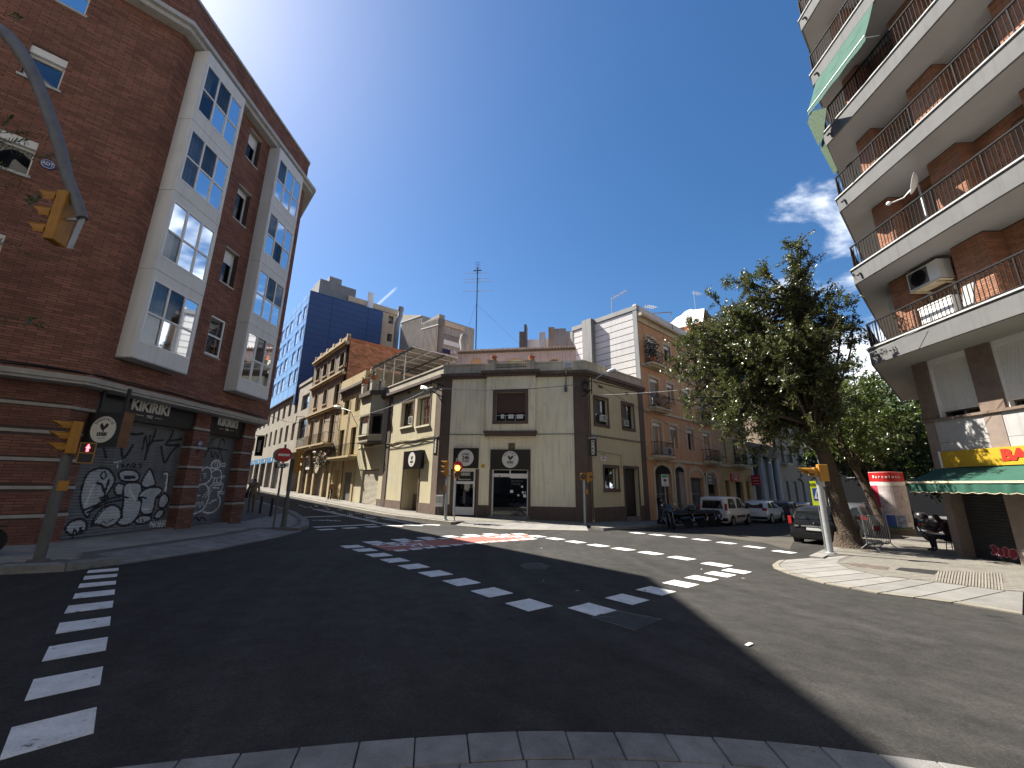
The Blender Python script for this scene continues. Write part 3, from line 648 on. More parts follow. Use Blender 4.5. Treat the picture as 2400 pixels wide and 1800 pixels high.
# ------------------------------------------------------------------ brick corner block with the white bays
LB = Fr((-10, 8), dr=(.045, 1)); KU = 1.22; LBE = 7.88
K = LB.p(KU, 0, 0); LA = Fr((K.x - 16 * .7302, K.y - 16 * .6832), dr=(.7302, .6832)); AE = 16.0
e_ = LB.p(LBE, 0, 0); LS = Fr((e_.x, e_.y), dr=(DL.x, DL.y))
LBg = LB.shift(-.5); LAg = LA.shift(-.5)
def isect(F1, F2):
 A_ = np.array([[F1.u.x, -F2.u.x], [F1.u.y, -F2.u.y]]); b_ = np.array([F2.o.x - F1.o.x, F2.o.y - F1.o.y]); return np.linalg.solve(A_, b_)
kg1, kg2 = isect(LBg, LAg)            # u on LBg, u on LAg of the ground-floor corner
Lb = thing('brick_apartment_block', 'red brick apartment block with white glazed bays over shuttered shops', 'building', (-10.5, 12, .1))
Z1 = Z(0, 0, 1.84375)
TOPW = 14.75
bays = [(1.64, 3.30), (5.33, 7.0)]
smallw = [(4.25, 4.87, 5.53, 6.83), (4.25, 4.87, 8.08, 9.33), (4.25, 4.87, 10.52, 11.83), (4.25, 4.87, 13.05, 14.25)]
holesB = smallw + [(a + .03, b - .03, 4.65, 14.4, .4) for a, b in bays]
holesA = [(13.53, 14.14, z - .93, z) for z in (6.83, 9.31, 11.8, 14.25)] + [(9.2, 10.2, z - .93, z) for z in (6.83, 9.31, 11.8, 14.25)]
mbw = holes_wall(LB, KU, LBE, 3.9, TOPW, holesB, .2); holes_wall(LA, 0, AE, 3.9, TOPW, holesA, .2, mbw)
holes_wall(LS, 0, 17.2, 3.9, TOPW, [], 0, mbw)
mbw.build('wall', mortar, Lb)
brickwork(Lb, LB, KU, LBE, 3.92, TOPW, smallw + [(a, b, 4.55, 14.45) for a, b in bays], brickr, 170)
brickwork(Lb, LA, 5, AE, 3.92, TOPW, holesA, brickr, 130)
brickwork(Lb, LS, 0, 2.5, 3.92, TOPW, [], brickr, 0)
# ledge, parapet, soffit, roof
def off_poly(d, ext=0.0):
 a = LA.p(0, d, 0); f1, f2 = LA.shift(d), LB.shift(d); t = isect(f1, f2); k = f1.p(t[0], 0, 0); f3 = LS.shift(d); t2 = isect(f2, f3); c = f2.p(t2[0], 0, 0); s = f3.p(17.2, 0, 0)
 return [(a.x, a.y), (k.x, k.y), (c.x, c.y), (s.x, s.y)]
back = [(-30, 22), (-30, 2)]
def band(d0, d1, z0, z1, name, m):
 o = off_poly(d1); i = off_poly(d0); mb = MB(); mb.slab(o + i[::-1], z0, z1); return mb.build(name, m, Lb)
band(-.3, .42, 14.62, 14.76, 'eave_ledge', concl); band(-.28, .30, 14.48, 14.62, 'eave_moulding', concl)
MB().slab(off_poly(-.02) + back, 14.70, 14.8).build('roof', concl, Lb)
for F_, a, b in ((LB, KU, LBE), (LA, 0, AE), (LS, 0, 17.2)):
 mb = MB(); mb.box(F_, a, b, -.25, -.006, 14.76, 16.05); mb.build('parapet', mortar, Lb)
brickwork(Lb, LB, KU, LBE, 14.77, 16.02, [], brickr, 0); brickwork(Lb, LA, 4, AE, 14.77, 16.02, [], brickr, 0)
band(-.3, .05, 16.04, 16.12, 'coping', concl)
band(-.6, .02, 3.80, 3.92, 'floor_band', bandm)
MB().slab(off_poly(-.05) + back, 3.74, 3.80).build('soffit', concl, Lb)
mb = MB()                                                   # cables and conduit along the floor line
for k, dd in enumerate((.05, .075)):
 pts = [LA.p(u, dd, 3.98 + .03 * k + .015 * math.sin(u * 3 + k)) for u in np.arange(6, 16, .7)] + [LB.p(u, dd, 3.98 + .03 * k + .02 * math.sin(u * 2.3 + k)) for u in np.arange(KU + .2, LBE, .6)]
 mb.tube(pts, .014, 5)
mb.build('cable', blackm, Lb)
# ground floor piers
GT = 3.80
def pier(F_, u0, u1, z0, z1, bands=True, dep=.62):
 mb = MB(); mb.box(F_, u0 + .004, u1 - .004, -dep, 0, z0, z1); mb.build('pier', mortar, Lb)
 hs = [(u0 - 1, u1 + 1, z - .04, z + .04) for z in (3.23, 2.62, 2.0, 1.385, .775)]
 brickwork(Lb, F_, u0, u1, z0, z1, hs, brickr2, 0)
 Fs = F_.side(u0)
 for Fq, a, b in ((F_, u0, u1),):
  for z in (3.23, 2.62, 2.0, 1.385, .775):
   MB().box(F_, u0 - .012, u1 + .012, -dep + .01, .016, z - .035, z + .035).build('stone_band', bandm, Lb)
pier(LBg, float(kg1), 1.95, -.1, GT); pier(LBg, 5.06, 5.68, -.1, GT); pier(LBg, 7.38, 8.0, -.1, GT)
pier(LAg, 4, float(kg2), -.2, GT)
for u in (5.06, 7.38):                                     # brick returns of the piers
 Fq = Fr((LBg.p(u, -.62, 0).x, LBg.p(u, -.62, 0).y), dr=(LBg.n.x, LBg.n.y));
 brickwork(Lb, Fq, 0, .60, -.1, GT, [(-1, 2, z - .04, z + .04) for z in (3.23, 2.62, 2.0, 1.385, .775)], brickr2, 0)
LSg = Fr((LBg.p(8.0, 0, 0).x, LBg.p(8.0, 0, 0).y), dr=(DL.x, DL.y)); MB().box(LSg, 0, 17.2, -.3, -.01, -.3, GT).build('side_wall', mortar, Lb)
brickwork(Lb, LSg, 0, 3, -.1, GT, [(-1, 4, z - .04, z + .04) for z in (3.23, 2.62, 2.0, 1.385, .775)], brickr2, 0)
# roller shutters: corrugated steel, sprayed
def shutter(F_, u0, u1, z0, z1, d, layers, par, name='roller_shutter', pitch=.075, base=shutm, extra=(), ustep=.022):
 nu = max(2, int((u1 - u0) / ustep)); nz = int((z1 - z0) / pitch) * 4
 us = np.linspace(u0, u1, nu + 1); zs = np.linspace(z0, z1, nz + 1)
 prof = [0, .013, .013, 0]
 V = [];
 for j, z in enumerate(zs):
  dd = d + prof[j % 4]
  for u in us: V.append(tuple(F_.p(u, dd, z)))
 fj, fi = np.meshgrid(np.arange(nz), np.arange(nu), indexing='ij'); fj = fj.ravel(); fi = fi.ravel(); w_ = nu + 1
 Fs = np.stack([fj * w_ + fi, fj * w_ + fi + 1, (fj + 1) * w_ + fi + 1, (fj + 1) * w_ + fi], 1)
 C = np.stack([(us[fi] + us[fi + 1]) / 2, (zs[fj] + zs[fj + 1]) / 2], 1); mi = np.zeros(len(C), int)
 for kind, pts, w2, k in layers:
  h = inside(C, pts) if kind == 'fill' else near(C, pts, w2)
  mi[h] = k
 mb = MB(); mb.v = V; mb.f = [tuple(int(x) for x in q) for q in Fs]; mb.m = [int(x) for x in mi]
 o = mb.build(name, [base, gr_fill, gr_blk, gr_wht] + list(extra), par, fix=False)
 return o
zG = Z(200, 900, 4.483); zH = Z(420, 950, 5.186); zI = Z(0, 1000, 4.607)
S1 = lambda zf, pts, cl=False, n=5: smooth_pts([LBg.uv(*zf(*p), -.3) for p in pts], cl, n)
Ls = []
fills = [  # big letters
 (zG, [(-30, 1330), (-55, 1180), (10, 960), (120, 890), (230, 890), (300, 970), (300, 1040), (240, 1140), (170, 1240), (60, 1330), (20, 1400)]),
 (zG, [(345, 945), (400, 905), (500, 905), (560, 945), (555, 1010), (470, 1028), (380, 1015)]),
 (zG, [(300, 1110), (330, 1050), (390, 1050), (415, 1090), (380, 1160), (330, 1165)]),
 (zG, [(415, 1060), (470, 1035), (570, 1045), (590, 1120), (560, 1190), (590, 1260), (560, 1370), (470, 1470), (370, 1485), (330, 1440), (380, 1330), (400, 1200), (395, 1120)]),
 (zG, [(585, 1040), (655, 910), (690, 905), (735, 1050), (690, 1075), (620, 1090)]),
 (zG, [(590, 1130), (680, 1085), (780, 1090), (800, 1130), (740, 1200), (720, 1300), (690, 1360), (610, 1370), (575, 1330), (590, 1230), (560, 1180)]),
 (zG, [(790, 1180), (830, 1150), (870, 1190), (870, 1240), (820, 1300), (770, 1290), (770, 1230)]),
 (zG, [(760, 1330), (810, 1320), (820, 1360), (770, 1415), (720, 1400)]),
 (zG, [(60, 1470), (160, 1320), (280, 1270), (360, 1310), (370, 1390), (310, 1470), (220, 1505), (140, 1480)]),
 (zI, [(700, 1110), (760, 1030), (850, 1000), (920, 1020), (930, 1100), (860, 1150), (770, 1170)]),
 (zG, [(520, 1430), (600, 1380), (680, 1390), (680, 1430), (600, 1470), (540, 1465)]),
]
for zf, p in fills:
 c = S1(zf, p, True); Ls.append(('fill', c, 0, 1)); Ls.append(('line', c + [c[0]], .055, 2))
for zf, p, w_, k in [
 (zG, [(120, 1040), (170, 1060), (200, 1130), (245, 1010)], .06, 2), (zG, [(205, 1130), (200, 1280)], .05, 2), (zG, [(150, 1195), (240, 1190), (200, 1240), (160, 1210)], .05, 2),
 (zG, [(0, 1320), (170, 1245)], .06, 2), (zG, [(20, 1350), (170, 1275)], .06, 2), (zG, [(240, 1210), (370, 1180), (445, 1195)], .05, 2), (zG, [(220, 1250), (390, 1215)], .05, 2),
 (zG, [(395, 1200), (380, 1410)], .05, 2), (zG, [(55, 1500), (160, 1350), (260, 1270)], .04, 2), (zG, [(415, 980), (510, 980)], .09, 2), (zG, [(165, 940), (200, 920), (215, 960), (190, 1000), (165, 980), (165, 940)], .04, 2),
 (zG, [(545, 1225), (580, 1190), (640, 1200)], .05, 2), (zG, [(740, 1200), (790, 1180)], .06, 2), (zG, [(600, 1370), (700, 1370)], .04, 2),
 (zG, [(455, 520), (520, 530), (600, 520)], .07, 2), (zG, [(600, 690), (620, 570), (640, 560), (650, 690), (680, 540)], .05, 2), (zG, [(740, 480), (700, 600), (660, 660), (625, 790)], .07, 2), (zG, [(650, 640), (720, 600), (820, 590)], .06, 2),
 (zG, [(920, 500), (880, 590), (845, 640), (980, 640)], .07, 2), (zG, [(860, 600), (1010, 580)], .06, 2), (zG, [(795, 660), (830, 825), (900, 720), (980, 640)], .07, 2), (zG, [(375, 670), (400, 780), (500, 640)], .07, 2), (zG, [(190, 680), (215, 770)], .06, 2),
 (zG, [(300, 825), (380, 810)], .03, 3), (zG, [(340, 815), (335, 880)], .03, 3), (zG, [(400, 840), (380, 855), (410, 865), (385, 880)], .035, 2), (zG, [(430, 880), (450, 835), (470, 880)], .035, 2), (zG, [(490, 880), (495, 835), (530, 850), (500, 865), (540, 885)], .035, 2), (zG, [(590, 835), (560, 850), (590, 865), (565, 885)], .035, 2),
 (zG, [(680, 1500), (690, 1450), (715, 1500), (720, 1445)], .03, 3), (zG, [(735, 1495), (740, 1455), (765, 1460), (760, 1500)], .03, 3), (zG, [(780, 1500), (785, 1440), (805, 1500), (815, 1430)], .03, 3), (zG, [(825, 1470), (845, 1460), (840, 1430), (820, 1460), (840, 1500)], .03, 3),
 (zG, [(830, 940), (860, 950), (855, 1000), (840, 1120)], .06, 3), (zG, [(815, 930), (870, 930), (868, 1040), (850, 1135)], .03, 2), (zG, [(560, 1450), (565, 1415)], .025, 2), (zG, [(610, 1415), (590, 1425), (610, 1440), (590, 1450)], .025, 2),
 (zG, [(165, 1470), (190, 1440), (215, 1470), (250, 1440), (300, 1420)], .025, 2), (zI, [(780, 1200), (800, 1110), (840, 1160), (870, 1090), (880, 1150)], .04, 2), (zG, [(0, 1270), (60, 1120), (90, 1060)], .05, 3), (zG, [(460, 1110), (500, 1180), (530, 1220)], .04, 3), (zG, [(600, 1320), (680, 1310)], .05, 3)]:
 Ls.append(('line', S1(zf, p), w_, k))
shutter(LBg, 1.95, 5.06, .17, 3.2, -.3, Ls, Lb)
Ls = []
for p, w_, k in [([(250, 910), (255, 820), (300, 765), (350, 755), (385, 790), (385, 880), (350, 930), (300, 955)], .05, 3), ([(395, 810), (440, 785), (490, 790), (510, 830), (505, 920), (490, 945)], .045, 3), ([(220, 980), (270, 960), (320, 965), (350, 1010), (360, 1090), (340, 1170), (300, 1250), (250, 1290), (165, 1320)], .05, 3),
 ([(360, 1195), (410, 1160), (450, 1145)], .04, 3), ([(470, 1090), (495, 1150), (480, 1230), (420, 1290), (350, 1310), (290, 1290)], .05, 3), ([(390, 760), (395, 710), (430, 675), (485, 680), (490, 740), (450, 765), (390, 760)], .06, 3), ([(430, 730), (440, 695), (465, 700), (460, 740)], .03, 3), ([(500, 715), (555, 705), (550, 740), (500, 735)], .035, 3),
 ([(350, 1010), (410, 955), (420, 945), (520, 945), (525, 1000), (490, 1050), (470, 1085)], .045, 3), ([(385, 870), (430, 880), (470, 880), (550, 855), (520, 890)], .035, 3), ([(415, 930), (430, 890), (460, 890), (450, 935)], .035, 3), ([(280, 1115), (380, 1010)], .03, 3), ([(310, 1120), (395, 1030)], .03, 3), ([(460, 1050), (555, 1050)], .03, 3), ([(460, 1065), (540, 1075)], .03, 3),
 ([(195, 1240), (205, 1190), (230, 1180), (215, 1215)], .025, 3), ([(240, 1240), (245, 1180)], .025, 3), ([(250, 1240), (280, 1170), (295, 1230)], .025, 3), ([(285, 835), (330, 825)], .025, 3), ([(305, 830), (300, 880)], .025, 3), ([(320, 880), (330, 850)], .025, 3), ([(205, 1100), (250, 1095)], .03, 3), ([(420, 970), (510, 965)], .05, 3), ([(410, 1000), (480, 1005)], .05, 3),
 ([(300, 640), (350, 540), (420, 520), (580, 545)], .05, 2), ([(385, 560), (405, 640), (440, 570), (470, 640), (490, 540)], .05, 2), ([(470, 540), (500, 430), (540, 420), (550, 470)], .05, 2), ([(330, 500), (400, 400)], .04, 2), ([(350, 520), (430, 400)], .04, 2), ([(500, 540), (530, 700)], .04, 2), ([(160, 1400), (200, 1360), (240, 1400), (270, 1360), (320, 1395)], .05, 2)]:
 Ls.append(('line', S1(zH, p), w_, k))
shutter(LBg, 5.68, 7.38, .15, 3.2, -.3, Ls, Lb)
MB().box(LBg, 1.95, 5.06, -.34, -.02, -.1, .165).build('threshold', granite_d, Lb); MB().box(LBg, 5.68, 7.38, -.34, -.02, -.1, .145).build('threshold', granite_d, Lb)
MB().box(LBg, 1.9, 7.4, -.7, -.4, 0, GT).build('shop_back_wall', interior, Lb)
MB().box(LBg, 5.70, 7.36, -.5, -.05, .9, 1.0)
# bays
glb = [skygl, skygl, darkgl]
for bi, (a, b) in enumerate(bays):
 zt = 14.45; mb = MB(); D_ = .45
 for k in range(4):                                     # parapet panels and posts of the bay
  z0 = 4.57 + 2.435 * k; w0, w1 = 4.98 + 2.435 * k, 6.74 + 2.435 * k
  zt_ = 4.57 + 2.435 * (k + 1) if k < 3 else zt
  MB().box(LB, a, b, -.02, D_, z0 + .006, w0).build('bay_panel', concw, Lb)
  MB().box(LB, a + .005, b - .005, -.02, D_ - .004, w1, zt_ - .004).build('bay_lintel', concw, Lb)
  MB().box(LB, a, a + .06, -.02, D_ - .002, w0, w1).build('bay_cheek', concw, Lb)
  MB().box(LB, b - .06, b, -.02, D_ - .002, w0, w1).build('bay_cheek', concw, Lb)
  wo = window(Lb, LB, a + .06, b - .06, w0, w1, D_ + .012, alum, glb, 3, 2, .05, rowz=[.47])
  q = MB(); rr = random.Random(bi * 10 + k)             # curtain folds behind the glass
  us = np.linspace(a + .1, b - .1, 40); gap = rr.choice([None, (12, 17), (0, 9), (24, 31)])
  for i in range(39):
   if gap and gap[0] <= i < gap[1]: continue
   y0, y1 = .24 + .03 * math.sin(i * 1.9), .24 + .03 * math.sin((i + 1) * 1.9)
   lo = w0 + (.0 if not (k == 3 and bi == 0 and i < 14) else .9)
   q.poly([LB.p(us[i], y0, lo), LB.p(us[i + 1], y1, lo), LB.p(us[i + 1], y1, w1), LB.p(us[i], y0, w1)])
  q.build('curtain', curt if (k + bi) % 3 else curt2, Lb)
 MB().box(LB, a + .04, b - .04, -.34, -.3, 4.6, 14.4).build('room_back', interior, Lb)
 MB().box(LB, a, b, -.02, D_, 4.54, 4.573).build('bay_base', concl, Lb)
# small windows between the bays, windows of the other face
for i, (a, b, c, e) in enumerate(smallw):
 dd = -.16 if i else -.01
 window(Lb, LB, a + (.0 if i else -.03), b, c, e, dd, alum, darkgl, 1, 1 if i else 2, .055)
 MB().box(LB, a - .03, b + .03, -.19, .035, c - .05, c).build('window_sill', concl, Lb)
 MB().box(LB, a + .05, b - .05, -.18, -.16, e - (.45 if i != 2 else .2), e - .05).build('blind', alum, Lb) if i else None
 MB().box(LB, a, b, -.3, -.26, c, e).build('room_back', interior, Lb)
 if i: MB().box(LB, a - .005, b + .005, -.17, .012, e - .006, e + .05).build('lintel', bandm, Lb)
for (a, b, c, e) in holesA:
 window(Lb, LA, a, b, c, e - .2, -.12, alum, skygl, 1, 1, .05); MB().box(LA, a, b, -.12, -.02, e - .2, e).build('shutter_box', concw, Lb)
 MB().box(LA, a - .05, b + .05, -.19, .06, c - .06, c).build('window_sill', concl, Lb); MB().box(LA, a, b, -.32, -.28, c, e).build('room_back', interior, Lb)
# shop signs of the block
def rooster_badge(par, F_, u, z, r, d, top_text, flip=False):
 """white serrated disc, black rooster, arched word above and shop word below"""
 n = 46; pts = []
 for i in range(n * 2):
  a = math.pi * i / n; rr = r * (1.0 if i % 2 else .94); pts.append((u + rr * math.cos(a), z + rr * math.sin(a)))
 MB().prism(F_, pts, d, d + .006).build('badge_disc', offw, par)
 ro_ = [(-.30, .10), (-.34, .22), (-.28, .30), (-.24, .40), (-.16, .42), (-.12, .34), (-.06, .24), (.02, .16), (.10, .16), (.12, .30), (.22, .40), (.34, .38), (.40, .28), (.36, .16), (.40, .08), (.30, .10), (.24, .02), (.16, -.08), (.08, -.14), (.10, -.24), (.16, -.30), (.0, -.30), (.04, -.24), (.0, -.16), (-.10, -.14), (-.20, -.04), (-.24, .08), (-.22, .14)]
 MB().prism(F_, [(u + x * r * .9, z + (y * .9 + .10) * r) for x, y in ro_], d + .006, d + .010).build('rooster_mark', blackm, par)
 if top_text:
  m_ = len(top_text); sp = R(108) / max(1, m_ - 1)
  for i, ch in enumerate(top_text):
   an = R(90) + R(54) - sp * i
   txt(F_, ch, u + r * .77 * math.cos(an), z + r * .77 * math.sin(an), r * .17, d + .008, .8, blackm, par, bold=.03, depth=.004, rot=an - R(90))
 txt(F_, 'KIKIRIKI', u, z - r * .36, r * .25, d + .008, .62, blackm, par, bold=.06, depth=.004)
 MB().ribbon(F_, [(u - r * .3, z - r * .62), (u - .1 * r, z - r * .68), (u + .1 * r, z - r * .65), (u + r * .3, z - r * .62)], r * .03, d + .008).build('scroll_mark', blackm, par)
def name_board(par, F_, u, z, w_, h, d, year=True):
 txt(F_, 'KIKIRIKI', u, z + h * .12, h, d, .62 * w_, offw, par, bold=.05, depth=.03)
 if year:
  txt(F_, '1962', u, z - h * .78, h * .3, d, .85, offw, par, bold=.01, depth=.01)
  for s_ in (-1, 1): MB().box(F_, u + s_ * h * 1.05 - h * .42, u + s_ * h * 1.05 + h * .42, d - .004, d + .004, z - h * .79, z - h * .75).build('rule_line', offw, par)
sg = thing('shop_fascia_sign', 'wide black fascia board reading KIKIRIKI 1962 over the large graffiti shutter', 'sign', LBg.p(3.5, 0, 3.15))
MB().box(LBg, 1.95, 5.055, -.3, -.06, 3.16, 3.80).build('board', signblack, sg); name_board(sg, LBg, *[float(x) for x in LBg.uv(*zG(690, 268), -.05)], 1.36, .28, -.045)
sg = thing('shop_fascia_sign', 'smaller black fascia board reading KIKIRIKI 1962 over the narrow shutter', 'sign', LBg.p(6.5, 0, 3.15))
MB().box(LBg, 5.69, 7.37, -.3, -.06, 3.15, 3.80).build('board', signblack, sg); name_board(sg, LBg, *[float(x) for x in LBg.uv(*zH(590, 232), -.05)], 1.25, .25, -.045)
# projecting square sign with brown side
u_ps = 1.76; Fp = Fr((LBg.p(u_ps, .03, 0).x, LBg.p(u_ps, .03, 0).y), dr=(LBg.n.x, LBg.n.y))   # runs outward, faces the near street
sg = thing('projecting_shop_sign', 'square black projecting sign with white DEGUSTACIO rooster badge and brown side', 'sign', LBg.p(u_ps, .5, 2.2))
A_ = Fp.uv(209.8, 966.5); B_ = Fp.uv(293, 966.5); C_ = Fp.uv(*zG(325, 660));
pz1 = (A_[1] + B_[1]) / 2; pz0 = C_[1]; pu1 = B_[0]; pu0 = max(.0, A_[0])
MB().box(Fp, pu0, pu1, -.22, 0, pz0, pz1).build('panel', signblack, sg); MB().box(Fp, pu1, pu1 + .02, -.24, .01, pz0 - .01, pz1 + .01).build('side_strip', woodb, sg)
MB().box(Fp, pu0 + .1, pu0 + .16, -.14, -.08, pz1, 3.78).build('hanger', blackm, sg); MB().box(Fp, pu1 - .16, pu1 - .1, -.14, -.08, pz1, 3.78).build('hanger', blackm, sg)
bc = Fp.uv(*zG(190, 478)); rooster_badge(sg, Fp, bc[0], bc[1], (pu1 - pu0) * .36, .004, 'DEGUSTACIO')
# alarm plates, house number and banner
def alarm_plate(F_, u, z, r, label, d=.02):
 t = thing('alarm_plate', label, 'plate', F_.p(u, d, z - r))
 MB().prism(F_, [(u + r * math.cos(R(22.5 + 45 * i)), z + r * math.sin(R(22.5 + 45 * i))) for i in range(8)], d, d + .03).build('plate', mat('plate_blue', (.05, .08, .25), .4, .1, 3), t)
 MB().prism(F_, [(u + r * .86 * math.cos(R(22.5 + 45 * i)), z + r * .86 * math.sin(R(22.5 + 45 * i))) for i in range(8)], d + .03, d + .033).build('border', offw, t)
 MB().prism(F_, [(u + r * .78 * math.cos(R(22.5 + 45 * i)), z + r * .78 * math.sin(R(22.5 + 45 * i))) for i in range(8)], d + .033, d + .036).build('plate_face', MATS['plate_blue'], t)
 txt(F_, 'ADT', u, z, r * .62, d + .04, .8, offw, t, bold=.04, depth=.004)
uv = LA.uv(*Z1(208, 714)); alarm_plate(LA, uv[0], uv[1], .13, 'blue octagonal alarm plate high on the brick wall')
uv = LBg.uv(*zG(1193, 627)); alarm_plate(LBg, uv[0], uv[1], .1, 'small blue alarm plate on the brick pier between the shutters')
uv = LBg.uv(*zG(1172, 713)); t = thing('house_number', 'small dark house number 17 on the brick pier', 'number', LBg.p(uv[0], .02, uv[1] - .06)); txt(LBg, '17', uv[0], uv[1], .11, .02, 1, blackm, t, depth=.01)
bp_ = LBg.p(8.0, .06, 0)
def banner(label, base, dirx, z0, z1, w_, face=-1):
 F_ = Fr((base[0], base[1]), dr=dirx); t = thing('banner_sign', label, 'sign', F_.p(w_ / 2, 0, z0))
 MB().box(F_, .08, w_, -.03, 0, z0, z1).build('panel', signblack, t)
 MB().tube([F_.p(0, -.015, z1 + .02), F_.p(w_ + .12, -.015, z1 + .02)], .015, 6).build('rod', steelg, t)
 txt(F_, 'KIKIRIKI', .08 + (w_ - .08) * .5, (z0 + z1) / 2, (w_ - .1) * .42, .004, .78, offw, t, bold=.04, depth=.006, rot=R(90)); return t
Fbn = (LBg.p(8.06, -.02, 0).x, LBg.p(8.06, -.02, 0).y); F_ = Fr(Fbn, dr=(LBg.n.x, LBg.n.y))
a = F_.uv(*zH(910, 360)); b = F_.uv(*zH(1040, 375)); c = F_.uv(*zH(985, 615))
banner('vertical black KIKIRIKI banner on the end pier of the brick block', Fbn, (LBg.n.x, LBg.n.y), c[1], b[1], b[0])
# ------------------------------------------------------------------ cream corner building
cream = mat('plaster_cream', (.56, .50, .325), .9, .14, .8, .25, 35, streak=.55, streakcol=(.36, .31, .19), col2=(.47, .425, .29), fine=.14, chips=((.50, .47, .38), .60, .63, 1.1))
creamc = mat('plaster_cream_pale', (.76, .715, .54), .9, .12, .6, .25, 35, streak=.5, streakcol=(.40, .33, .17), fine=.12, chips=((.62, .585, .45), .60, .63, .9))
brown = mat('plaster_brown', (.115, .085, .068), .85, .2, 1.6, .2, 35, streak=.3, fine=.12)
brown2 = mat('plinth_brown', (.16, .115, .09), .9, .3, 1.4, .3, 35, streak=.5, streakcol=(.10, .07, .055), fine=.15)
parap = mat('parapet_plaster', (.47, .43, .34), .9, .25, 1.2, .25, 30, streak=.6, streakcol=(.16, .13, .10), fine=.12)
bblind = mat('blind_brown', (.07, .032, .026), .6, .15, 4)
terra = mat('terracotta', (.42, .15, .07), .85, .25, 4, .2, 60)
pinkp = mat('plaster_pink', (.52, .40, .39), .9, .2, 1.0, .2, 30, streak=.6, streakcol=(.25, .17, .16), fine=.1)
orangep = mat('plaster_orange', (.56, .32, .17), .9, .15, 1.5, .2, 30)
leafm = mat('leaf_green', (.075, .105, .03), .7, .35, 3, rnd=.45, col2=(.045, .075, .022), spec=.25)
doorgl = glass('shop_glass', (.05, .05, .05), .04)
whitef = mat('frame_white', (.66, .66, .64), .5, .1, 3)
yplate = mat('plate_yellow', (.62, .42, .05), .5, .1, 5)
cardw = mat('card_white', (.7, .7, .68), .7, .15, 20)
CF = Fr(C0, C1); CLf = Fr(CL, C0); CRf = Fr(C1, CR)
zA = Z(1040, 820, 6.144); zB = Z(1040, 1040, 6.144); zL1 = Z(820, 820, 9.217); zL2 = Z(820, 1000, 6.9125); zR1 = Z(1340, 820, 7.54); zR2 = Z(1340, 1040, 7.54)
def rect(F_, zf, pts, d=0.0):
 q = [F_.uv(*zf(*p), d) for p in pts]
 if len(q) == 2: return (q[0][0], q[1][0], q[1][1], q[0][1])
 return ((q[0][0] + q[3][0]) / 2, (q[1][0] + q[2][0]) / 2, (q[2][1] + q[3][1]) / 2, (q[0][1] + q[1][1]) / 2)
zav = lambda F_, zf, pts, d=0: sum(F_.uv(*zf(*p), d)[1] for p in pts) / len(pts)
CT = zav(CF, zA, [(130, 405), (1860, 403)]); CPT = zav(CF, zA, [(160, 188), (1980, 183)]); CST = zav(CF, zA, [(130, 1237), (1860, 1245)]); CPL = zav(CF, zB, [(480, 882), (1890, 913)])
cb = thing('cream_corner_building', 'low cream corner building with brown pilasters and plinth and rooftop railing', 'building', CF.p(4.5, 0, -.3))
BZ = -1.2; W_ = CF.len; WL = CLf.len; WR = CRf.len
# openings
o24 = rect(CF, zB, [(120, 365), (490, 365), (445, 1025), (110, 1040)]); oDr = rect(CF, zB, [(690, 372), (1212, 372), (1212, 1035), (690, 1030)])
doorL = rect(CLf, zL2, [(880, 400), (1150, 380), (1085, 1370), (835, 1330)]); garL = rect(CLf, zL2, [(205, 700), (480, 690), (415, 1275), (150, 1240)])
w1L = rect(CLf, zL1, [(1140, 1165), (1385, 1090), (1350, 1625), (1105, 1659)]); w2L = rect(CLf, zL1, [(1480, 1050), (1745, 985), (1725, 1590), (1450, 1645)])
w1R = rect(CRf, zR1, [(400, 850), (625, 885), (640, 1330), (410, 1300)]); w2R = rect(CRf, zR1, [(890, 945), (1075, 990), (1100, 1400), (905, 1375)])
w3R = rect(CRf, zR2, [(575, 415), (812, 425), (830, 800), (585, 800)]); dR = rect(CRf, zR2, [(925, 430), (1172, 440), (1205, 1290), (970, 1300)])
o24 = (o24[0], o24[1], -.35, o24[3]); oDr = (oDr[0], oDr[1], oDr[2], oDr[3])
mb = holes_wall(CF, 0, W_, BZ, CT + .2, [o24 + (.25,), oDr + (.25,)], .25); mb.build('wall', creamc, cb)
mb = holes_wall(CLf, 0, WL, BZ, CT + .2, [(doorL[0], doorL[1], -.3, doorL[3], .9), (garL[0], garL[1], -.5, garL[3], .2), w1L, w2L], .3)
mb.build('wall', cream, cb)
holes_wall(CRf, 0, WR, BZ, CT + .2, [w1R, w2R, w3R, (dR[0], dR[1], -.5, dR[3], .3)], .25).build('wall', cream, cb)
# pilasters, plinths
def strip(F_, u0, u1, z0, z1, d, m, name='pilaster', d0=-.02): return MB().box(F_, u0, u1, d0, d, z0, z1).build(name, m, cb)
pl = rect(CF, zA, [(0, 405), (130, 405), (82, 1230), (0, 1230)])[1]; pr = rect(CF, zA, [(1862, 405), (1985, 405), (1990, 1230), (1875, 1230)])[0]
strip(CF, -.05, pl, BZ, CT, .045, brown); strip(CF, pr, W_ + .05, BZ, CT, .045, brown)
pL = rect(CLf, zL2, [(1405, 0), (1480, 0), (1400, 1400), (1330, 1240)]); strip(CLf, WL - .72, WL + .045, BZ, CT, .043, brown2)
sL = rect(CLf, zL1, [(868, 1000), (945, 1000), (895, 1640), (820, 1640)]); strip(CLf, sL[0], sL[1], BZ, CT, .05, brown)
strip(CRf, -.045, rect(CRf, zR1, [(175, 480), (285, 520), (300, 1500), (200, 1500)])[1], BZ, CT, .043, brown); pR = rect(CRf, zR1, [(1165, 770), (1240, 780), (1285, 1600), (1210, 1600)]); strip(CRf, pR[0], pR[1], BZ, CT, .05, brown)
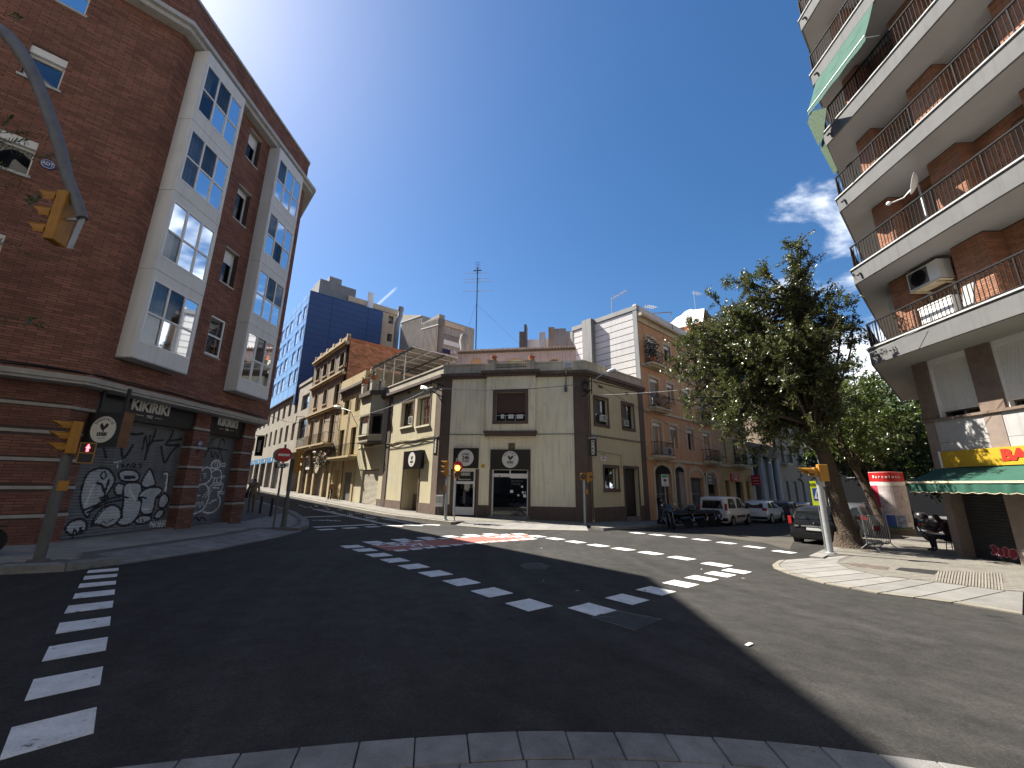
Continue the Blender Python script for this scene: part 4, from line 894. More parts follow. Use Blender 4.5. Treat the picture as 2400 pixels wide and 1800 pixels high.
for F_, segs in ((CF, [(pl, o24[0] - .05), (o24[1] + .08, oDr[0] - .08), (oDr[1] + .08, pr)]), (CRf, [(.5, dR[0] - .1), (dR[1] + .1, pR[0])]), (CLf, [(garL[1] + .05, sL[0]), (sL[1], doorL[0] - .05), (doorL[1] + .05, WL - .72)])):
 for a, b in segs: strip(F_, a, b, BZ, CPL + (.0 if F_ is CF else (.0 if F_ is CLf else -.02)), .03, brown if F_ is not CLf else brown2, 'plinth')
# cornice and parapet
def offC(d):
 f = [CLf.shift(d), CF.shift(d), CRf.shift(d)]; a = f[0].p(-.05, 0, 0); k1 = f[0].p(isect(f[0], f[1])[0], 0, 0); k2 = f[1].p(isect(f[1], f[2])[0], 0, 0); e = f[2].p(WR + .15, 0, 0)
 return [(p.x, p.y) for p in (a, k1, k2, e)]
def bandC(d0, d1, z0, z1, name, m): return MB().slab(offC(d1) + offC(d0)[::-1], z0, z1).build(name, m, cb)
cs = (CPT - CT)
bandC(-.3, .16, CT, CT + cs * .14, 'cornice', brown); bandC(-.3, .26, CT + cs * .14, CT + cs * .34, 'cornice', brown)
bandC(-.26, .03, CT + cs * .34, CPT - .10, 'parapet', parap); bandC(-.3, .08, CPT - .10, CPT, 'coping', parap)
bp2 = [(18, 48), (-4, 56), (-16, 46)]
MB().slab(offC(-.2) + [(CR[0] + .1, CR[1] + .1), (6, 40), (-5, 45)], CT - .1, CT + .05).build('roof_terrace', parap, cb)
bandC(-.02, .035, CST - .03, CST + .05, 'string_course', creamc)
# central bay of the chamfer
b0, b1, bz0, bz1 = rect(CF, zA, [(620, 378), (1315, 378), (1322, 1165), (600, 1165)], .35)
q = rect(CF, zA, [(758, 620), (1172, 615), (1172, 1022), (750, 1022)], .35)
BD = .35; Fb = CF.shift(BD)
mb = holes_wall(Fb, b0, b1, bz0, bz1 + .02, [q], .2)
mb.poly([CF.p(b0, 0, bz0), CF.p(b0, BD, bz0), CF.p(b0, BD, bz1), CF.p(b0, 0, bz1)]); mb.poly([CF.p(b1, 0, bz0), CF.p(b1, 0, bz1), CF.p(b1, BD, bz1), CF.p(b1, BD, bz0)]); mb.build('bay', creamc, cb)
MB().box(CF, b0 - .1, b1 + .08, .0, BD + .12, bz0 - .12, bz0).build('bay_base', brown, cb); MB().box(CF, b0 - .04, b1 + .02, .0, BD + .05, bz0 - .30, bz0 - .12).build('bay_base', brown, cb)
MB().box(CF, b0 - .12, b1 + .12, .0, BD + .14, bz1, bz1 + .16).build('bay_cornice', brown, cb); MB().box(CF, b0 - .32, b1 + .30, .0, BD + .30, bz1 + .16, bz1 + .34).build('bay_cornice', brown, cb)
fo = rect(CF, zA, [(712, 568), (1218, 568), (1212, 1065), (700, 1065)], .38)
def frame_around(F_, o, i, d, m, name='window_frame', th=.05):
 MB().box(F_, o[0], o[1], d - .01, d + th, i[3], o[3]).build(name, m, cb); MB().box(F_, o[0], o[1], d - .01, d + th + .02, o[2], i[2]).build(name, m, cb)
 MB().box(F_, o[0], i[0], d - .01, d + th - .004, i[2], i[3]).build(name, m, cb); MB().box(F_, i[1], o[1], d - .01, d + th - .004, i[2], i[3]).build(name, m, cb)
frame_around(Fb, fo, q, 0, brown)
zbl = zav(CF, zA, [(760, 918), (1170, 915)], .25)
for k in range(int((q[3] - zbl) / .06)): MB().box(Fb, q[0] + .01, q[1] - .01, -.12, -.10 + .008 * (k % 2), q[3] - .06 * (k + 1) + .004, q[3] - .06 * k).build('blind_slat', bblind, cb)
MB().box(Fb, q[0], q[1], -.21, -.19, q[2], q[3]).build('room_back', interior, cb)
mb = MB(); zr_ = zav(CF, zA, [(760, 945), (1170, 945)], .3); mb.tube([Fb.p(q[0], -.03, zr_), Fb.p(q[1], -.03, zr_)], .012)
for u in (q[0] + (q[1] - q[0]) * k / 3 for k in (1, 2)): mb.tube([Fb.p(u, -.03, q[2]), Fb.p(u, -.03, zr_)], .01)
mb.build('window_rail', alum, cb)
for k, (a, b) in enumerate(((820, 870), (930, 1005), (1050, 1142))):
 r4 = rect(CF, zA, [(a, 928), (b, 928), (b, 990), (a, 990)], .2); o = MB().box(Fb, r4[0], r4[1], -.17, -.165, r4[2], r4[3]).build('picture_card', cardw)
 tag(o, ['leftmost pale picture card in the brown bay window', 'middle pale picture card in the brown bay window', 'widest picture card with dark heart in the brown bay window'][k], 'card')
# parapet piers, railing and flower pots over the bay
pz0 = CT + cs * .34; Fpar = CF.shift(.1)
for k, (a, b) in enumerate(((640, 755), (1190, 1305))):
 r4 = rect(CF, zA, [(a, 150), (b, 150), (b, 290), (a, 290)], .1); MB().box(CF, r4[0], r4[1], -.26, .2, bz1 + .30, r4[3] - .08).build('parapet_pier', parap, cb); MB().box(CF, r4[0] - .04, r4[1] + .04, -.3, .24, r4[3] - .08, r4[3]).build('pier_cap', parap, cb)
 uc = (r4[0] + r4[1]) / 2 + .08; pt = thing('flower_pot', ['terracotta pot with bare stems on the pier nearer the tall antenna', 'terracotta pot with bare stems on the pier nearer the floodlight'][k], 'plant pot', CF.p(uc, -.02, r4[3]))
 MB().lathe([(.15, 0), (.20, .22), (.22, .22), (.22, .28), (.18, .28), (.17, .24)], CF.p(uc, -.02, r4[3]), 14).build('pot', terra, pt, True)
 mb = MB(); rr = random.Random(k)
 for i in range(16):
  a_ = rr.uniform(0, 6.28); l = rr.uniform(.15, .5); p0 = CF.p(uc, -.02, r4[3] + .25); mb.tube([p0, p0 + Vector((math.cos(a_) * l * .5, math.sin(a_) * l * .5, l * .5)), p0 + Vector((math.cos(a_) * l * .9, math.sin(a_) * l * .9, l * .55 + rr.uniform(-.1, .1)))], .008, 3)
 mb.build('stems', mat('dry_stem', (.22, .13, .07), .9, .3, 5), pt)
r4 = rect(CF, zA, [(765, 165), (1192, 165), (1192, 245), (765, 245)], .1); mb = MB()
mb.tube([CF.p(r4[0], .05, r4[3]), CF.p(r4[1], .05, r4[3])], .018, 5); mb.tube([CF.p(r4[0], .05, r4[2]), CF.p(r4[1], .05, r4[2])], .014, 5); mb.build('roof_railing', blackm, cb)
for k in range(15): u = r4[0] + (r4[1] - r4[0]) * (k + .5) / 15; MB().tube([CF.p(u, .05, r4[2]), CF.p(u, .05, r4[3])], .011, 4).build('railing_bar', blackm, cb)
MB().box(CF, r4[0], r4[1], -.2, .1, bz1 + .30, r4[2] - .05).build('parapet_low', parap, cb)
# chamfer shop fronts
def shopboard(par_label, F_, r4, d, cat='sign'):
 t = thing('shop_sign', par_label, cat, F_.p((r4[0] + r4[1]) / 2, 0, r4[2])); MB().box(F_, r4[0], r4[1], .0, d, r4[2], r4[3]).build('board', signblack, t); return t
r24 = rect(CF, zB, [(140, 62), (497, 62), (497, 352), (133, 352)], .12); t = shopboard('square black sign with white disc reading CATERING 24h AUTOSERVEI', CF, r24, .12)
c24 = CF.uv(*zB(316, 203), .12); rd = (CF.uv(*zB(432, 203), .12)[0] - CF.uv(*zB(198, 203), .12)[0]) / 2
n = 46; MB().prism(CF, [(c24[0] + rd * (1 if i % 2 else .94) * math.cos(math.pi * i / n), c24[1] + rd * (1 if i % 2 else .94) * math.sin(math.pi * i / n)) for i in range(2 * n)], .12, .128).build('badge_disc', offw, t)
txt(CF, 'CATERING', c24[0], c24[1] + rd * .42, rd * .2, .131, .62, blackm, t, bold=.04, depth=.005); txt(CF, '24h', c24[0], c24[1], rd * .44, .131, .95, blackm, t, bold=.05, depth=.005); txt(CF, 'AUTOSERVEI', c24[0], c24[1] - rd * .42, rd * .2, .131, .52, blackm, t, bold=.04, depth=.005)
rM = rect(CF, zB, [(672, 82), (1247, 82), (1247, 372), (670, 372)], .14); t = shopboard('wide black sign with white ROSTISSERIA rooster badge over the shop door', CF, rM, .14)
cM = CF.uv(*zB(957, 226), .14); rooster_badge(t, CF, cM[0], cM[1], rd, .142, 'ROSTISSERIA')
# 24h door
a, b, c, e = rect(CF, zB, [(150, 352), (455, 365), (440, 1025), (130, 1025)], -.1)
fz = lambda y: CF.uv(*zB(300, y), -.1)[1]
mb = MB()
for (u0, u1, z0, z1) in ((a, a + .09, c, e), (b - .09, b, c, e), (a + .09, b - .09, e - .18, e), (a + .09, b - .09, fz(578), fz(540)), (a + .09, b - .09, fz(940), fz(912)), (a + .09, b - .09, c, fz(985))): mb.box(CF, u0, u1, -.14, -.06, z0, z1)
dn = mb.build('shop_door', whitef, cb)
MB().box(CF, a + .09, b - .09, -.12, -.09, fz(985), fz(940)).build('door_panel', concw, dn); MB().box(CF, a + .09, b - .09, -.11, -.085, fz(540), e - .18).build('door_sign', signblack, dn)
um = (a + b) / 2; txt(CF, 'KIKIRIKI', um + .06, fz(440), .18, -.08, .62, offw, dn, bold=.05, depth=.006); txt(CF, 'Menjars per emportar', um, fz(512), .10, -.08, .62, offw, dn, bold=.02, depth=.005)
MB().poly; q_ = MB(); q_.poly([CF.p(a + .09, -.11, fz(912)), CF.p(b - .09, -.11, fz(912)), CF.p(b - .09, -.11, fz(578)), CF.p(a + .09, -.11, fz(578))]); q_.build('pane', doorgl, dn)
vm = thing('vending_machine', 'dark vending machine behind the glass of the 24h door', 'machine', CF.p(um, -.8, fz(985)))
MB().box(CF, a + .1, b - .12, -.75, -.45, fz(1000), fz(585)).build('cabinet', mat('machine_dark', (.03, .03, .035), .4, .2, 3), vm)
for k in range(5):
 for j in range(3): MB().box(CF, a + .2 + j * .2, a + .32 + j * .2, -.45, -.40, fz(900 - k * 62), fz(870 - k * 62)).build('product', [offw, redsign, yplate][(k + j) % 3], vm)
for k in (0, 1): MB().tube([CF.p(um - .03 + .09 * k, -.08, fz(860)), CF.p(um - .03 + .09 * k, -.08, fz(690))], .014).build('pull_handle', steelg, dn)
# main shop door
a, b, c, e = oDr; um = (a + b) / 2; fz = lambda y: CF.uv(*zB(957, y), -.1)[1]; mb = MB()
for (u0, u1, z0, z1) in ((a, a + .07, c, e), (b - .06, b, c, e), (a + .07, b - .06, fz(480), fz(430)), (um - .03, um + .03, fz(430), e), (um + .0, b - .06, fz(497), fz(480)), (a + .07, b - .06, e - .03, e)): mb.box(CF, u0, u1, -.16, -.06, z0, z1)
dn = mb.build('shop_door', whitef, cb)
for (u0, u1, z0, z1) in ((a + .07, um - .03, fz(430), e - .03), (um + .03, b - .06, fz(430), e - .03), (um, b - .06, c, fz(497)), (a + .07, um, c, fz(480))):
 q_ = MB(); dd = -.12 if u0 > um - .1 else -.15; q_.poly([CF.p(u0, dd, z0), CF.p(u1, dd, z0), CF.p(u1, dd, z1), CF.p(u0, dd, z1)]); q_.build('pane', doorgl, dn)
MB().box(CF, a + .4, a + .5, -.06, -.05, fz(470), fz(458)).build('door_sensor', blackm, dn)
g_txt = mat('faint_lettering', (.12, .12, .12), .6, .1, 3)
txt(CF, 'Rostisseria', um + .42, fz(535), .14, -.115, .8, g_txt, dn, depth=.003); txt(CF, 'Catering', um + .34, fz(575), .14, -.115, .8, g_txt, dn, depth=.003)
for k, (x, y, s_) in enumerate(((1128, 618, 17), (978, 690, 22), (1140, 700, 14), (1176, 702, 10), (1075, 742, 13), (1166, 750, 22))):
 p_ = CF.uv(*zB(x, y), -.11); h_ = s_ / 6.144 / 40;
 (MB().prism(CF, [(p_[0] + h_ * math.cos(i * .524), p_[1] + h_ * math.sin(i * .524)) for i in range(12)], -.117, -.113) if k == 0 else MB().box(CF, p_[0] - h_, p_[0] + h_, -.117, -.113, p_[1] - h_ * (.7 if k in (1, 3) else 1), p_[1] + h_)).build('door_sticker', cardw, dn)
for F_, x0, x1, z0, z1 in ((CF, oDr[0] - .16, oDr[0], BZ, oDr[3]), (CF, oDr[1], oDr[1] + .16, BZ, oDr[3]), (CF, o24[0] - .1, o24[0] + .02, BZ, o24[3]), (CF, o24[1] - .02, o24[1] + .14, BZ, o24[3])): MB().box(F_, x0, x1, -.03, .05, z0, z1).build('door_jamb', brown, cb)
MB().box(CF, a - .1, b + .1, -.3, .18, BZ, c).build('door_step', granite_d, cb)
MB().box(CF, .1, W_ - .1, -1.4, -1.3, BZ, CST).build('room_back', interior, cb); MB().slab([tuple(CF.p(u, d_, 0)[:2]) for u, d_ in ((.1, -.26), (W_ - .1, -.26), (W_ - .1, -1.3), (.1, -1.3))], BZ, oDr[2] - .02).build('shop_floor', interior, cb)
# dog at the door
uD = CF.uv(*zB(1050, 1000), -.2)
dog = MB(); dz = oDr[2] + .0
def dp(x, y, z): return CF.p(uD[0] + x, .05 + y, dz + z)
dog.tube([dp(-.42, 0, .30), dp(-.30, 0, .34), dp(-.22, 0, .33)], [.03, .075, .05], 8); dog.tube([dp(-.25, 0, .28), dp(-.12, .02, .17), dp(.1, .03, .14), dp(.3, .03, .13), dp(.42, .02, .10)], [.06, .11, .13, .12, .05], 8)
dog.tube([dp(-.15, .06, .08), dp(-.3, .1, .03), dp(-.42, .12, .02)], [.045, .03, .03], 6); dog.tube([dp(-.1, -.06, .08), dp(-.25, -.05, .03), dp(-.38, -.04, .02)], [.045, .03, .03], 6)
dog.tube([dp(.3, .08, .1), dp(.42, .14, .04), dp(.3, .18, .02)], [.07, .04, .03], 6); dog.tube([dp(.4, .03, .08), dp(.55, .08, .03), dp(.66, .12, .02)], [.03, .02, .012], 6)
dog.poly([dp(-.30, .06, .39), dp(-.25, .1, .30), dp(-.22, .06, .38)]); dog.poly([dp(-.30, -.06, .39), dp(-.25, -.1, .30), dp(-.22, -.06, .38)])
tag(dog.build('dog', mat('dog_coat', (.02, .018, .016), .8, .3, 6, col2=(.25, .22, .18)), None, True), 'dark dog lying at the foot of the shop glass door', 'dog')
# left face openings
for k, r4 in enumerate((w1L, w2L)):
 o4 = (r4[0] - .12, r4[1] + .12, r4[2] - .14, r4[3] + .1)
 MB().box(CLf, r4[0], r4[1], -.32, -.29, r4[2], r4[3]).build('room_back', interior, cb); window(cb, CLf, r4[0], r4[1], r4[2], r4[3], -.22, brown, darkgl, 2, 1, .06)
 frame_around(CLf, o4, r4, .0, brown2, 'window_surround', .03); MB().box(CLf, r4[0] - .14, r4[1] + .14, .0, .12, r4[2] - .16, r4[2] - .06).build('window_sill', creamc, cb)
def ac_box(F_, u, z, d, label, w_=.5, h=.36, group='window air conditioners'):
 t = thing('window_air_conditioner', label, 'air conditioner', F_.p(u, d, z), None); mb = MB()
 MB().box(F_, u - w_ / 2, u + w_ / 2, d - .25, d, z, z + h).build('case', whitef, t); MB().box(F_, u - w_ / 2 + .04, u + w_ / 2 - .04, d, d + .006, z + .04, z + h - .04).build('grille', poleg, t)
 for k in range(5): MB().box(F_, u - w_ / 2 + .05, u + w_ / 2 - .05, d + .006, d + .012, z + .07 + k * .05, z + .085 + k * .05).build('grille_slat', steelg, t)
p_ = CLf.uv(*zL1(1290, 1590), 0); ac_box(CLf, p_[0], p_[1], -.02, 'white window air conditioner in the lit side of the cream building', .55, .5)
p_ = CRf.uv(*zR1(578, 1265), 0); ac_box(CRf, p_[0], p_[1], .02, 'white window air conditioner beside the wire bracket on the shaded side', .5, .4)
p_ = CRf.uv(*zR1(1000, 1345), 0); ac_box(CRf, p_[0], p_[1], -.1, 'dull window air conditioner next to the orange building', .5, .4)
MB().box(CLf, garL[0], garL[1], -.32, -.28, -.6, garL[3]).build('room_back', interior, cb)
tanfr = mat('shutter_sand', (.42, .38, .30), .6, .2, 2, streak=.4)
gs = rect(CLf, zL2, [(195, 722), (465, 700), (415, 1275), (150, 1240)]); shutter(CLf, garL[0] + .03, garL[1] - .03, gs[2] - .05, gs[3], -.12, [], cb, base=tanfr, pitch=.09, ustep=.3); MB().box(CLf, garL[0], garL[1], -.16, -.1, gs[3], garL[3]).build('shutter_lintel', brown, cb)
# door passage, sign and street bay
dF = doorL; MB().box(CLf, dF[0], dF[1], -.95, -.90, -.6, dF[3]).build('passage_back', cream, cb); MB().box(CLf, dF[0] + .02, dF[1] - .02, -.89, -.86, -.5, .85).build('passage_dado', brown2, cb); MB().box(CLf, dF[0], dF[1], -.9, 0, -1, -.32).build('passage_floor', granite_d, cb)
MB().box(CLf, dF[1] - .35, dF[1] - .03, -.88, -.83, 1.75, 2.4).build('passage_window', interior, cb); MB().box(CLf, dF[1] - .1, dF[1] - .02, -.8, -.1, -.3, 1.6).build('passage_door', brown2, cb)
for a_, b_ in ((dF[0] - .07, dF[0]), (dF[1], dF[1] + .07)): MB().box(CLf, a_, b_, -.02, .05, BZ, dF[3]).build('door_jamb', brown2, cb)
rS = rect(CLf, zL2, [(878, 400), (1160, 380), (1140, 680), (862, 685)], .25); t = shopboard('black canopy sign with white rooster badge over the passage door', CLf, rS, .25)
cS = CLf.uv(*zL2(1003, 530), .25); rs_ = (CLf.uv(*zL2(1003, 410), .25)[1] - CLf.uv(*zL2(1003, 650), .25)[1]) / 2; rooster_badge(t, CLf, cS[0], cS[1], rs_, .252, '')
yp = CLf.uv(*zL2(1230, 575));
def yellow_plate(F_, u, z, s_, label): t = thing('yellow_plate', label, 'plate', F_.p(u, 0, z - s_)); MB().box(F_, u - s_, u + s_, .0, .02, z - s_ * .8, z + s_ * .8).build('plate', yplate, t); MB().box(F_, u - s_ * .4, u + s_ * .4, .02, .023, z - s_ * .1, z + s_ * .5).build('plate_mark', terra, t); MB().box(F_, u - s_ * .8, u + s_ * .8, .02, .023, z - s_ * .6, z - s_ * .4).build('plate_line', terra, t)
yellow_plate(CLf, yp[0], yp[1], .13, 'yellow notice plate on the sunlit side wall beside the passage sign'); yp = CF.uv(*zB(565, 320)); yellow_plate(CF, yp[0], yp[1], .13, 'yellow notice plate between the two shop signs'); yp = CRf.uv(*zR2(878, 512)); yellow_plate(CRf, yp[0], yp[1], .1, 'yellow notice plate beside the dark side door')
yp = CF.uv(*zB(980, 38)); MB().box(CF, yp[0] - .2, yp[0] + .2, .0, .04, yp[1] - .17, yp[1] + .2).build('brown_plaque', brown2, cb)
# polygonal bay at the street end
Bp = CLf; B0, Bz0 = Bp.uv(*zL2(70, 270), .8); u_e = Bp.uv(*zL2(280, 225), .8)[0]; u_w = Bp.uv(*zL2(515, 225), 0)[0]
zb0 = zav(Bp, zL2, [(90, 262), (275, 222)], .8); zb1 = zav(Bp, zL1, [(200, 1060), (445, 995)], .8)
B0 = max(.75, u_e - 2.2)
plan = [(B0 - .6, 0), (B0, .8), (u_e, .8), (u_w, 0)]
for k in range(3):
 (ua, da), (ub, db) = plan[k], plan[k + 1]; pa, pb = Bp.p(ua, da, 0), Bp.p(ub, db, 0); Fk = Fr((pa.x, pa.y), (pb.x, pb.y)); l = Fk.len
 h4 = (l * .16, l * .84, zb0 + .55, zb0 + 2.05) if k != 1 else (l * .14, l * .90, zb0 + .55, zb0 + 2.05)
 holes_wall(Fk, 0, l, zb0, zb1 + .1, [h4], .15).build('bay', cream, cb); MB().box(Fk, h4[0], h4[1], -.2, -.16, h4[2], h4[3]).build('room_back', interior, cb)
 window(cb, Fk, h4[0], h4[1], h4[2], h4[3], -.08, brown, darkgl, 1, 1, .07); frame_around(Fk, (h4[0] - .1, h4[1] + .1, h4[2] - .1, h4[3] + .1), h4, 0, brown, 'window_surround', .02)
 MB().box(Fk, h4[0] - .14, h4[1] + .14, .0, .1, h4[2] - .14, h4[2] - .06).build('window_sill', creamc, cb)
 if k == 1: MB().box(Fk, h4[0] + .35, h4[1] - .07, -.12, -.1, h4[2], h4[3] - .5).build('blind', curt2, cb)
pp = [Bp.p(u, d_, 0) for u, d_ in plan]; MB().slab([(p.x, p.y) for p in pp], zb0 - .12, zb0).build('bay_base', brown, cb)
pp = [Bp.p(u, d_, 0) for u, d_ in ((B0 - .85, -.2), (B0 - .1, 1.0), (u_e + .12, 1.0), (u_w + .25, -.2))]; MB().slab([(p.x, p.y) for p in pp], zb1, zb1 + .35).build('bay_cornice', brown, cb)
# terrace balustrade on the bay with pots
for k, (x, y0) in enumerate(((520, 715), (760, 745), (300, 790))):
 p_ = Bp.uv(*zL1(x, 900 if k < 2 else 900), .75); uq = min(max(p_[0], B0), u_e - .1) if k != 1 else u_w - .4; dq = .8 if k != 1 else .3
 MB().box(Bp, uq - .2, uq + .2, dq - .25, dq + .1, zb1 + .35, zb1 + 1.15).build('parapet_pier', parap, cb); MB().box(Bp, uq - .24, uq + .24, dq - .28, dq + .13, zb1 + 1.15, zb1 + 1.22).build('pier_cap', parap, cb)
 if k != 1:
  pt = thing('flower_pot', ['terracotta pot with yellow green plant on the street bay terrace', '', 'terracotta pot with leafy green plant at the outer street bay pier'][k], 'plant pot', Bp.p(uq, dq - .08, zb1 + 1.22))
  MB().lathe([(.16, 0), (.24, .38), (.26, .38), (.26, .45), (.2, .45)], Bp.p(uq, dq - .08, zb1 + 1.22), 12).build('pot', terra, pt, True); mb = MB(); rr = random.Random(k)
  for i in range(60):
   c = Bp.p(uq, dq - .08, zb1 + 1.7) + Vector((rr.gauss(0, .16), rr.gauss(0, .16), rr.gauss(.1, .14))); a_ = Vector((rr.uniform(-1, 1), rr.uniform(-1, 1), rr.uniform(-1, 1))) * .08; b_ = Vector((rr.uniform(-1, 1), rr.uniform(-1, 1), rr.uniform(-1, 1))) * .05; mb.poly([c - a_, c + b_, c + a_, c - b_])
  mb.build('leaves', leafm, pt)
mb = MB(); ra, rb_ = Bp.p(u_e - .1, .7, zb1 + .9), Bp.p(u_w - .4, .3, zb1 + .9); mb.tube([ra, rb_], .015, 5)
for k in range(7): p_ = ra.lerp(rb_, (k + .5) / 7); mb.tube([p_, p_ - Vector((0, 0, .55))], .01, 4)
mb.build('roof_railing', blackm, cb)
# right face
for k, r4 in enumerate((w1R, w2R, w3R)):
 o4 = (r4[0] - .14, r4[1] + .14, r4[2] - .18, r4[3] + .16); MB().box(CRf, r4[0], r4[1], -.27, -.24, r4[2], r4[3]).build('room_back', interior, cb)
 window(cb, CRf, r4[0], r4[1], r4[2], r4[3], -.16, brown, doorgl if k == 2 else darkgl, 2, 1, .05); frame_around(CRf, o4, r4, 0, brown, 'window_surround', .04)
 if k < 2: MB().box(CRf, r4[0] + .05, r4[0] + (r4[1] - r4[0]) * .62, -.2, -.18, r4[2] + (r4[3] - r4[2]) * .42, r4[3]).build('blind', mat('blind_dark', (.09, .08, .07), .7, .2, 3), cb)
MB().box(CRf, dR[0], dR[1], -.32, -.27, -.7, dR[3]).build('side_door', mat('door_dark', (.022, .016, .014), .5, .2, 3), cb); frame_around(CRf, (dR[0] - .12, dR[1] + .12, -.8, dR[3] + .15), (dR[0], dR[1], -.79, dR[3]), 0, brown, 'door_frame', .04)
zst = zav(CRf, zR2, [(975, 1290), (1210, 1285)]); MB().box(CRf, dR[0], dR[1], -.2, .06, BZ, zst).build('door_step', granite, cb)
for pts in ([(465, 620), (545, 640), (545, 685), (470, 670)], [(943, 742), (1002, 757), (1002, 805), (945, 792)]): r4 = rect(CRf, zR1, pts); MB().box(CRf, r4[0], r4[1], .0, .01, r4[2], r4[3]).build('air_vent', brown, cb)
r4 = rect(CLf, zL1, [(1250, 895), (1318, 875), (1312, 935), (1245, 955)]); MB().box(CLf, r4[0], r4[1], .0, .01, r4[2], r4[3]).build('air_vent', brown, cb)
r4 = rect(CRf, zR2, [(510, 208), (600, 215), (603, 303), (512, 296)]); t = thing('street_name_plate', 'small pale street name plate above the side window', 'sign', CRf.p(r4[0], .02, r4[2])); MB().box(CRf, r4[0], r4[1], .0, .025, r4[2], r4[3]).build('plate', whitef, t)
for k in range(3): MB().box(CRf, r4[0] + .12 + .04 * (k == 1), r4[1] - .12 - .04 * (k == 1), .025, .028, r4[2] + .10 + k * .11, r4[2] + .15 + k * .11).build('plate_line', poleg, t)
# vertical lightbox banners on both corners
def corner_banner(F_, zf, pts, u, label, out):
 r4 = rect(F_, zf, pts, .05); w_ = .42; p_ = F_.p(u, .05, 0); Fq = Fr((p_.x, p_.y), dr=out); zc0, zc1 = r4[2], r4[3]
 t = thing('banner_sign', label, 'sign', Fq.p(w_ / 2, 0, zc0)); MB().box(Fq, .02, .02 + w_, -.16, 0, zc0, zc1).build('panel', signblack, t); MB().box(Fq, -.05, .1 + w_, -.2, .04, zc1, zc1 + .07).build('lamp_hood', steelg, t)
 txt(Fq, 'KIKIRIKI', .02 + w_ / 2, (zc0 + zc1) / 2, w_ * .42, .004, .95, offw, t, bold=.04, depth=.006, rot=R(90))
n_ = (CF.n + CLf.n).normalized(); nn = n_ ; ox = Vector((1, -.12, 0)).normalized()
corner_banner(CLf, zL2, [(1385, 172), (1465, 165), (1440, 455), (1368, 450)], WL - .65, 'vertical black KIKIRIKI lightbox by the corner facing the far street', (.62, -.78))
corner_banner(CRf, zR1, [(225, 1560), (318, 1570), (318, 1870), (225, 1870)], .15, 'vertical black KIKIRIKI lightbox on the corner beside the side windows', (.97, -.22))
# conduits along the facades
mb = MB(); mb.tube([CF.p(u, .06, CST + .1 + .01 * math.sin(u)) for u in np.arange(.3, W_, .5)], .018, 5); mb.tube([CLf.p(u, .06, CST + .06 + .05 * math.sin(u * 1.7)) for u in np.arange(garL[0], WL - .1, .35)], .016, 5); mb.tube([CLf.p(u, .07, CST - .05 + .09 * math.sin(u * 2.3)) for u in np.arange(5.5, WL - .3, .3)], .013, 5)
mb.tube([CRf.p(u, .06, CST + .03) for u in np.arange(.4, WR, .5)], .022, 5); mb.tube([CRf.p(u, .06, CST + .1) for u in np.arange(.4, WR, .5)], .018, 5); z_ = CRf.uv(*zR2(330, 115))[1]; uu = CRf.uv(*zR2(855, 185))[0]; mb.tube([CRf.p(.4, .05, z_), CRf.p(uu, .05, z_ - .12), CRf.p(uu, .05, z_ - 1.0)], .013, 5)
mb.tube([CRf.p(.3, .08, z) for z in np.arange(-.3, CT, .6)], .035, 6); mb.build('conduit', brown, cb)
# rooftop: pink room with tiled scalloped edge
zP = Z(1060, 600, 6.144); PF = CF.shift(-3.8); pu0 = PF.uv(*zP(85, 1400))[0]; pu1 = PF.uv(*zP(1780, 1400))[0]; pzt = zav(PF, zP, [(135, 1390), (1700, 1380)]); pzs = zav(PF, zP, [(135, 1325), (1700, 1322)])
pk = thing('pink_roof_room', 'pink rooftop room with scalloped tile edge and arched doorways', 'roof room', PF.p(4, 0, CT))
arch = [(270, 420), (790, 1060), (1395, 1540)]; hol = []
ah = []
for x0, x1 in arch:
 u0, u1 = PF.uv(*zP(x0, 1500))[0], PF.uv(*zP(x1, 1500))[0]; zt = PF.uv(*zP((x0 + x1) / 2, 1478))[1]; ah.append((u0, u1, zt))
MB().box(PF, pu0, pu1, -4, 0, CT, pzt).build('wall', pinkp, pk)
for k, (u0, u1, zt) in enumerate(ah):
 c, r_ = (u0 + u1) / 2, (u1 - u0) / 2; pts = [(u0, CT + .2)] + [(c - r_ * math.cos(a), zt - r_ * .55 + r_ * .55 * math.sin(a)) for a in np.linspace(0, math.pi, 14)] + [(u1, CT + .2)]
 MB().prism(PF, pts, 0, .03).build('arch_surround', orangep, pk)
 MB().prism(PF, [((u - c) * .9 + c, z - .08) for u, z in pts], .03, .034).build('arch_opening', orangep if k == 0 else (cream if k == 1 else brown2), pk)
nsc = 42
for k in range(nsc):
 u = pu0 + (pu1 - pu0) * (k + .5) / nsc; w_ = (pu1 - pu0) / nsc / 2; MB().tube([PF.p(u, .18, pzt + .22), PF.p(u, -.5, pzt + .36)], w_ * .86, 7).build('roof_tile', pinkp if k % 3 else parap, pk)
MB().box(PF, pu0, pu1, -.5, .1, pzt, pzt + .22).build('tile_bed', brown2, pk)
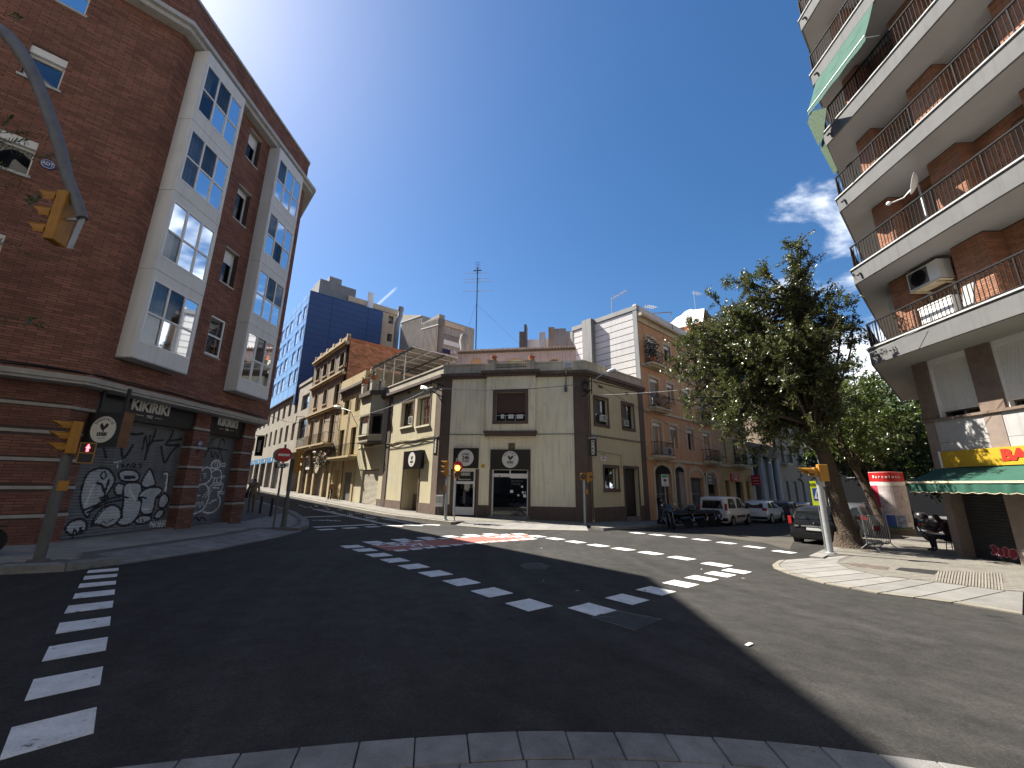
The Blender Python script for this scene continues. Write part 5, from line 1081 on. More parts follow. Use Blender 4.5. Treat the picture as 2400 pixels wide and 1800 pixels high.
# pergola over the terrace
zQ = Z(820, 660, 6.144)
PG = CLf.shift(-.3); a = PG.uv(*zQ(905, 925)); b = PG.uv(*zQ(315, 1229))
pg = thing('roof_pergola', 'terrace canopy of corrugated sheets on white posts above the side wing', 'canopy', PG.p(6, -2, CPT)); zp = (a[1] + b[1]) / 2; ue, us_ = a[0], b[0]
sheet = mat('canopy_sheet', (.34, .31, .28), .85, .25, 1.2, .2, 30, streak=.3)
for k in range(8):
 u0, u1 = us_ + (ue - us_) * k / 8, us_ + (ue - us_) * (k + 1) / 8 - .02; mb = MB()
 for j in range(12): d0, d1 = -j * .5, -(j + 1) * .5; mb.poly([PG.p(u0, d0, zp + .05 * (j % 2)), PG.p(u1, d0, zp + .05 * (j % 2)), PG.p(u1, d1, zp + .05 * ((j + 1) % 2)), PG.p(u0, d1, zp + .05 * ((j + 1) % 2))])
 mb.build('canopy_sheet', sheet, pg)
for k in range(5): d_ = -.1 - k * 1.4; MB().bar(PG.p(us_, d_, zp - .12), PG.p(ue, d_, zp - .12), .07, .12).build('beam', poleg if k % 2 == 0 else alum, pg)
for k in range(7): u = us_ + (ue - us_) * k / 6; MB().bar(PG.p(u, 0, zp - .05), PG.p(u, -5.9, zp - .05), .05, .06).build('rafter', alum, pg)
for k in range(4):
 u = us_ + (ue - us_) * (k + .3) / 4; MB().tube([PG.p(u, -.15, CPT - .8), PG.p(u, -.15, zp - .1)], .045, 8).build('post', alum, pg); MB().tube([PG.p(u, -4.2, CPT - .8), PG.p(u, -4.2, zp - .1)], .045, 8).build('post', poleg, pg)
MB().box(CLf, .1, ue - 3.2, -6.5, -6.3, CT, zp - .2).build('terrace_wall', parap, cb); MB().box(CLf, .1, .3, -6.3, -.3, CT, zp - .15).build('terrace_wall', parap, cb)
# tall aerial mast
mp_ = CF.p(0, -5.0, 0); Fm = CF.shift(-5.0); u0, z0 = Fm.uv(*zP(340, 1320)); u1, z1 = Fm.uv(*zP(360, 70)); ms = thing('antenna_mast', 'tall thin roof mast carrying television aerials with guy wires', 'antenna', Fm.p(u0, 0, z0))
zz_ = lambda y: Fm.uv(*zP(350, y))[1]; ml = mat('mast_metal', (.05, .06, .10), .5, .2, 4, metal=.4)
MB().tube([Fm.p(u0, 0, z0 - .5), Fm.p(u1 + .05, 0, z1 - .6)], .045, 8).build('mast', ml, ms)
for y, x0, x1 in ((505, 145, 580), (372, 150, 580), (327, 185, 525), (245, 190, 500)): mb = MB(); mb.tube([Fm.p(Fm.uv(*zP(x0, y))[0], 0, zz_(y - 5)), Fm.p(Fm.uv(*zP(x1, y))[0], 0, zz_(y + 6))], .022, 5); mb.build('aerial_rod', steelg, ms)
mb = MB(); uc = u1 + .05
for k in range(5): z = zz_(90 + 28 * k); mb.tube([Fm.p(uc - .22, 0, z), Fm.p(uc + .22, 0, z)], .014, 4)
mb.tube([Fm.p(uc, -.4, zz_(70)), Fm.p(uc, .5, zz_(200))], .02, 5); mb.tube([Fm.p(uc - .35, 0, zz_(210)), Fm.p(uc + .35, 0, zz_(210))], .05, 6); mb.build('aerial', ml, ms)
for (x, y), dd in (((200, 1105), 0), ((970, 1290), .4)): MB().tube([Fm.p(uc, 0, zz_(690)), Fm.p(Fm.uv(*zP(x, y))[0], dd, Fm.uv(*zP(x, y))[1])], .010, 4).build('guy_wire', steelg, ms)
# ------------------------------------------------------------------ buildings along the far street (behind the cream one)
yelw = mat('plaster_yellow_worn', (0.447, 0.344, 0.163), .92, .3, .9, .3, 30, streak=.75, streakcol=(.20, .14, .07), col2=(.44, .36, .22), fine=.12)
tanst = mat('render_tan_blocks', (0.310, 0.249, 0.181), .9, .25, 1.5, .25, 30, streak=.5, fine=.12)
dkrend = mat('render_dark_brown', (.15, .12, .10), .9, .25, 1.5, .2, 30, streak=.4, fine=.1)
ochtrim = mat('trim_ochre', (0.482, 0.378, 0.224), .9, .2, 2, .15, 30, streak=.3)
stonem = mat('stone_cladding', (0.396, 0.361, 0.301), .88, .22, .8, .2, 25, streak=.35, fine=.12)
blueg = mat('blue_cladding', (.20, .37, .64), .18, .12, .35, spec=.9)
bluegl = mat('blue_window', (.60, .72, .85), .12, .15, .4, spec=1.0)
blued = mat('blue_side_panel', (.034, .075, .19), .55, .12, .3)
greymet = mat('grey_metal_sheet', (.24, .24, .235), .6, .15, .8, metal=.2, streak=.5)
corrug = mat('fibre_cement', (.33, .31, .27), .9, .2, .8, .1, 30, streak=.7, streakcol=(.14, .13, .11))
beige = mat('plaster_beige', (.52, .42, .31), .9, .12, .6, .1, 30, streak=.3)
whitewall = mat('plaster_white', (.66, .65, .62), .9, .12, .7, .1, 30, streak=.35)
banksign = mat('bank_sign_blue', (.10, .30, .55), .4, .1, 2)
orngw = mat('plaster_orange_facade', (.60, .345, .19), .92, .25, .8, .25, 28, streak=.5, streakcol=(.22, .11, .06), col2=(.50, .28, .15), fine=.14, chips=((.46, .36, .26), .64, .67, 1.3))
ochw = mat('plaster_ochre', (.52, .34, .15), .92, .25, .8, .25, 28, streak=.5, streakcol=(.2, .11, .05), fine=.12)
creamt = mat('trim_cream', (.55, .46, .32), .9, .2, 1.5, .15, 28, streak=.4)
panelw = mat('party_wall_panel', (.60, .585, .57), .85, .08, .6, .12, 40, streak=.2)
brickold = mat('brick_old_orange', (.40, .17, .085), .92, .35, 1.6, .4, 14, streak=.4)
tarp = mat('tarp_white', (.62, .60, .57), .7, .15, 1.2, .3, 6)
ironb = mat('balcony_iron', (.014, .014, .015), .8, .2, 4, spec=.2)
greyp = mat('plaster_grey', (.30, .28, .26), .92, .25, .8, .2, 28, streak=.5)
SF = Fr((C0[0] + DL.x * 100, C0[1] + DL.y * 100), dr=(-DL.x, -DL.y)); RS = Fr(C1, dr=(DR.x, DR.y))
zE = Z(600, 820, 6.9125); zD = Z(580, 1000, 6.9125); zT = Z(600, 620, 6.9125)
def S(s): return 100 - s
def win_set(par, F_, wins, d, fm, gm, surround=None, sill=True, cols=2, rows=1, sw=.14, th=.04):
 for (a, b, c, e) in wins:
  window(par, F_, a, b, c, e, d, fm, gm, cols, rows, .06)
  if surround:
   mb = MB(); mb.box(F_, a - sw, b + sw, -.01, th, e, e + sw); mb.box(F_, a - sw, a, -.01, th - .003, c, e); mb.box(F_, b, b + sw, -.01, th - .003, c, e); mb.build('window_surround', surround, par)
  if sill: MB().box(F_, a - sw, b + sw, -.05, .1, c - .1, c).build('window_sill', surround or concl, par)
def balcony(par, F_, u0, u1, z, dep, m_slab, rail_h=1.0, step=.12, m_rail=ironb, th=.16, corbel=True, sides=True):
 MB().box(F_, u0, u1, 0, dep, z - th, z).build('balcony_slab', m_slab, par)
 if corbel: MB().box(F_, u0 + .12, u1 - .12, 0, dep - .15, z - th - .14, z - th).build('balcony_corbel', m_slab, par)
 mb = MB(); q = [(u0 + .05, 0), (u0 + .05, dep - .05), (u1 - .05, dep - .05), (u1 - .05, 0)]
 for h in (.08, rail_h): mb.tube([F_.p(u, d, z + h) for u, d in q], .02, 5)
 n = int((u1 - u0) / step)
 for k in range(1, n): u = u0 + (u1 - u0) * k / n; mb.tube([F_.p(u, dep - .05, z + .08), F_.p(u, dep - .05, z + rail_h)], .009, 4)
 for sd in (u0 + .05, u1 - .05):
  for k in range(1, int(dep / step)): mb.tube([F_.p(sd, k * step, z + .08), F_.p(sd, k * step, z + rail_h)], .009, 4)
 o = mb.build('balcony_railing', m_rail, par, fix=False); return o
def plant_bunch(par, c, r, n, m=None, name='plant_leaves', seed=0, sz=.12):
 mb = MB(); rr = random.Random(seed); c = Vector(c)
 for i in range(n):
  p = c + Vector((rr.gauss(0, r[0]), rr.gauss(0, r[1]), rr.gauss(0, r[2]))); a = Vector((rr.uniform(-1, 1), rr.uniform(-1, 1), rr.uniform(-1, 1))).normalized() * sz; b = a.orthogonal().normalized() * sz * .5; mb.poly([p - a, p + b, p + a, p - b])
 o = mb.build(name, m or leafm, par, fix=False); return o
def block(par, F_, u0, u1, depth, z0, z1, m, name='block_body', d1=-.35): return MB().box(F_, u0, u1, -depth, d1, z0, z1).build(name, m, par)
# --- yellow worn house
yb = thing('yellow_worn_house', 'narrow worn yellow house with stained parapet next to the street bay', 'building', SF.p(S(17), 0, 0))
A_, B_ = S(19.85), S(13.62)
w_up = [(S(18.55), S(17.2), 7.95, 9.45), (S(15.6), S(14.3), 7.95, 9.45)]; w_1 = [(S(19.0), S(17.7), 4.0, 6.5), (S(15.9), S(14.6), 4.0, 6.5)]; shy = (S(16.6), S(14.5), -.4, 2.45); dry = (S(19.1), S(17.7), -.4, 2.7)
holes_wall(SF, A_, B_, -1, 9.75, [w + (.25,) for w in w_up + w_1] + [shy + (.3,), dry + (.4,)], .25).build('wall', yelw, yb)
MB().box(SF, A_, B_, -.3, .06, 9.75, 10.35).build('frieze', dkrend, yb); MB().box(SF, A_, B_, -.3, .32, 10.35, 10.6).build('cornice', dkrend, yb); MB().box(SF, A_, B_, -.3, .05, 10.6, 11.6).build('parapet', yelw, yb); block(yb, SF, A_, B_, 9, -1, 10.5, yelw)
win_set(yb, SF, w_up + w_1, -.2, brown, darkgl, None, False); shutter(SF, shy[0], shy[1], -.3, 2.45, -.2, [], yb, base=shutm, ustep=.3)
MB().box(SF, dry[0], dry[1], -.4, -.36, -.4, 2.7).build('house_door', dkrend, yb); MB().box(SF, A_, B_, .0, .04, -1, .7).build('plinth', brown2, yb) if False else None
balcony(yb, SF, A_ + .2, B_ - .3, 3.85, .75, yelw, 1.05)
mb = MB(); mb.tube([SF.p(S(16.9) + .1 * math.sin(z), .05, z) for z in np.arange(-.2, 9.8, .5)], .03, 5); mb.tube([SF.p(S(19.3), .05, z) for z in np.arange(3.9, 9.8, .6)], .02, 5); mb.build('downpipe', brown, yb)
for s_ in (14.2, 17.1, 19.4): MB().box(SF, S(s_) - .2, S(s_) + .2, -.02, .06, -1, 3.3).build('pilaster', yelw, yb)
# --- tan and brown four-storey house
gb = thing('tan_house_long_balcony', 'four storey tan and dark brown house with long iron balcony and ochre cornices', 'building', SF.p(S(25), 0, 0)); A_, B_ = S(31.35), S(19.9)
w4 = [(S(s_), S(s_ - 1.45), 13.5, 15.1) for s_ in (30.15, 27.4, 24.7, 21.7)]; w3 = [(S(29.5), S(28.2), 10.0, 11.8), (S(26.05), S(24.7), 10.0, 11.8), (S(22.2), S(20.6), 9.4, 11.7)]; w2 = [(S(s_), S(s_ - 1.5), 5.45, 8.5) for s_ in (29.7, 26.2, 22.5)]
holes_wall(SF, A_, B_, 12.75, 15.9, [w + (.25,) for w in w4]).build('wall', dkrend, gb); holes_wall(SF, A_, B_, 5.4, 12.5, [w + (.25,) for w in w3 + w2]).build('wall', tanst, gb)
gdo = [(S(30.3), S(28.4), -.5, 3.9), (S(27.6), S(26.0), -.5, 3.9), (S(25.2), S(22.6), -.5, 3.4), (S(22.0), S(20.5), -.5, 2.6)]
holes_wall(SF, A_, B_, -1, 5.4, [w + (.3,) for w in gdo]).build('wall', tanst, gb)
for (a, b, c, e), m_ in zip(gdo, (interior, brown2, greyp, dkrend)): MB().box(SF, a, b, -.34, -.29, c, e).build('shop_shutter', m_, gb)
for s_ in (31.0, 28.0, 25.6, 22.3, 20.2): MB().box(SF, S(s_) - .28, S(s_) + .28, -.02, .14, -1, 4.6).build('pilaster', ochtrim, gb)
for z0, z1, d_ in ((12.5, 12.62, .18), (12.62, 12.78, .34), (15.8, 15.95, .2), (15.95, 16.12, .36), (9.02, 9.16, .2), (9.16, 9.28, .3)): MB().box(SF, A_ - .05, B_ + .05, -.2, d_, z0, z1).build('cornice', ochtrim, gb)
MB().box(SF, A_, B_, -.25, .0, 16.12, 16.75).build('parapet', tanst, gb)
for k in range(6): u = A_ + (B_ - A_) * k / 5; MB().box(SF, max(A_, u - .2), min(B_, u + .2), -.28, .08, 16.12, 16.95).build('parapet_pier', ochtrim, gb)
win_set(gb, SF, w4 + w3 + w2, -.2, brown, darkgl, ochtrim, True, sw=.12); block(gb, SF, A_, B_, 12, -1, 16, brickold, 'party_wall', -.3)
balcony(gb, SF, A_ + .1, B_ - .6, 5.4, 1.0, ochtrim, 1.05, .14); MB().box(SF, A_, B_, 0, .25, 4.75, 5.1).build('shop_fascia', dkrend, gb)
# brick party wall of it towards the camera
PW = Fr((SF.p(B_, -.3, 0).x, SF.p(B_, -.3, 0).y), dr=(-SF.n.x, -SF.n.y)); MB().box(PW, 0, 12, -.02, .03, 10.4, 16.3).build('brick_gable', brickold, gb); MB().box(PW, -.3, 12.2, -.2, .12, 16.3, 16.5).build('coping', terra, gb)
brickwork(gb, PW, .02, 11.8, 11.6, 16.25, [], mat('brick_gable', (.42, .19, .10), .92, .3, 1.2, .3, 40, rnd=.35), 0, bw=.42, bh=.15, jt=.03, d=.03, proud=.015)
for k, s_ in enumerate((28.6, 26.9)):
 F_ = SF.shift(.3); p_ = F_.uv(*zD(*((990, 590), (1140, 640))[k])); t = thing('hanging_shop_sign', ['white bell shaped hanging sign on the tan house', 'round cream hanging sign on the tan house'][k], 'sign', F_.p(p_[0], 0, p_[1] - .6))
 if k == 0: MB().prism(F_, [(p_[0] - .75, p_[1] - .7), (p_[0] + .75, p_[1] - .7), (p_[0] + .5, p_[1] + .2), (p_[0] + .2, p_[1] + .8), (p_[0] - .2, p_[1] + .8), (p_[0] - .5, p_[1] + .2)], 0, .06).build('panel', cardw, t); MB().tube([F_.p(p_[0] - .1, .08, p_[1] - .3), F_.p(p_[0] + .15, .08, p_[1]), F_.p(p_[0] - .05, .08, p_[1] + .3)], .05, 5).build('sign_mark', blackm, t)
 else: MB().prism(F_, [(p_[0] + .8 * math.cos(i * .35), p_[1] + .8 * math.sin(i * .35)) for i in range(18)], 0, .08).build('panel', poleg, t); MB().prism(F_, [(p_[0] + .7 * math.cos(i * .35), p_[1] + .7 * math.sin(i * .35)) for i in range(18)], .08, .1).build('sign_face', creamt, t); MB().box(F_, p_[0] - .4, p_[0] + .4, .1, .11, p_[1] - .06, p_[1] + .06).build('sign_mark', dkrend, t)
F_ = SF.shift(.8); p_ = F_.uv(*zD(1230, 510)); fl = thing('hanging_flowers', 'hanging bunch of pink and white flowers on the tan house front', 'flowers', F_.p(p_[0], 0, p_[1] - .7))
plant_bunch(fl, F_.p(p_[0], 0, p_[1]), (.5, .35, .35), 160, None, 'leaves', 2, .14); plant_bunch(fl, F_.p(p_[0], .1, p_[1] + .1), (.55, .35, .3), 90, mat('petal_pink', (.6, .3, .3), .7, .3, 3, col2=(.7, .65, .6)), 'petals', 3, .12)
# --- stone office with blue glazed block on top
sb = thing('stone_and_blue_office', 'stone clad office with narrow windows and large blue glazed upper block', 'building', SF.p(S(48), 0, 0)); A_, B_ = S(84), S(31.45)
r3 = [(S(35.3), S(32.0), 10.5, 12.5)] + [(S(s_), S(s_ - 1.5), 10.5, 12.5) for s_ in np.arange(38.6, 80, 3.46)]; r2 = [(S(35.4), S(31.8), 6.8, 9.4)] + [(S(s_), S(s_ - 1.5), 6.9, 9.2) for s_ in np.arange(38.6, 80, 3.46)]
bk = [(S(s_), S(s_ - 3.9), .0, 5.1) for s_ in np.arange(46.5, 80, 4.9)]; dk = (S(37.0), S(32.0), -.8, 5.2)
holes_wall(SF, A_, B_, -1.5, 14.0, [w + (.35,) for w in r3 + r2 + bk] + [dk + (1.2,)]).build('wall', stonem, sb); block(sb, SF, A_, B_, 16, -1.5, 13.9, stonem, d1=-1.3)
win_set(sb, SF, r3 + r2, -.3, poleg, darkgl, None, False, 1, 2);
for a, b, c, e in bk: window(sb, SF, a, b, c, e - .75, -.3, poleg, skygl, 2, 1, .07, name='shop_window'); MB().box(SF, a, b, -.25, .05, e - .78, e).build('bank_sign', banksign, sb); MB().box(SF, b - 1.0, b - .3, .05, .06, e - .6, e - .15).build('sign_mark', offw, sb)
MB().box(SF, dk[0], dk[1], -1.25, -1.15, -.8, 5.2).build('garage_gate', interior, sb); MB().box(SF, A_, B_, -.3, .1, 14.0, 14.4).build('coping', stonem, sb)
mb = MB(); Fg = SF.shift(-1.1); mb.ribbon(Fg, [(dk[0] + 1.3, .9), (dk[0] + 1.6, 1.9), (dk[0] + 2.2, 1.6), (dk[0] + 2.0, .8), (dk[0] + 2.6, 1.2), (dk[0] + 2.9, 2.0)], .22, .0); mb.build('graffiti_mark', gr_wht, sb)
BA, BB, BZ0, BZ1 = S(84), S(38.0), 13.3, 28.7; bw_ = [(S(s_), S(s_ - 1.9), z, z + 2.1) for z in (15.1, 18.3, 21.5, 24.7) for s_ in (40.5, 43.6, 48.3, 51.2, 54.2, 58.8, 61.7, 64.7)]
holes_wall(SF, BA, BB, BZ0, BZ1, [w + (.12,) for w in bw_], d=.3).build('blue_front', blueg, sb); MB().box(SF, BA, BB, -.3, .29, BZ0 - .12, BZ0).build('blue_soffit', poleg, sb)
for (a, b, c, e) in bw_: window(sb, SF, a, b, c, e, .22, mat('blue_frame', (.35, .5, .75), .4, .1, 2), bluegl, 1, 1, .08)
for z in np.arange(BZ0 + 1.6, BZ1, 1.07): MB().box(SF, BA, BB, .3, .312, z - .02, z + .02).build('panel_joint', blued, sb)
for s_ in np.arange(39.5, 80, 3.1): MB().box(SF, S(s_) - .02, S(s_) + .02, .3, .31, BZ0, BZ1).build('panel_joint', blued, sb)
BS = Fr((SF.p(BB, .3, 0).x, SF.p(BB, .3, 0).y), dr=(-SF.n.x, -SF.n.y)); bl = BS.uv(898, 735)
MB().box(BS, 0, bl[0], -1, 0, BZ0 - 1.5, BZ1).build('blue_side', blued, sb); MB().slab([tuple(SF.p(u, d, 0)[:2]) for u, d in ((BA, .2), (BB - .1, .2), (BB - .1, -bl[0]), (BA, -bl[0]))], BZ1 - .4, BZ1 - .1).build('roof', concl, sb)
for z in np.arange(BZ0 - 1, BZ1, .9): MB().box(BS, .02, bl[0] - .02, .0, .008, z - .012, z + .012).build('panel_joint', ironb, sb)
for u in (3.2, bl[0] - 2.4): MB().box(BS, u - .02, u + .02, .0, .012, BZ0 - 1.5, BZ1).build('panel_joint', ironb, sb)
mb = MB(); rr = random.Random(3)
for k in range(14): a = rr.uniform(.3, .9); mb.poly([BS.p(bl[0] - 1.9 + rr.uniform(0, .7), .015 + .002 * k, 21.2 + rr.uniform(0, 1)), BS.p(bl[0] - 1.5 + rr.uniform(0, .7), .05, 21.4 + rr.uniform(0, 1)), BS.p(bl[0] - 1.6 + rr.uniform(0, .5), .05, 22.0 + rr.uniform(0, .8))])
mb.build('torn_poster', offw, sb)
F_ = BS.shift(-1.6); a = F_.uv(*zT(1045, 225)); b = F_.uv(*zT(1625, 410)); MB().box(F_, a[0], b[0], -8, 0, BZ1 - .2, (a[1] + b[1]) / 2).build('plant_room', greymet, sb);
for k in range(18): u = a[0] + (b[0] - a[0]) * (k + .5) / 18; MB().box(F_, u - .03, u + .03, 0, .05, BZ1 - .2, (a[1] + b[1]) / 2 - .1).build('sheet_rib', greymet, sb)
a2 = F_.uv(*zT(1232, 145)); b2 = F_.uv(*zT(1430, 215)); MB().box(F_, a2[0], b2[0], -5, -1, (a[1] + b[1]) / 2, (a2[1] + b2[1]) / 2).build('vent_box', greymet, sb)
# --- houses inside the block
zQ = Z(820, 660, 6.144)
bg_ = thing('beige_back_house', 'beige house with dark windows rising behind the blue block', 'building', BS.p(bl[0], -3, 0)); F_ = BS.shift(-1.5)
a = F_.uv(*zQ(330, 300)); b = F_.uv(*zQ(680, 435)); wz = [rect(F_, zQ, [(560, 485), (632, 500), (622, 615), (552, 600)]), rect(F_, zQ, [(540, 740), (608, 760), (600, 870), (532, 855)])]
ztop = (a[1] + b[1]) / 2; holes_wall(F_, a[0] - 4, b[0], 8, ztop, [w + (.3,) for w in wz]).build('wall', beige, bg_); win_set(bg_, F_, wz, -.25, brown, darkgl, None, False, 2); MB().box(F_, a[0] - 4, b[0] + .3, -1, .3, ztop - .9, ztop).build('eave', beige, bg_); block(bg_, F_, a[0] - 4, b[0], 9, 8, ztop - .2, beige)
for k in range(3): u = F_.uv(*zQ(262 + 22 * k, 300))[0]; MB().tube([F_.p(u, .3, 22), F_.p(u, .3, ztop + 1.6)], .25, 8).build('flue_pipe', alum, bg_)
F2 = BS.shift(.3); u, z1 = F2.uv(*zQ(735, 380)); u2, z2 = F2.uv(*zQ(735, 500)); u3, z3 = F2.uv(*zQ(685, 600)); _, z4 = F2.uv(*zQ(680, 890))
du = thing('ventilation_duct', 'thick grey ventilation duct climbing between the back houses', 'duct', F2.p(u3, 0, z4 - 4)); r_ = abs(F2.uv(*zQ(770, 450))[0] - F2.uv(*zQ(700, 450))[0]) / 2
MB().tube([F2.p(u3, 0, z4 - 4), F2.p(u3, 0, z3), F2.p(u, 0, z2), F2.p(u, 0, z1)], r_ * .95, 14).build('pipe', greymet, du, True); MB().tube([F2.p(u, 0, z1 - .5), F2.p(u, 0, z1 + .1)], r_ * 1.15, 14).build('cowl', greymet, du, True)
cg = thing('fibre_cement_back_house', 'grey ribbed fibre cement gable with laundry balconies behind the pergola', 'building', SF.p(S(20), -14, 0)); F_ = SF.shift(-13);
P_ = [F_.uv(*zQ(*p)) for p in ((715, 1000), (735, 595), (770, 475), (1040, 485), (1030, 600), (1285, 520), (1275, 620), (1255, 1000))]
P_ = [(P_[0][0], 9), (P_[1][0], P_[1][1]), (P_[2][0], P_[2][1]), (P_[3][0], P_[3][1]), (P_[3][0] + .02, P_[4][1]), (P_[5][0], P_[5][1]), (P_[5][0], 9)]
MB().prism(F_, P_, -6, 0).build('gable', corrug, cg); ux0, ux1 = P_[0][0], P_[5][0]
for k in range(34):
 u = ux0 + (ux1 - ux0) * (k + .5) / 34; zt = np.interp(u, [P_[1][0], P_[3][0], P_[3][0] + .01, P_[5][0]], [P_[1][1], P_[3][1] - .3, P_[4][1], P_[5][1]]); MB().box(F_, u - .05, u + .05, 0, .06, 9, zt - .1).build('sheet_rib', corrug, cg)
for pts in ([(735, 595), (1035, 490)], [(1030, 690), (1280, 620)]):
 a, b = [F_.uv(*zQ(*p)) for p in pts]; MB().bar(F_.p(a[0], .05, a[1]), F_.p(b[0], .05, b[1]), .12, .15).build('flashing', concl, cg)
ue_ = P_[5][0]; TF = Fr((F_.p(ue_, 0, 0).x, F_.p(ue_, 0, 0).y), dr=(-F_.n.x, -F_.n.y))
tl = TF.uv(*zQ(1540, 660)); tw = max(4.0, tl[0]); zt = [TF.uv(*zQ(1345, y))[1] for y in (560, 700, 820, 1030)]
MB().box(TF, 0, .9, -4, .0, 9, zt[0] + .8).build('corner_pier', greyp, cg); MB().box(TF, .9, tw, -5, -1.6, 9, zt[0]).build('back_wall', whitewall, cg)
for k, z in enumerate((zt[0], zt[2] - .1, zt[3] - .6)): MB().box(TF, .9, tw + .2, -1.7, .1, z - .7, z).build('balcony_parapet', whitewall if k else beige, cg); MB().box(TF, .9, tw, -1.7, 0, z - .8, z - .7).build('balcony_slab', concl, cg)
for k in range(2): w_ = (1.4 + 2.2 * k, 2.8 + 2.2 * k, zt[2] + .05, zt[1] - .1); window(cg, TF, *w_, -1.58, alum, darkgl, 2, 1, .07)
balrl = MB(); [balrl.tube([TF.p(.9 + .15 * k, .05, zt[2] - .1), TF.p(.9 + .15 * k, .05, zt[2] + .7)], .012, 4) for k in range(int((tw - .9) / .15))]; balrl.tube([TF.p(.9, .05, zt[2] + .7), TF.p(tw, .05, zt[2] + .7)], .02, 5); balrl.build('balcony_railing', ironb, cg)
lau = [((1340, 960), (1440, 1050), (.02, .025, .08), 'navy sheet drying on the back house balcony'), ((1448, 985), (1488, 1045), (.6, .42, .42), 'pale pink cloth drying on the back house balcony'), ((1495, 990), (1525, 1040), (.65, .65, .62), 'white cloth drying on the back house balcony')]
for k, (p, q, c, lab) in enumerate(lau):
 a, b = TF.uv(*zQ(*p), .2), TF.uv(*zQ(*q), .2); mb = MB(); n = 8
 for i in range(n):
  u0, u1 = a[0] + (b[0] - a[0]) * i / n, a[0] + (b[0] - a[0]) * (i + 1) / n; d0, d1 = .2 + .05 * math.sin(i * 1.7), .2 + .05 * math.sin((i + 1) * 1.7); mb.poly([TF.p(u0, d0, b[1]), TF.p(u1, d1, b[1]), TF.p(u1, d1, a[1]), TF.p(u0, d0, a[1])])
 tag(mb.build('laundry_cloth', mat('cloth%d' % k, c, .9, .2, 2)), lab, 'laundry')
F3 = CF.shift(-9); a, b = F3.uv(*zQ(1580, 850)), F3.uv(*zQ(1730, 850)); uc, rw = (a[0] + b[0]) / 2, (b[0] - a[0]) / 2; zt_ = F3.uv(*zQ(1650, 770))[1]; zm = F3.uv(*zQ(1650, 860))[1]; zb_ = F3.uv(*zQ(1650, 950))[1]
wt = thing('roof_water_tank', 'flared fibre cement water tank on the roof behind the pink room', 'tank', F3.p(uc, 0, zb_ - 2)); MB().lathe([(rw * .75, zb_ - 2), (rw * .75, zb_), (rw * 1.05, zm), (rw * .8, zt_)], F3.p(uc, 0, 0), 18).build('tank_body', corrug, wt, True)
# --- orange house with white panelled party wall
zO = Z(1340, 660, 6.144); zPp = Z(1500, 1060, 7.9); zQq = Z(1500, 700, 2.963)
ob = thing('orange_balcony_house', 'orange plastered house with small iron balconies beside the cream building', 'building', RS.p(12, 0, -.6)); A_, B_ = 6.62, 18.95
OT = zav(RS, zO, [(945, 500), (1300, 655)]); f1, f2, f3 = 3.72, 7.2, 10.55
cu_ = [(7.75, 9.05), (10.3, 11.45), (13.1, 14.3), (16.1, 17.4)]
ow = []
for fi, z in enumerate((f1, f2, f3)):
 for ci, (a, b) in enumerate(cu_): ow.append((a, b, z + (.05 if ci in (0, 3) else .75), z + 2.45 - .12 * fi))
gar = [(7.55, 9.85, -.9, 2.55), (10.5, 12.0, -.9, 2.75), (12.9, 15.3, -.9, 2.35), (16.0, 18.0, -.9, 2.4)]
holes_wall(RS, A_, B_, -1.8, OT - .5, [w + (.28,) for w in ow + gar]).build('wall', orngw, ob); block(ob, RS, A_ + .02, B_, 11, -1.8, OT, orngw, d1=-.4)
win_set(ob, RS, ow, -.22, whitef, darkgl, creamt, False, 2, sw=.22)
for (a, b, c, e) in ow: MB().box(RS, a, b, -.2, -.1, e - .28, e).build('shutter_box', whitef, ob)
for k in (1, 4, 7, 8, 10): a, b, c, e = ow[k]; MB().box(RS, a + .05, b - .05, -.2, -.17, c + .9, e - .28).build('blind', greyp, ob)
for k, z in enumerate((f1, f2, f3)): MB().box(RS, A_, B_, -.1, .1, z - .35, z - .15).build('string_course', creamt, ob)
MB().box(RS, A_, B_, -.2, .12, OT - .5, OT - .1).build('frieze', creamt, ob); MB().box(RS, A_ - .05, B_, -.3, .4, OT - .1, OT + .1).build('cornice', creamt, ob); MB().box(RS, A_, B_ , -.35, -.05, OT + .1, OT + .95).build('parapet', whitewall, ob)
for (a, b, c, e) in gar:
 um, r_ = (a + b) / 2, (b - a) / 2; pts = [(um + (r_ + .25) * math.cos(t), e - .05 + (r_ * .5 + .3) * math.sin(t)) for t in np.linspace(0, math.pi, 13)]; pin = [(um + r_ * math.cos(t), e - .05 + (r_ * .5) * math.sin(t)) for t in np.linspace(math.pi, 0, 13)]
 for p, q, p2, q2 in zip(pts, pts[1:], pin[::-1], pin[::-1][1:]): MB().prism(RS, [p, q, q2, p2][::-1], .0, .07).build('arch_stone', creamt, ob)
 MB().prism(RS, [(u, z) for u, z in pin], .0, .02).build('arch_infill', orngw if a > 12 else interior, ob)
 for x0, x1 in ((a - .25, a), (b, b + .25)): MB().box(RS, x0, x1, -.02, .07, -1.8, e - .05).build('jamb_stone', creamt, ob)
grl = mat('grille_grey', (.16, .155, .15), .6, .2, 3)
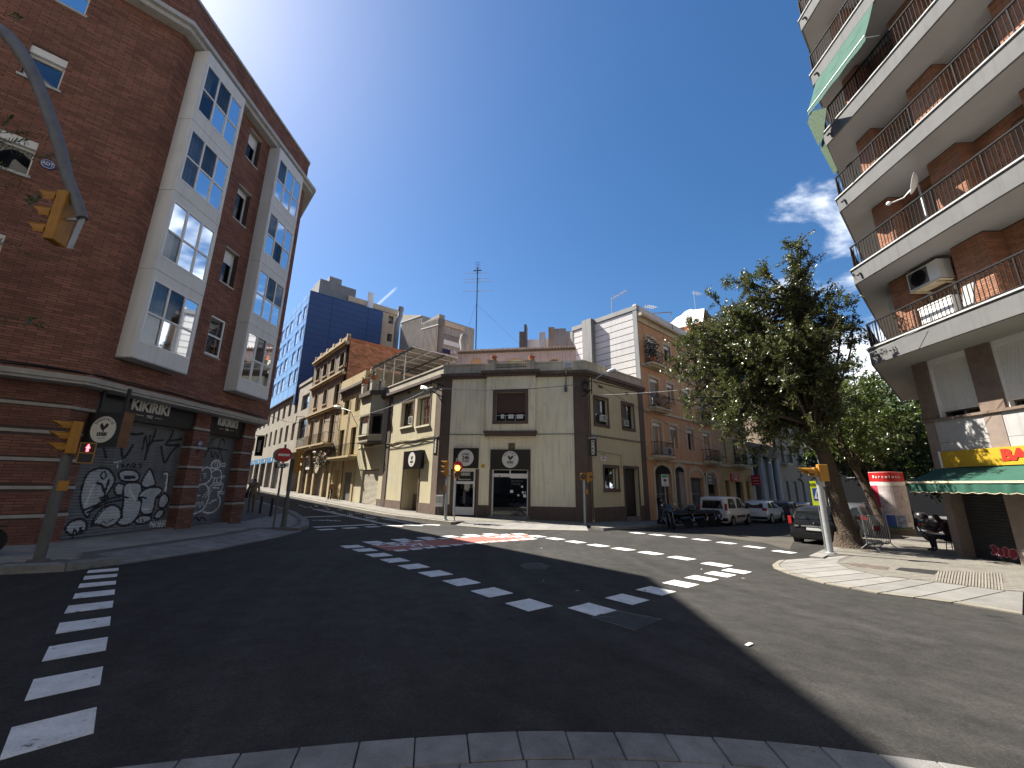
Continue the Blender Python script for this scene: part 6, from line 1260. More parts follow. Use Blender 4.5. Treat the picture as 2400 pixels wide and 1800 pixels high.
for k, (a, b, c, e) in enumerate(gar):
 MB().box(RS, a, b, -.34, -.3, c, e).build('door_back', interior if k != 2 else grl, ob); mb = MB()
 if k in (0, 2): [mb.box(RS, u - .02, u + .02, -.26, -.22, c, e) for u in np.arange(a + .1, b, .22)]; mb.box(RS, a, b, -.28, -.2, 1.0, 1.1); mb.box(RS, (a + b) / 2 - .04, (a + b) / 2 + .04, -.28, -.2, c, e); mb.build('door_grille', grl, ob)
 if k == 1: MB().box(RS, (a + b) / 2 + .1, b, -.3, -.05, c, e).build('door_leaf', greyp, ob)
 if k == 3: [MB().box(RS, a, b, -.24, -.21, z, z + .27).build('shutter_panel', dkrend, ob) for z in np.arange(-.9, 1.0, .28)]
for k, (a, b, z) in enumerate(((7.3, 9.6, f1), (15.6, 18.0, f1), (7.3, 9.6, f2), (15.6, 18.0, f2), (7.3, 9.6, f3), (15.6, 18.0, f3))):
 balcony(ob, RS, a, b, z, .65, creamt, .95, .11)
 if k in (1, 2, 3): plant_bunch(ob, RS.p((a + b) / 2, .55, z + .3), (.6, .05, .2), 120, None, 'balcony_plants', k, .1)
bpz = thing('balcony_plant', 'dark leafy potted plant on the top balcony of the orange house', 'plant', RS.p(7.7, .4, f3)); plant_bunch(bpz, RS.p(7.7, .4, f3 + 1.0), (.28, .2, .45), 220, mat('leaf_dark', (.03, .05, .02), .6, .3, 3, rnd=.3), 'leaves', 9, .13); MB().lathe([(.2, 0), (.28, .4), (.24, .4)], RS.p(7.7, .4, f3), 10).build('pot', terra, bpz, True)
t = thing('balcony_air_conditioner', 'air conditioner with round fan on the lowest orange house balcony', 'air conditioner', RS.p(9.1, .5, f1)); MB().box(RS, 8.75, 9.5, .15, .5, f1 + .05, f1 + .65).build('case', whitef, t); MB().prism(RS, [(9.05 + .24 * math.cos(i * .4), f1 + .35 + .24 * math.sin(i * .4)) for i in range(16)], .5, .52).build('fan_grille', poleg, t)
t = thing('shop_sign', 'black PACHA MAMA sign in the arch of the orange house', 'sign', RS.p(17, 0, 1.0)); r4 = rect(RS, zPp, [(1190, 395), (1375, 400), (1385, 600), (1205, 595)], .05); MB().box(RS, r4[0], r4[1], .0, .06, r4[2], r4[3]).build('board', signblack, t); um, hm = (r4[0] + r4[1]) / 2, r4[3] - r4[2]
txt(RS, 'PACHA', um, r4[3] - hm * .27, hm * .26, .065, .62, offw, t, bold=.03); txt(RS, 'MAMA', um + .05, r4[3] - hm * .6, hm * .26, .065, .75, offw, t, bold=.03); MB().box(RS, um - .35, um + .35, .06, .065, r4[2] + hm * .1, r4[2] + hm * .15).build('sign_line', offw, t)
# white panelled party wall
WPe = RS.p(A_, 0, 0); LW = 14.0; WP = Fr((WPe.x - RS.n.x * LW, WPe.y - RS.n.y * LW), dr=(RS.n.x, RS.n.y)); ztr = WP.uv(*zO(905, 415))[1]; ulp = WP.uv(*zO(15, 800))[0]
jz = sorted({round(WP.uv(*zO(900, y))[1], 3) for y in (540, 637, 735, 832, 928, 1025, 1125, 1225, 1325, 1420)} | {ztr - .05, 7.0}); pu = [WP.uv(*zO(x, 800))[0] for x in (210, 340)]; WPc = WP.shift(.02)
MB().box(WP, ulp, LW - .02, -.2, .0, 4, ztr).build('party_wall', greymet, ob)
for a, b in zip(jz, jz[1:]):
 for u0, u1 in ((ulp + .05, pu[0]), (pu[1], LW - .35)): MB().box(WP, u0, u1, 0, .05, a + .03, b - .03).build('wall_panel', panelw, ob)
MB().box(WP, pu[0], pu[1], 0, .55, 4, WP.uv(*zO(260, 575))[1]).build('flue_casing', greymet, ob); MB().box(WP, LW - .3, LW + .03, -.02, .1, 4, ztr + .1).build('corner_trim', greymet, ob); MB().box(WP, ulp, LW + .05, -.3, .12, ztr, ztr + .35).build('coping', greymet, ob); MB().box(WP, ulp - .2, ulp + .06, -.3, .1, 4, ztr).build('corner_trim', greymet, ob)
# lower back walls between pink room and party wall
bw = thing('back_roof_walls', 'pale panelled roof wall and old chimneys behind the pink room', 'building', RS.p(5, -12, 6)); F_ = CF.shift(-10.5)
a = F_.uv(*zP(1085, 1255)); b = F_.uv(*zP(1390, 1140)); MB().box(F_, a[0], b[0], -.4, 0, 6, (a[1] + b[1]) / 2).build('wall', panelw, bw)
for k, (x0, x1, yt) in enumerate(((985, 1050, 1140), (1055, 1087, 1040), (1395, 1480, 1085), (1480, 1640, 1110), (1640, 1720, 1150), (1270, 1350, 1165))):
 p, q = F_.uv(*zP(x0, yt)), F_.uv(*zP(x1, yt)); MB().box(F_, p[0], q[0], .05 + .06 * k, .9 + .06 * k, 6, p[1]).build('chimney', [dkrend, poleg, tanst, greyp, greyp, concl][k], bw)
# --- ochre house, garage, far houses
oc = thing('ochre_house', 'ochre house with red shop sign between orange house and garage', 'building', RS.p(22, 0, -.8)); A_, B_ = 18.97, 26.7; owi = [(a, b, z, z + 2.3) for z in (f1 + .1, f2 + .1, f3 + .1) for a, b in ((19.9, 20.9), (22.6, 23.9), (25.0, 26.0))]; ogd = [(19.9, 20.8, -1, 2.2), (22.2, 24.0, -1, 2.1), (24.9, 25.7, -1, 2.2)]
holes_wall(RS, A_, B_, -2, 17.5, [w + (.25,) for w in owi + ogd]).build('wall', ochw, oc); block(oc, RS, A_, B_, 10, -2, 17.5, brickold, 'party_wall', -.3); win_set(oc, RS, owi, -.2, whitef, darkgl, creamt, False, 2, sw=.12)
for a, b, c, e in ogd: MB().box(RS, a, b, -.3, -.25, c, e).build('shop_door', interior, oc)
for z in (f1, f2, f3): balcony(oc, RS, 22.0, 24.6, z, .6, creamt, .95, .13); MB().box(RS, A_, B_, -.1, .12, z - .3, z - .15).build('string_course', creamt, oc)
plant_bunch(oc, RS.p(23.3, .5, f1 + .5), (.8, .1, .25), 160, None, 'balcony_plants', 4, .12)
t = thing('shop_sign', 'red shop sign with white lettering on the ochre house', 'sign', RS.p(23, 0, 1.8)); r4 = rect(RS, zPp, [(1690, 400), (1845, 405), (1850, 540), (1700, 540)], .1); MB().box(RS, r4[0], r4[1], .0, .1, r4[2], r4[3]).build('board', redsign, t); txt(RS, 'TAKE AWAY', (r4[0] + r4[1]) / 2, r4[3] - (r4[3] - r4[2]) * .32, (r4[3] - r4[2]) * .24, .105, .6, offw, t, bold=.02); txt(RS, 'SUPERMERCAT', (r4[0] + r4[1]) / 2, r4[3] - (r4[3] - r4[2]) * .7, (r4[3] - r4[2]) * .2, .105, .5, offw, t, bold=.02)
t = thing('projecting_shop_sign', 'red projecting shop sign at the end of the ochre house', 'sign', RS.p(25.8, .5, 1.8)); F_ = Fr((RS.p(26.2, 0, 0).x, RS.p(26.2, 0, 0).y), dr=(RS.n.x, RS.n.y)); MB().box(F_, .1, .9, -.12, .0, 1.8, 2.8).build('panel', redsign, t); [MB().box(F_, .2, .8, .0, .006, 1.92 + .28 * k, 2.02 + .28 * k).build('sign_line', mat('sign_pink', (.6, .25, .25), .5, .1, 2), t) for k in range(3)]
# tarp over its roof
mb = MB(); TPf = Fr((RS.p(18.9, 0, 0).x - RS.n.x * 10, RS.p(18.9, 0, 0).y - RS.n.y * 10), dr=(RS.n.x, RS.n.y)); brickwork(oc, TPf, 0, 9.7, 14.5, 17.4, [], mat('brick_gable2', (.34, .155, .08), .92, .3, 1.2, .3, 40, rnd=.35), 0, bw=.42, bh=.15, jt=.03, d=.02, proud=.02)
us = np.linspace(0, 10, 22); rr = random.Random(1); hh = [18.6 + .5 * math.sin(u * .9) + rr.uniform(-.1, .1) for u in us]
for i in range(21): mb.poly([TPf.p(us[i], .12 + .06 * math.sin(i * 2.1), 17.2), TPf.p(us[i + 1], .12 + .06 * math.sin((i + 1) * 2.1), 17.2), TPf.p(us[i + 1], -.6, hh[i + 1]), TPf.p(us[i], -.6, hh[i])]); mb.poly([TPf.p(us[i], -.6, hh[i]), TPf.p(us[i + 1], -.6, hh[i + 1]), TPf.p(us[i + 1], -6, 17.4), TPf.p(us[i], -6, 17.4)])
tag(mb.build('roof_tarp', tarp), 'white tarp draped over the brick roof of the ochre house', 'tarp')
gg = thing('garage_front', 'grey garage front with tall pale columns beyond the ochre house', 'building', RS.p(31, 0, -1)); MB().box(RS, 26.75, 36, -8, -2.0, -2, 6.5).build('back_wall', greyp, gg); MB().box(RS, 26.75, 36, -2.2, .1, 4.9, 6.2).build('beam', dkrend, gg)
for u in (27.0, 30.2, 33.2, 35.8): MB().tube([RS.p(u, -.2, -2), RS.p(u, -.2, 4.9)], .32, 10).build('column', concl, gg, True)
MB().box(RS, 31.5, 35.4, -2.0, -.9, -2, 4.9).build('partition', greyp, gg); MB().box(RS, 28.0, 29.6, -1.98, -1.9, -1, 1.6).build('poster', orngw, gg)
fh = thing('far_balcony_house', 'far tan house with balconies half hidden by the tree', 'building', RS.p(44, 0, -1)); wf = [(u, u + 1.2, z, z + 2.2) for z in (4.6, 8.0, 11.3) for u in (37.5, 41, 44.5, 48, 51.5)]; wg = [(u, u + 1.8, -1.3, 2.4) for u in (37.2, 40.5, 44, 47.5, 51)]
holes_wall(RS, 36.1, 55, -2, 15, [w + (.25,) for w in wf + wg]).build('wall', tanst, fh); block(fh, RS, 36.1, 55, 9, -2, 15, tanst); win_set(fh, RS, wf, -.2, brown, darkgl, creamt, False, sw=.15)
for w_ in wg: MB().box(RS, w_[0], w_[1], -.28, -.22, w_[2], w_[3]).build('shop_shutter', greyp, fh)
for z in (4.5, 7.9, 11.2):
 for u in (37.2, 44.2, 51.2): balcony(fh, RS, u, u + 1.9, z, .7, creamt, 1.0, .16)
# --- closing buildings
def plain_block(name, label, F_, u0, u1, z0, z1, m, floors, bays_, depth=12, wsz=(1.3, 1.6), zf=4.0, ph=3.1):
 t = thing(name, label, 'building', F_.p((u0 + u1) / 2, 0, 0)); ws = []
 for k in range(floors):
  for j in range(bays_): u = u0 + (u1 - u0) * (j + .5) / bays_; ws.append((u - wsz[0] / 2, u + wsz[0] / 2, zf + k * ph, zf + k * ph + wsz[1]))
 holes_wall(F_, u0, u1, z0, z1, [w + (.2,) for w in ws]).build('wall', m, t); block(t, F_, u0, u1, depth, z0, z1 - .1, m, d1=-.3); win_set(t, F_, ws, -.15, whitef, darkgl, None, True, 2); return t
pL = SF.p(S(92), 14, 0); plain_block('street_end_house', 'pale house closing the far end of the street with bollards', Fr((pL.x - DL.y * 12, pL.y + DL.x * 12), dr=(.756, .655)), 0, 40, -2, 16, whitewall, 4, 9)
pR = RS.p(95, 20, 0); plain_block('street_end_house', 'house in painted shade closing the far end of the tree lined street', Fr((pR.x - 25 * .667, pR.y + 25 * .745), dr=(.667, -.745)), 0, 50, -4, 17, ironb, 4, 10)  # near-black wall colour stands in for the shade at this street end
nbk = plain_block('near_apartment_block', 'sandy apartment block on the near corner behind the viewer', Fr((14, -3.2), dr=(-1, .05)), 0, 24, -1, 19, stonem, 5, 6)
plain_block('near_apartment_block', 'tan apartment block along the near street across from the brick block', Fr((-10, -2.0), dr=(-.7302, -.6832)), 0, 30, -1, 19, stonem, 5, 7)
fl_ = thing('brick_block_extension', 'taller plain brick block joined to the corner block along the far street', 'building', LS.p(26, 0, 0)); MB().box(LS, 18.2, 75, -10, 0, -1, 23.0).build('wall', brickold, fl_)
for k in range(6):
 for j in range(10): window(fl_, LS, 20 + j * 4.4, 21.4 + j * 4.4, 4.5 + 3.2 * k, 6.2 + 3.2 * k, .03, alum, darkgl, 1, 1, .06)
# ------------------------------------------------------------------ brick tower with wrap-round balconies (near right)
fascia = mat('balcony_fascia', (.12, .12, .12), .88, .15, 1.2, .25, 40, streak=.25, fine=.18)
soffit = mat('balcony_soffit', (.30, .297, .29), .9, .1, .8)
marb = mat('brown_marble', (.13, .095, .075), .35, .4, 3.5, col2=(.20, .15, .12))
marbl = mat('tan_marble', (.24, .19, .16), .5, .35, 3, col2=(.17, .135, .115))
mwhite = mat('white_marble', (.34, .335, .33), .5, .15, 2, streak=.3)
shutw = mat('shutter_white', (.58, .57, .54), .6, .1, 1.5, streak=.25)
awng = mat('awning_green', (.016, .075, .052), .85, .15, 1.5, .1, 50, streak=.25)
yels = mat('sign_yellow', (.42, .27, .02), .45, .12, 1.2)
leafscr = mat('leaf_screen', (.06, .10, .05), .9, .6, 14, col2=(.015, .03, .015))
RB = Fr((14.45, 13.95), dr=(-.04, -1)); RBE = 9.0
RSf = Fr((14.45 + DR.x * 14, 13.95 + DR.y * 14), dr=(-DR.x, -DR.y))
zY = Z(2000, 750, 2.765); zX = Z(1940, 400, 3.687); zW = Z(1860, 0, 3.687); zV = Z(2080, 1040, 5.53)
rb = thing('brick_balcony_tower', 'orange brick tower with stacked grey balconies over a bar', 'building', RB.p(2, -2, -.5))
FL = [6.6, 9.8, 13.0, 16.2, 19.4, 22.6, 25.8]; SLH = .62
cs_ = RB.p(0, 1.4, 0); lq = Vector((cs_.x + DR.x * 9, cs_.y + DR.y * 9))
def slab_poly(o=0.0):
 e = RB.p(RBE, 1.4 - o, 0); c = RB.p(o * .6, 1.4 - o, 0); f = (lq.x + o * .667 + .0, lq.y - o * .745)
 return [(e.x, e.y), (c.x, c.y), f, (lq.x + 6, lq.y - 4), (RB.p(RBE, -6, 0).x, RB.p(RBE, -6, 0).y)]
piers = [(.16, .87), (2.44, 3.4), (5.1, 6.0), (7.7, 8.6)]
MB().box(RB, 0, RBE, -7, -.24, 5.8, 29).build('core_wall', mortar, rb); MB().box(RSf, 0, 14, -7, -.2, 2.3, 29).build('core_wall', mortar, rb)
for fi, z in enumerate(FL):
 o = MB().slab(slab_poly(), z - SLH, z - .035).build('balcony_slab', [fascia], rb)
 MB().slab(slab_poly(.06), z - SLH - .012, z - SLH + .02).build('balcony_soffit', soffit, rb); MB().slab(slab_poly(-.05), z - .035, z + .012).build('slab_edge_strip', concl, rb)
 # railing: posts and bars along the front and the street side
 mb = MB(); A_, B_, C_ = RB.p(RBE, 1.36, 0), RB.p(.1, 1.36, 0), Vector((lq.x + .05, lq.y - .05, 0)); zz_ = Vector((0, 0, z + .9)); z0_ = Vector((0, 0, z + .07))
 mb.bar(A_ + zz_, B_ + zz_, .06, .045); mb.bar(B_ + zz_, C_ + zz_, .06, .045); mb.bar(A_ + z0_, B_ + z0_, .03, .03); mb.bar(B_ + z0_, C_ + z0_, .03, .03); mb.build('handrail', ironb, rb, fix=False)
 mb = MB()
 for p, q in ((A_, B_), (B_, C_)):
  n = int((q - p).length / .118)
  for k in range(n + 1): r_ = p.lerp(q, k / n); mb.bar(r_ + z0_, r_ + zz_, .016 if k % 12 else .035)
 o = mb.build('railing_bars', ironb, rb, fix=False); o['kind'] = 'stuff'
 MB().tube([RB.p(.35, 1.3, z - .33), RB.p(.35, 1.47, z - .34), RB.p(.35, 1.52, z - .42)], .045, 7).build('drain_spout', poleg, rb)
 if fi == len(FL) - 1: break
 zt = FL[fi + 1] - SLH - .02
 for k, (a, b) in enumerate(piers): MB().box(RB, a + .004, b - .004, -.24, .29, z, zt).build('pier', mortar, rb); brickwork(rb, RB, a, b, z, zt, [], bricko, (50 if k == 1 else 20) if fi in (0, 1, 2) else 0, d=.29); Fq = Fr((RB.p(a, -.24, 0).x, RB.p(a, -.24, 0).y), dr=(RB.n.x, RB.n.y)); brickwork(rb, Fq, 0, .52, z, zt, [], bricko, 0); Fq = Fr((RB.p(b, .29, 0).x, RB.p(b, .29, 0).y), dr=(-RB.n.x, -RB.n.y)); brickwork(rb, Fq, 0, .52, z, zt, [], bricko, 0)
 doors = [(1.05, 2.2, z, z + 2.15), (4.35, 5.0, z, z + 2.15), (6.3, 7.4, z, z + 2.15)]
 brickwork(rb, RB, .0, RBE, z, zt, doors, bricko, 0, d=-.235)
 for (a, b, c, e) in doors: window(rb, RB, a, b, c + .05, e, -.19, brown, darkgl, 2, 1, .07, name='balcony_door'); MB().box(RB, a + .02, b - .02, -.21, -.17, e - (.5 + .3 * ((fi + int(a)) % 3)), e - .02).build('blind', mat('blind_wood', (.16, .09, .05), .7, .2, 3), rb)
 brickwork(rb, RSf, 4, 14, z, zt, [], bricko, 0, d=-.19); window(rb, RSf, 11.2, 13.0, z + .05, z + 2.2, -.13, whitef, skygl, 2, 1, .07, name='balcony_door')
# first floor with roller shutters, marble and panels
MB().box(RB, 0, RBE, -.5, -.32, 3.9, 6.0).build('core_wall', interior, rb)
for a, b in ((.0, .5), (1.82, 2.48), (3.75, 4.4), (5.7, 6.3), (7.6, RBE)): MB().box(RB, a, b, -.4, .02, 3.93, 5.98).build('marble_pier', marb, rb)
for a, b in ((.5, 1.82), (2.48, 3.75), (4.4, 5.7), (6.3, 7.6)):
 shutter(RB, a + .06, b - .06, 4.15, 5.78, -.14, [], rb, base=shutw, pitch=.055, ustep=.3); mb = MB(); mb.box(RB, a, a + .06, -.3, -.06, 3.93, 5.98); mb.box(RB, b - .06, b, -.3, -.06, 3.93, 5.98); mb.box(RB, a + .06, b - .06, -.3, -.05, 5.78, 5.98); mb.build('shutter_frame', whitef, rb); window(rb, RB, a + .06, b - .06, 3.95, 4.16, -.2, poleg, darkgl, 2, 1, .04)
MB().box(RB, -.02, RBE, -.4, .1, 3.86, 3.94).build('ledge', marb, rb)
for a, b, m_ in ((.0, .33, marbl), (1.86, 2.34, marbl), (3.8, 4.3, marbl)): MB().box(RB, a, b, -.4, .03, 2.3 if a == 0 else 2.84, 3.86).build('marble_pier', m_, rb)
for a, b in ((.34, 1.1), (1.105, 1.855), (2.345, 3.07), (3.075, 3.795), (4.3, RBE)):
 for z0, z1 in ((2.85, 3.13), (3.135, 3.86)): MB().box(RB, a, b, -.4, .015, z0, z1 - .004).build('marble_panel', mwhite, rb)
MB().box(RSf, 9.5, 14, -.3, .02, 3.9, 6).build('marble_pier', marb, rb); MB().box(RSf, 0, 9.5, -.3, .0, -1.5, 6).build('side_wall', marbl, rb); MB().box(RSf, 9.5, 14, -.3, .01, -1.5, 3.9).build('side_wall', marbl, rb)
# ground floor
MB().box(RB, 0, .25, -.5, .02, -1.2, 2.3).build('marble_pier', marbl, rb); MB().box(RB, 1.8, 3.3, -.5, .02, -1.2, 2.3).build('marble_pier', marbl, rb); MB().box(RB, 4.9, RBE, -.5, .02, -1.2, 2.3).build('marble_pier', marbl, rb)
gred = mat('graffiti_red', (.28, .03, .04), .6, .2, 3); dshut = mat('shutter_dark', (.035, .034, .033), .6, .3, 2, streak=.4)
g2 = lambda pts, cl=True: smooth_pts([RB.uv(*zV(*p), -.36) for p in pts], cl, 4)
ly = []
for p in ([(1320, 1330), (1360, 1310), (1420, 1350), (1430, 1400), (1380, 1440), (1330, 1420), (1360, 1380)], [(1430, 1370), (1470, 1360), (1500, 1400), (1490, 1460), (1440, 1450)], [(1490, 1350), (1540, 1345), (1570, 1400), (1560, 1470), (1510, 1460)], [(1570, 1380), (1640, 1370), (1690, 1420), (1660, 1490), (1590, 1480)]): c = g2(p); ly.append(('fill', c, 0, 4)); ly.append(('line', c + [c[0]], .02, 5))
shutter(RB, .25, 1.8, -.6, 2.3, -.38, ly, rb, base=dshut, extra=(gred, mat('graffiti_pink', (.5, .28, .3), .6, .2, 3)), pitch=.09); MB().box(RB, 3.3, 4.9, -.5, -.3, -.8, 2.3).build('bar_door', interior, rb)
# bar sign and awning
t = thing('bar_sign', 'yellow fascia sign with red letters BAR', 'sign', RB.p(1.5, .1, 2.33)); MB().box(RB, .36, 6.2, .03, .13, 2.33, 2.84).build('board', yels, t); MB().box(RB, .34, .40, .02, .14, 2.32, 2.85).build('end_trim', alum, t)
txt(RB, 'BAR', 2.62, 2.6, .30, .14, 1.2, mat('letter_red', (.55, .03, .02), .4, .1, 2), t, bold=.07, depth=.02)
aw = thing('bar_awning', 'green scalloped awning with cream front bar over the bar pavement', 'awning', RB.p(1.5, .7, 1.55)); n = 60; u0, u1 = .1, 6.2
mb = MB()
for i in range(n):
 a, b = u0 + (u1 - u0) * i / n, u0 + (u1 - u0) * (i + 1) / n
 for j in range(4): t0, t1 = j / 4, (j + 1) / 4; sg_ = lambda t: .1 + 1.1 * t; zg = lambda t: 2.3 - .46 * t - .03 * math.sin(math.pi * t); mb.poly([RB.p(a, sg_(t0), zg(t0)), RB.p(b, sg_(t0), zg(t0)), RB.p(b, sg_(t1), zg(t1)), RB.p(a, sg_(t1), zg(t1))])
mb.build('awning_cloth', awng, aw, True); MB().bar(RB.p(u0 - .03, 1.21, 1.84), RB.p(u1, 1.21, 1.84), .06, .06).build('front_bar', creamt, aw)
mb = MB(); n = 220
for i in range(n):
 a, b = u0 + .12 + (u1 - u0 - .12) * i / n, u0 + .12 + (u1 - u0 - .12) * (i + 1) / n; f = lambda u: 1.56 - .035 * abs(math.sin(u * math.pi / .36)); g = lambda u: 1.21 + .02 * math.sin(u * 11) + .012 * math.sin(u * 23); mb.poly([RB.p(a, g(a) + .015 * math.sin(a * 17), f(a)), RB.p(b, g(b) + .015 * math.sin(b * 17), f(b)), RB.p(b, 1.215, 1.815), RB.p(a, 1.215, 1.815)])
mb.build('valance', awng, aw, True); mb = MB(); mb.tube([RB.p(u0 + .12 + (u1 - u0 - .12) * i / n, 1.225 + .02 * math.sin((u0 + .12 + (u1 - u0 - .12) * i / n) * 11), 1.556 - .035 * abs(math.sin((u0 + .12 + (u1 - u0 - .12) * i / n) * math.pi / .36))) for i in range(n + 1)], .008, 4); mb.build('valance_hem', creamt, aw, fix=False)
for u in (.4, 3.2, 5.8): MB().bar(RB.p(u, .05, 2.0), RB.p(u, 1.2, 1.82), .04).build('awning_arm', alum, aw)
# upper awning with leaf screens
ga = thing('balcony_awning', 'green fabric awning lowered from an upper balcony of the brick tower', 'awning', RB.p(1.7, 1.8, 17)); mb = MB()
for i in range(20):
 a, b = .2 + 3.0 * i / 20, .2 + 3.0 * (i + 1) / 20
 for (d0, z0), (d1, z1) in (((1.42, 18.74), (1.72, 17.9)), ((1.72, 17.9), (2.0, 17.2)), ((2.0, 17.2), (2.03, 16.95))): mb.poly([RB.p(a, d0, z0), RB.p(b, d0, z0), RB.p(b, d1, z1 + .02 * math.sin(i)), RB.p(a, d1, z1 + .02 * math.sin(i))])
mb.build('awning_cloth', awng, ga); MB().bar(RB.p(.2, 2.01, 17.2), RB.p(3.2, 2.01, 17.2), .03).build('front_bar', alum, ga)
for u in (.3, 3.1): MB().tube([RB.p(u, 1.4, 17.3), RB.p(u, 2.0, 17.2)], .015, 5).build('awning_arm', alum, ga)
for k, (pp_, dd_) in enumerate((([(145, 965), (120, 1060), (215, 1265), (255, 1190), (285, 930)], 2.0), ([(250, 1195), (232, 1290), (352, 1510), (380, 1470), (300, 1290)], 1.9))):
 mb = MB(); F_ = RB.shift(dd_); mb.poly([F_.p(u, 0, z) for u, z in [F_.uv(*zW(*p)) for p in pp_]]); tag(mb.build('leaf_screen', leafscr), ['upper leaf patterned privacy screen hanging off the tower balcony edge', 'lower leaf patterned privacy screen hanging off the tower balcony edge'][k], 'screen')
# satellite dish, air conditioners, clutter
F_ = RB.shift(1.0); a, b = F_.uv(*zX(750, 10)), F_.uv(*zX(745, 200)); dc = F_.p((a[0] + b[0]) / 2, 0, (a[1] + b[1]) / 2); sd = thing('satellite_dish', 'white satellite dish with feed arm on the second tower balcony', 'satellite dish', F_.p(a[0], 0, FL[1]))
Rm = Vector((-.66, .68, .3)).to_track_quat('Z', 'Y').to_matrix(); mb = MB(); mb.lathe([(.001, -.09), (.15, -.07), (.28, -.02), (.36, .04), (.35, .045), (.26, -.005), (.12, -.05), (.001, -.06)], dc, 18, M=Rm); mb.build('dish', whitef, sd, True)
MB().tube([dc + Vector((0, .05, -.1)), dc + Vector((-.2, .25, -.38)), dc + Vector((-.45, .5, -.42))], .02, 6).build('feed_arm', alum, sd); MB().ball(dc + Vector((-.47, .52, -.4)), .07).build('feed_head', alum, sd); MB().tube([dc + Vector((.05, -.05, -.1)), dc + Vector((.05, -.05, FL[1] - dc.z))], .03, 6).build('stand', steelg, sd)
def ac_unit(F_, u0, u1, z0, z1, d0, d1, label):
 t = thing('wall_air_conditioner', label, 'air conditioner', F_.p((u0 + u1) / 2, d0, z0)); MB().box(F_, u0, u1, d0, d1, z0, z1).build('case', whitef, t); um = u0 + (u1 - u0) * .36; r_ = (z1 - z0) * .42; zm = (z0 + z1) / 2
 MB().box(F_, u0 + .05, um + r_ + .05, d1, d1 + .01, zm - r_, zm + r_).build('fan_panel', poleg, t); mb = MB()
 for k in range(4): mb.lathe([(r_ * (k + 1) / 4 - .012, 0), (r_ * (k + 1) / 4, .006)], F_.p(um, d1 + .012, zm), 20, M=Matrix((F_.u, Vector((0, 0, 1)), F_.n)).transposed())
 mb.build('fan_grille', ironb, t); MB().box(F_, u0, u1, d0, d1 + .02, z0 - .05, z0).build('base_rail', creamt, t)
 for u in (u0 + .15, u1 - .15): MB().bar(F_.p(u, -.2, z0 - .08), F_.p(u, d1, z0 - .08), .05).build('bracket', creamt, t); MB().bar(F_.p(u, d0 - .1, z0 - .35), F_.p(u, d0 - .1, z0 - .05), .05).build('bracket', creamt, t)
ac_unit(RB, 1.0, 2.1, 8.35, 9.02, .0, .42, 'large white air conditioner hung under the second tower balcony'); ac_unit(RSf, 12.6, 13.4, 8.3, 8.85, -.1, .25, 'small white air conditioner on the shaded street side of the tower')
t = thing('balcony_cabinet', 'white cabinet standing behind the lowest tower balcony railing', 'cabinet', RB.p(1.9, .9, FL[0])); a = RB.uv(*zX(790, 1215), 1.0); b = RB.uv(*zX(1085, 1150), 1.0); MB().box(RB, a[0], b[0], .55, 1.0, FL[0] + .012, FL[0] + .75).build('case', whitef, t); MB().box(RB, a[0] - .02, b[0] + .02, .53, 1.02, FL[0] + .75, FL[0] + .79).build('cabinet_top', concw, t)
t = thing('leaning_panel', 'grey board leaning beside the cabinet on the lowest balcony', 'board', RB.p(b[0] + .2, .8, FL[0])); MB().hexa([RB.p(b[0] + .1, .95, FL[0] + .012), RB.p(b[0] + .4, .95, FL[0] + .012), RB.p(b[0] + .4, .9, FL[0] + .012), RB.p(b[0] + .1, .9, FL[0] + .012), RB.p(b[0] + .1, .7, FL[0] + 1.0), RB.p(b[0] + .4, .7, FL[0] + 1.0), RB.p(b[0] + .4, .65, FL[0] + 1.0), RB.p(b[0] + .1, .65, FL[0] + 1.0)]).build('panel', greymet, t)
# ------------------------------------------------------------------ trees
def leaf_mat(name, c1, c2, tr=.35):
 if name in MATS: return MATS[name]
 m = bpy.data.materials.new(name); m.use_nodes = True; t = m.node_tree; t.nodes.clear()
 o = nd(t, 'ShaderNodeOutputMaterial'); ge = nd(t, 'ShaderNodeNewGeometry'); mx = nd(t, 'ShaderNodeMix', data_type='RGBA'); mx.inputs['A'].default_value = (*c1, 1); mx.inputs['B'].default_value = (*c2, 1)
 t.links.new(ge.outputs['Random Per Island'], mx.inputs['Factor'])
 d = nd(t, 'ShaderNodeBsdfPrincipled'); d.inputs['Roughness'].default_value = .34; d.inputs['Specular IOR Level'].default_value = .6; t.links.new(mx.outputs['Result'], d.inputs['Base Color'])
 tl = nd(t, 'ShaderNodeBsdfTranslucent'); hs = nd(t, 'ShaderNodeHueSaturation'); hs.inputs['Value'].default_value = 1.5; hs.inputs['Saturation'].default_value = 1.15; t.links.new(mx.outputs['Result'], hs.inputs['Color']); t.links.new(hs.outputs['Color'], tl.inputs['Color'])
 ms = nd(t, 'ShaderNodeMixShader'); ms.inputs['Fac'].default_value = tr; t.links.new(d.outputs[0], ms.inputs[1]); t.links.new(tl.outputs[0], ms.inputs[2]); t.links.new(ms.outputs[0], o.inputs['Surface']); MATS[name] = m; return m
bark = mat('bark', (.085, .06, .04), .95, .4, 5, .9, 22, streak=.6, streakcol=(.035, .025, .018), col2=(.075, .055, .04))
for n_ in bark.node_tree.nodes:
 if n_.type == 'BUMP': n_.inputs['Distance'].default_value = .12; n_.inputs['Strength'].default_value = 1.0
elm = leaf_mat('elm_leaf', (.038, .05, .016), (.092, .097, .034)); locust = leaf_mat('locust_leaf', (.05, .08, .02), (.11, .14, .035), .4); darkleaf = leaf_mat('tree_leaf_dark', (.03, .05, .015), (.07, .10, .028), .3)
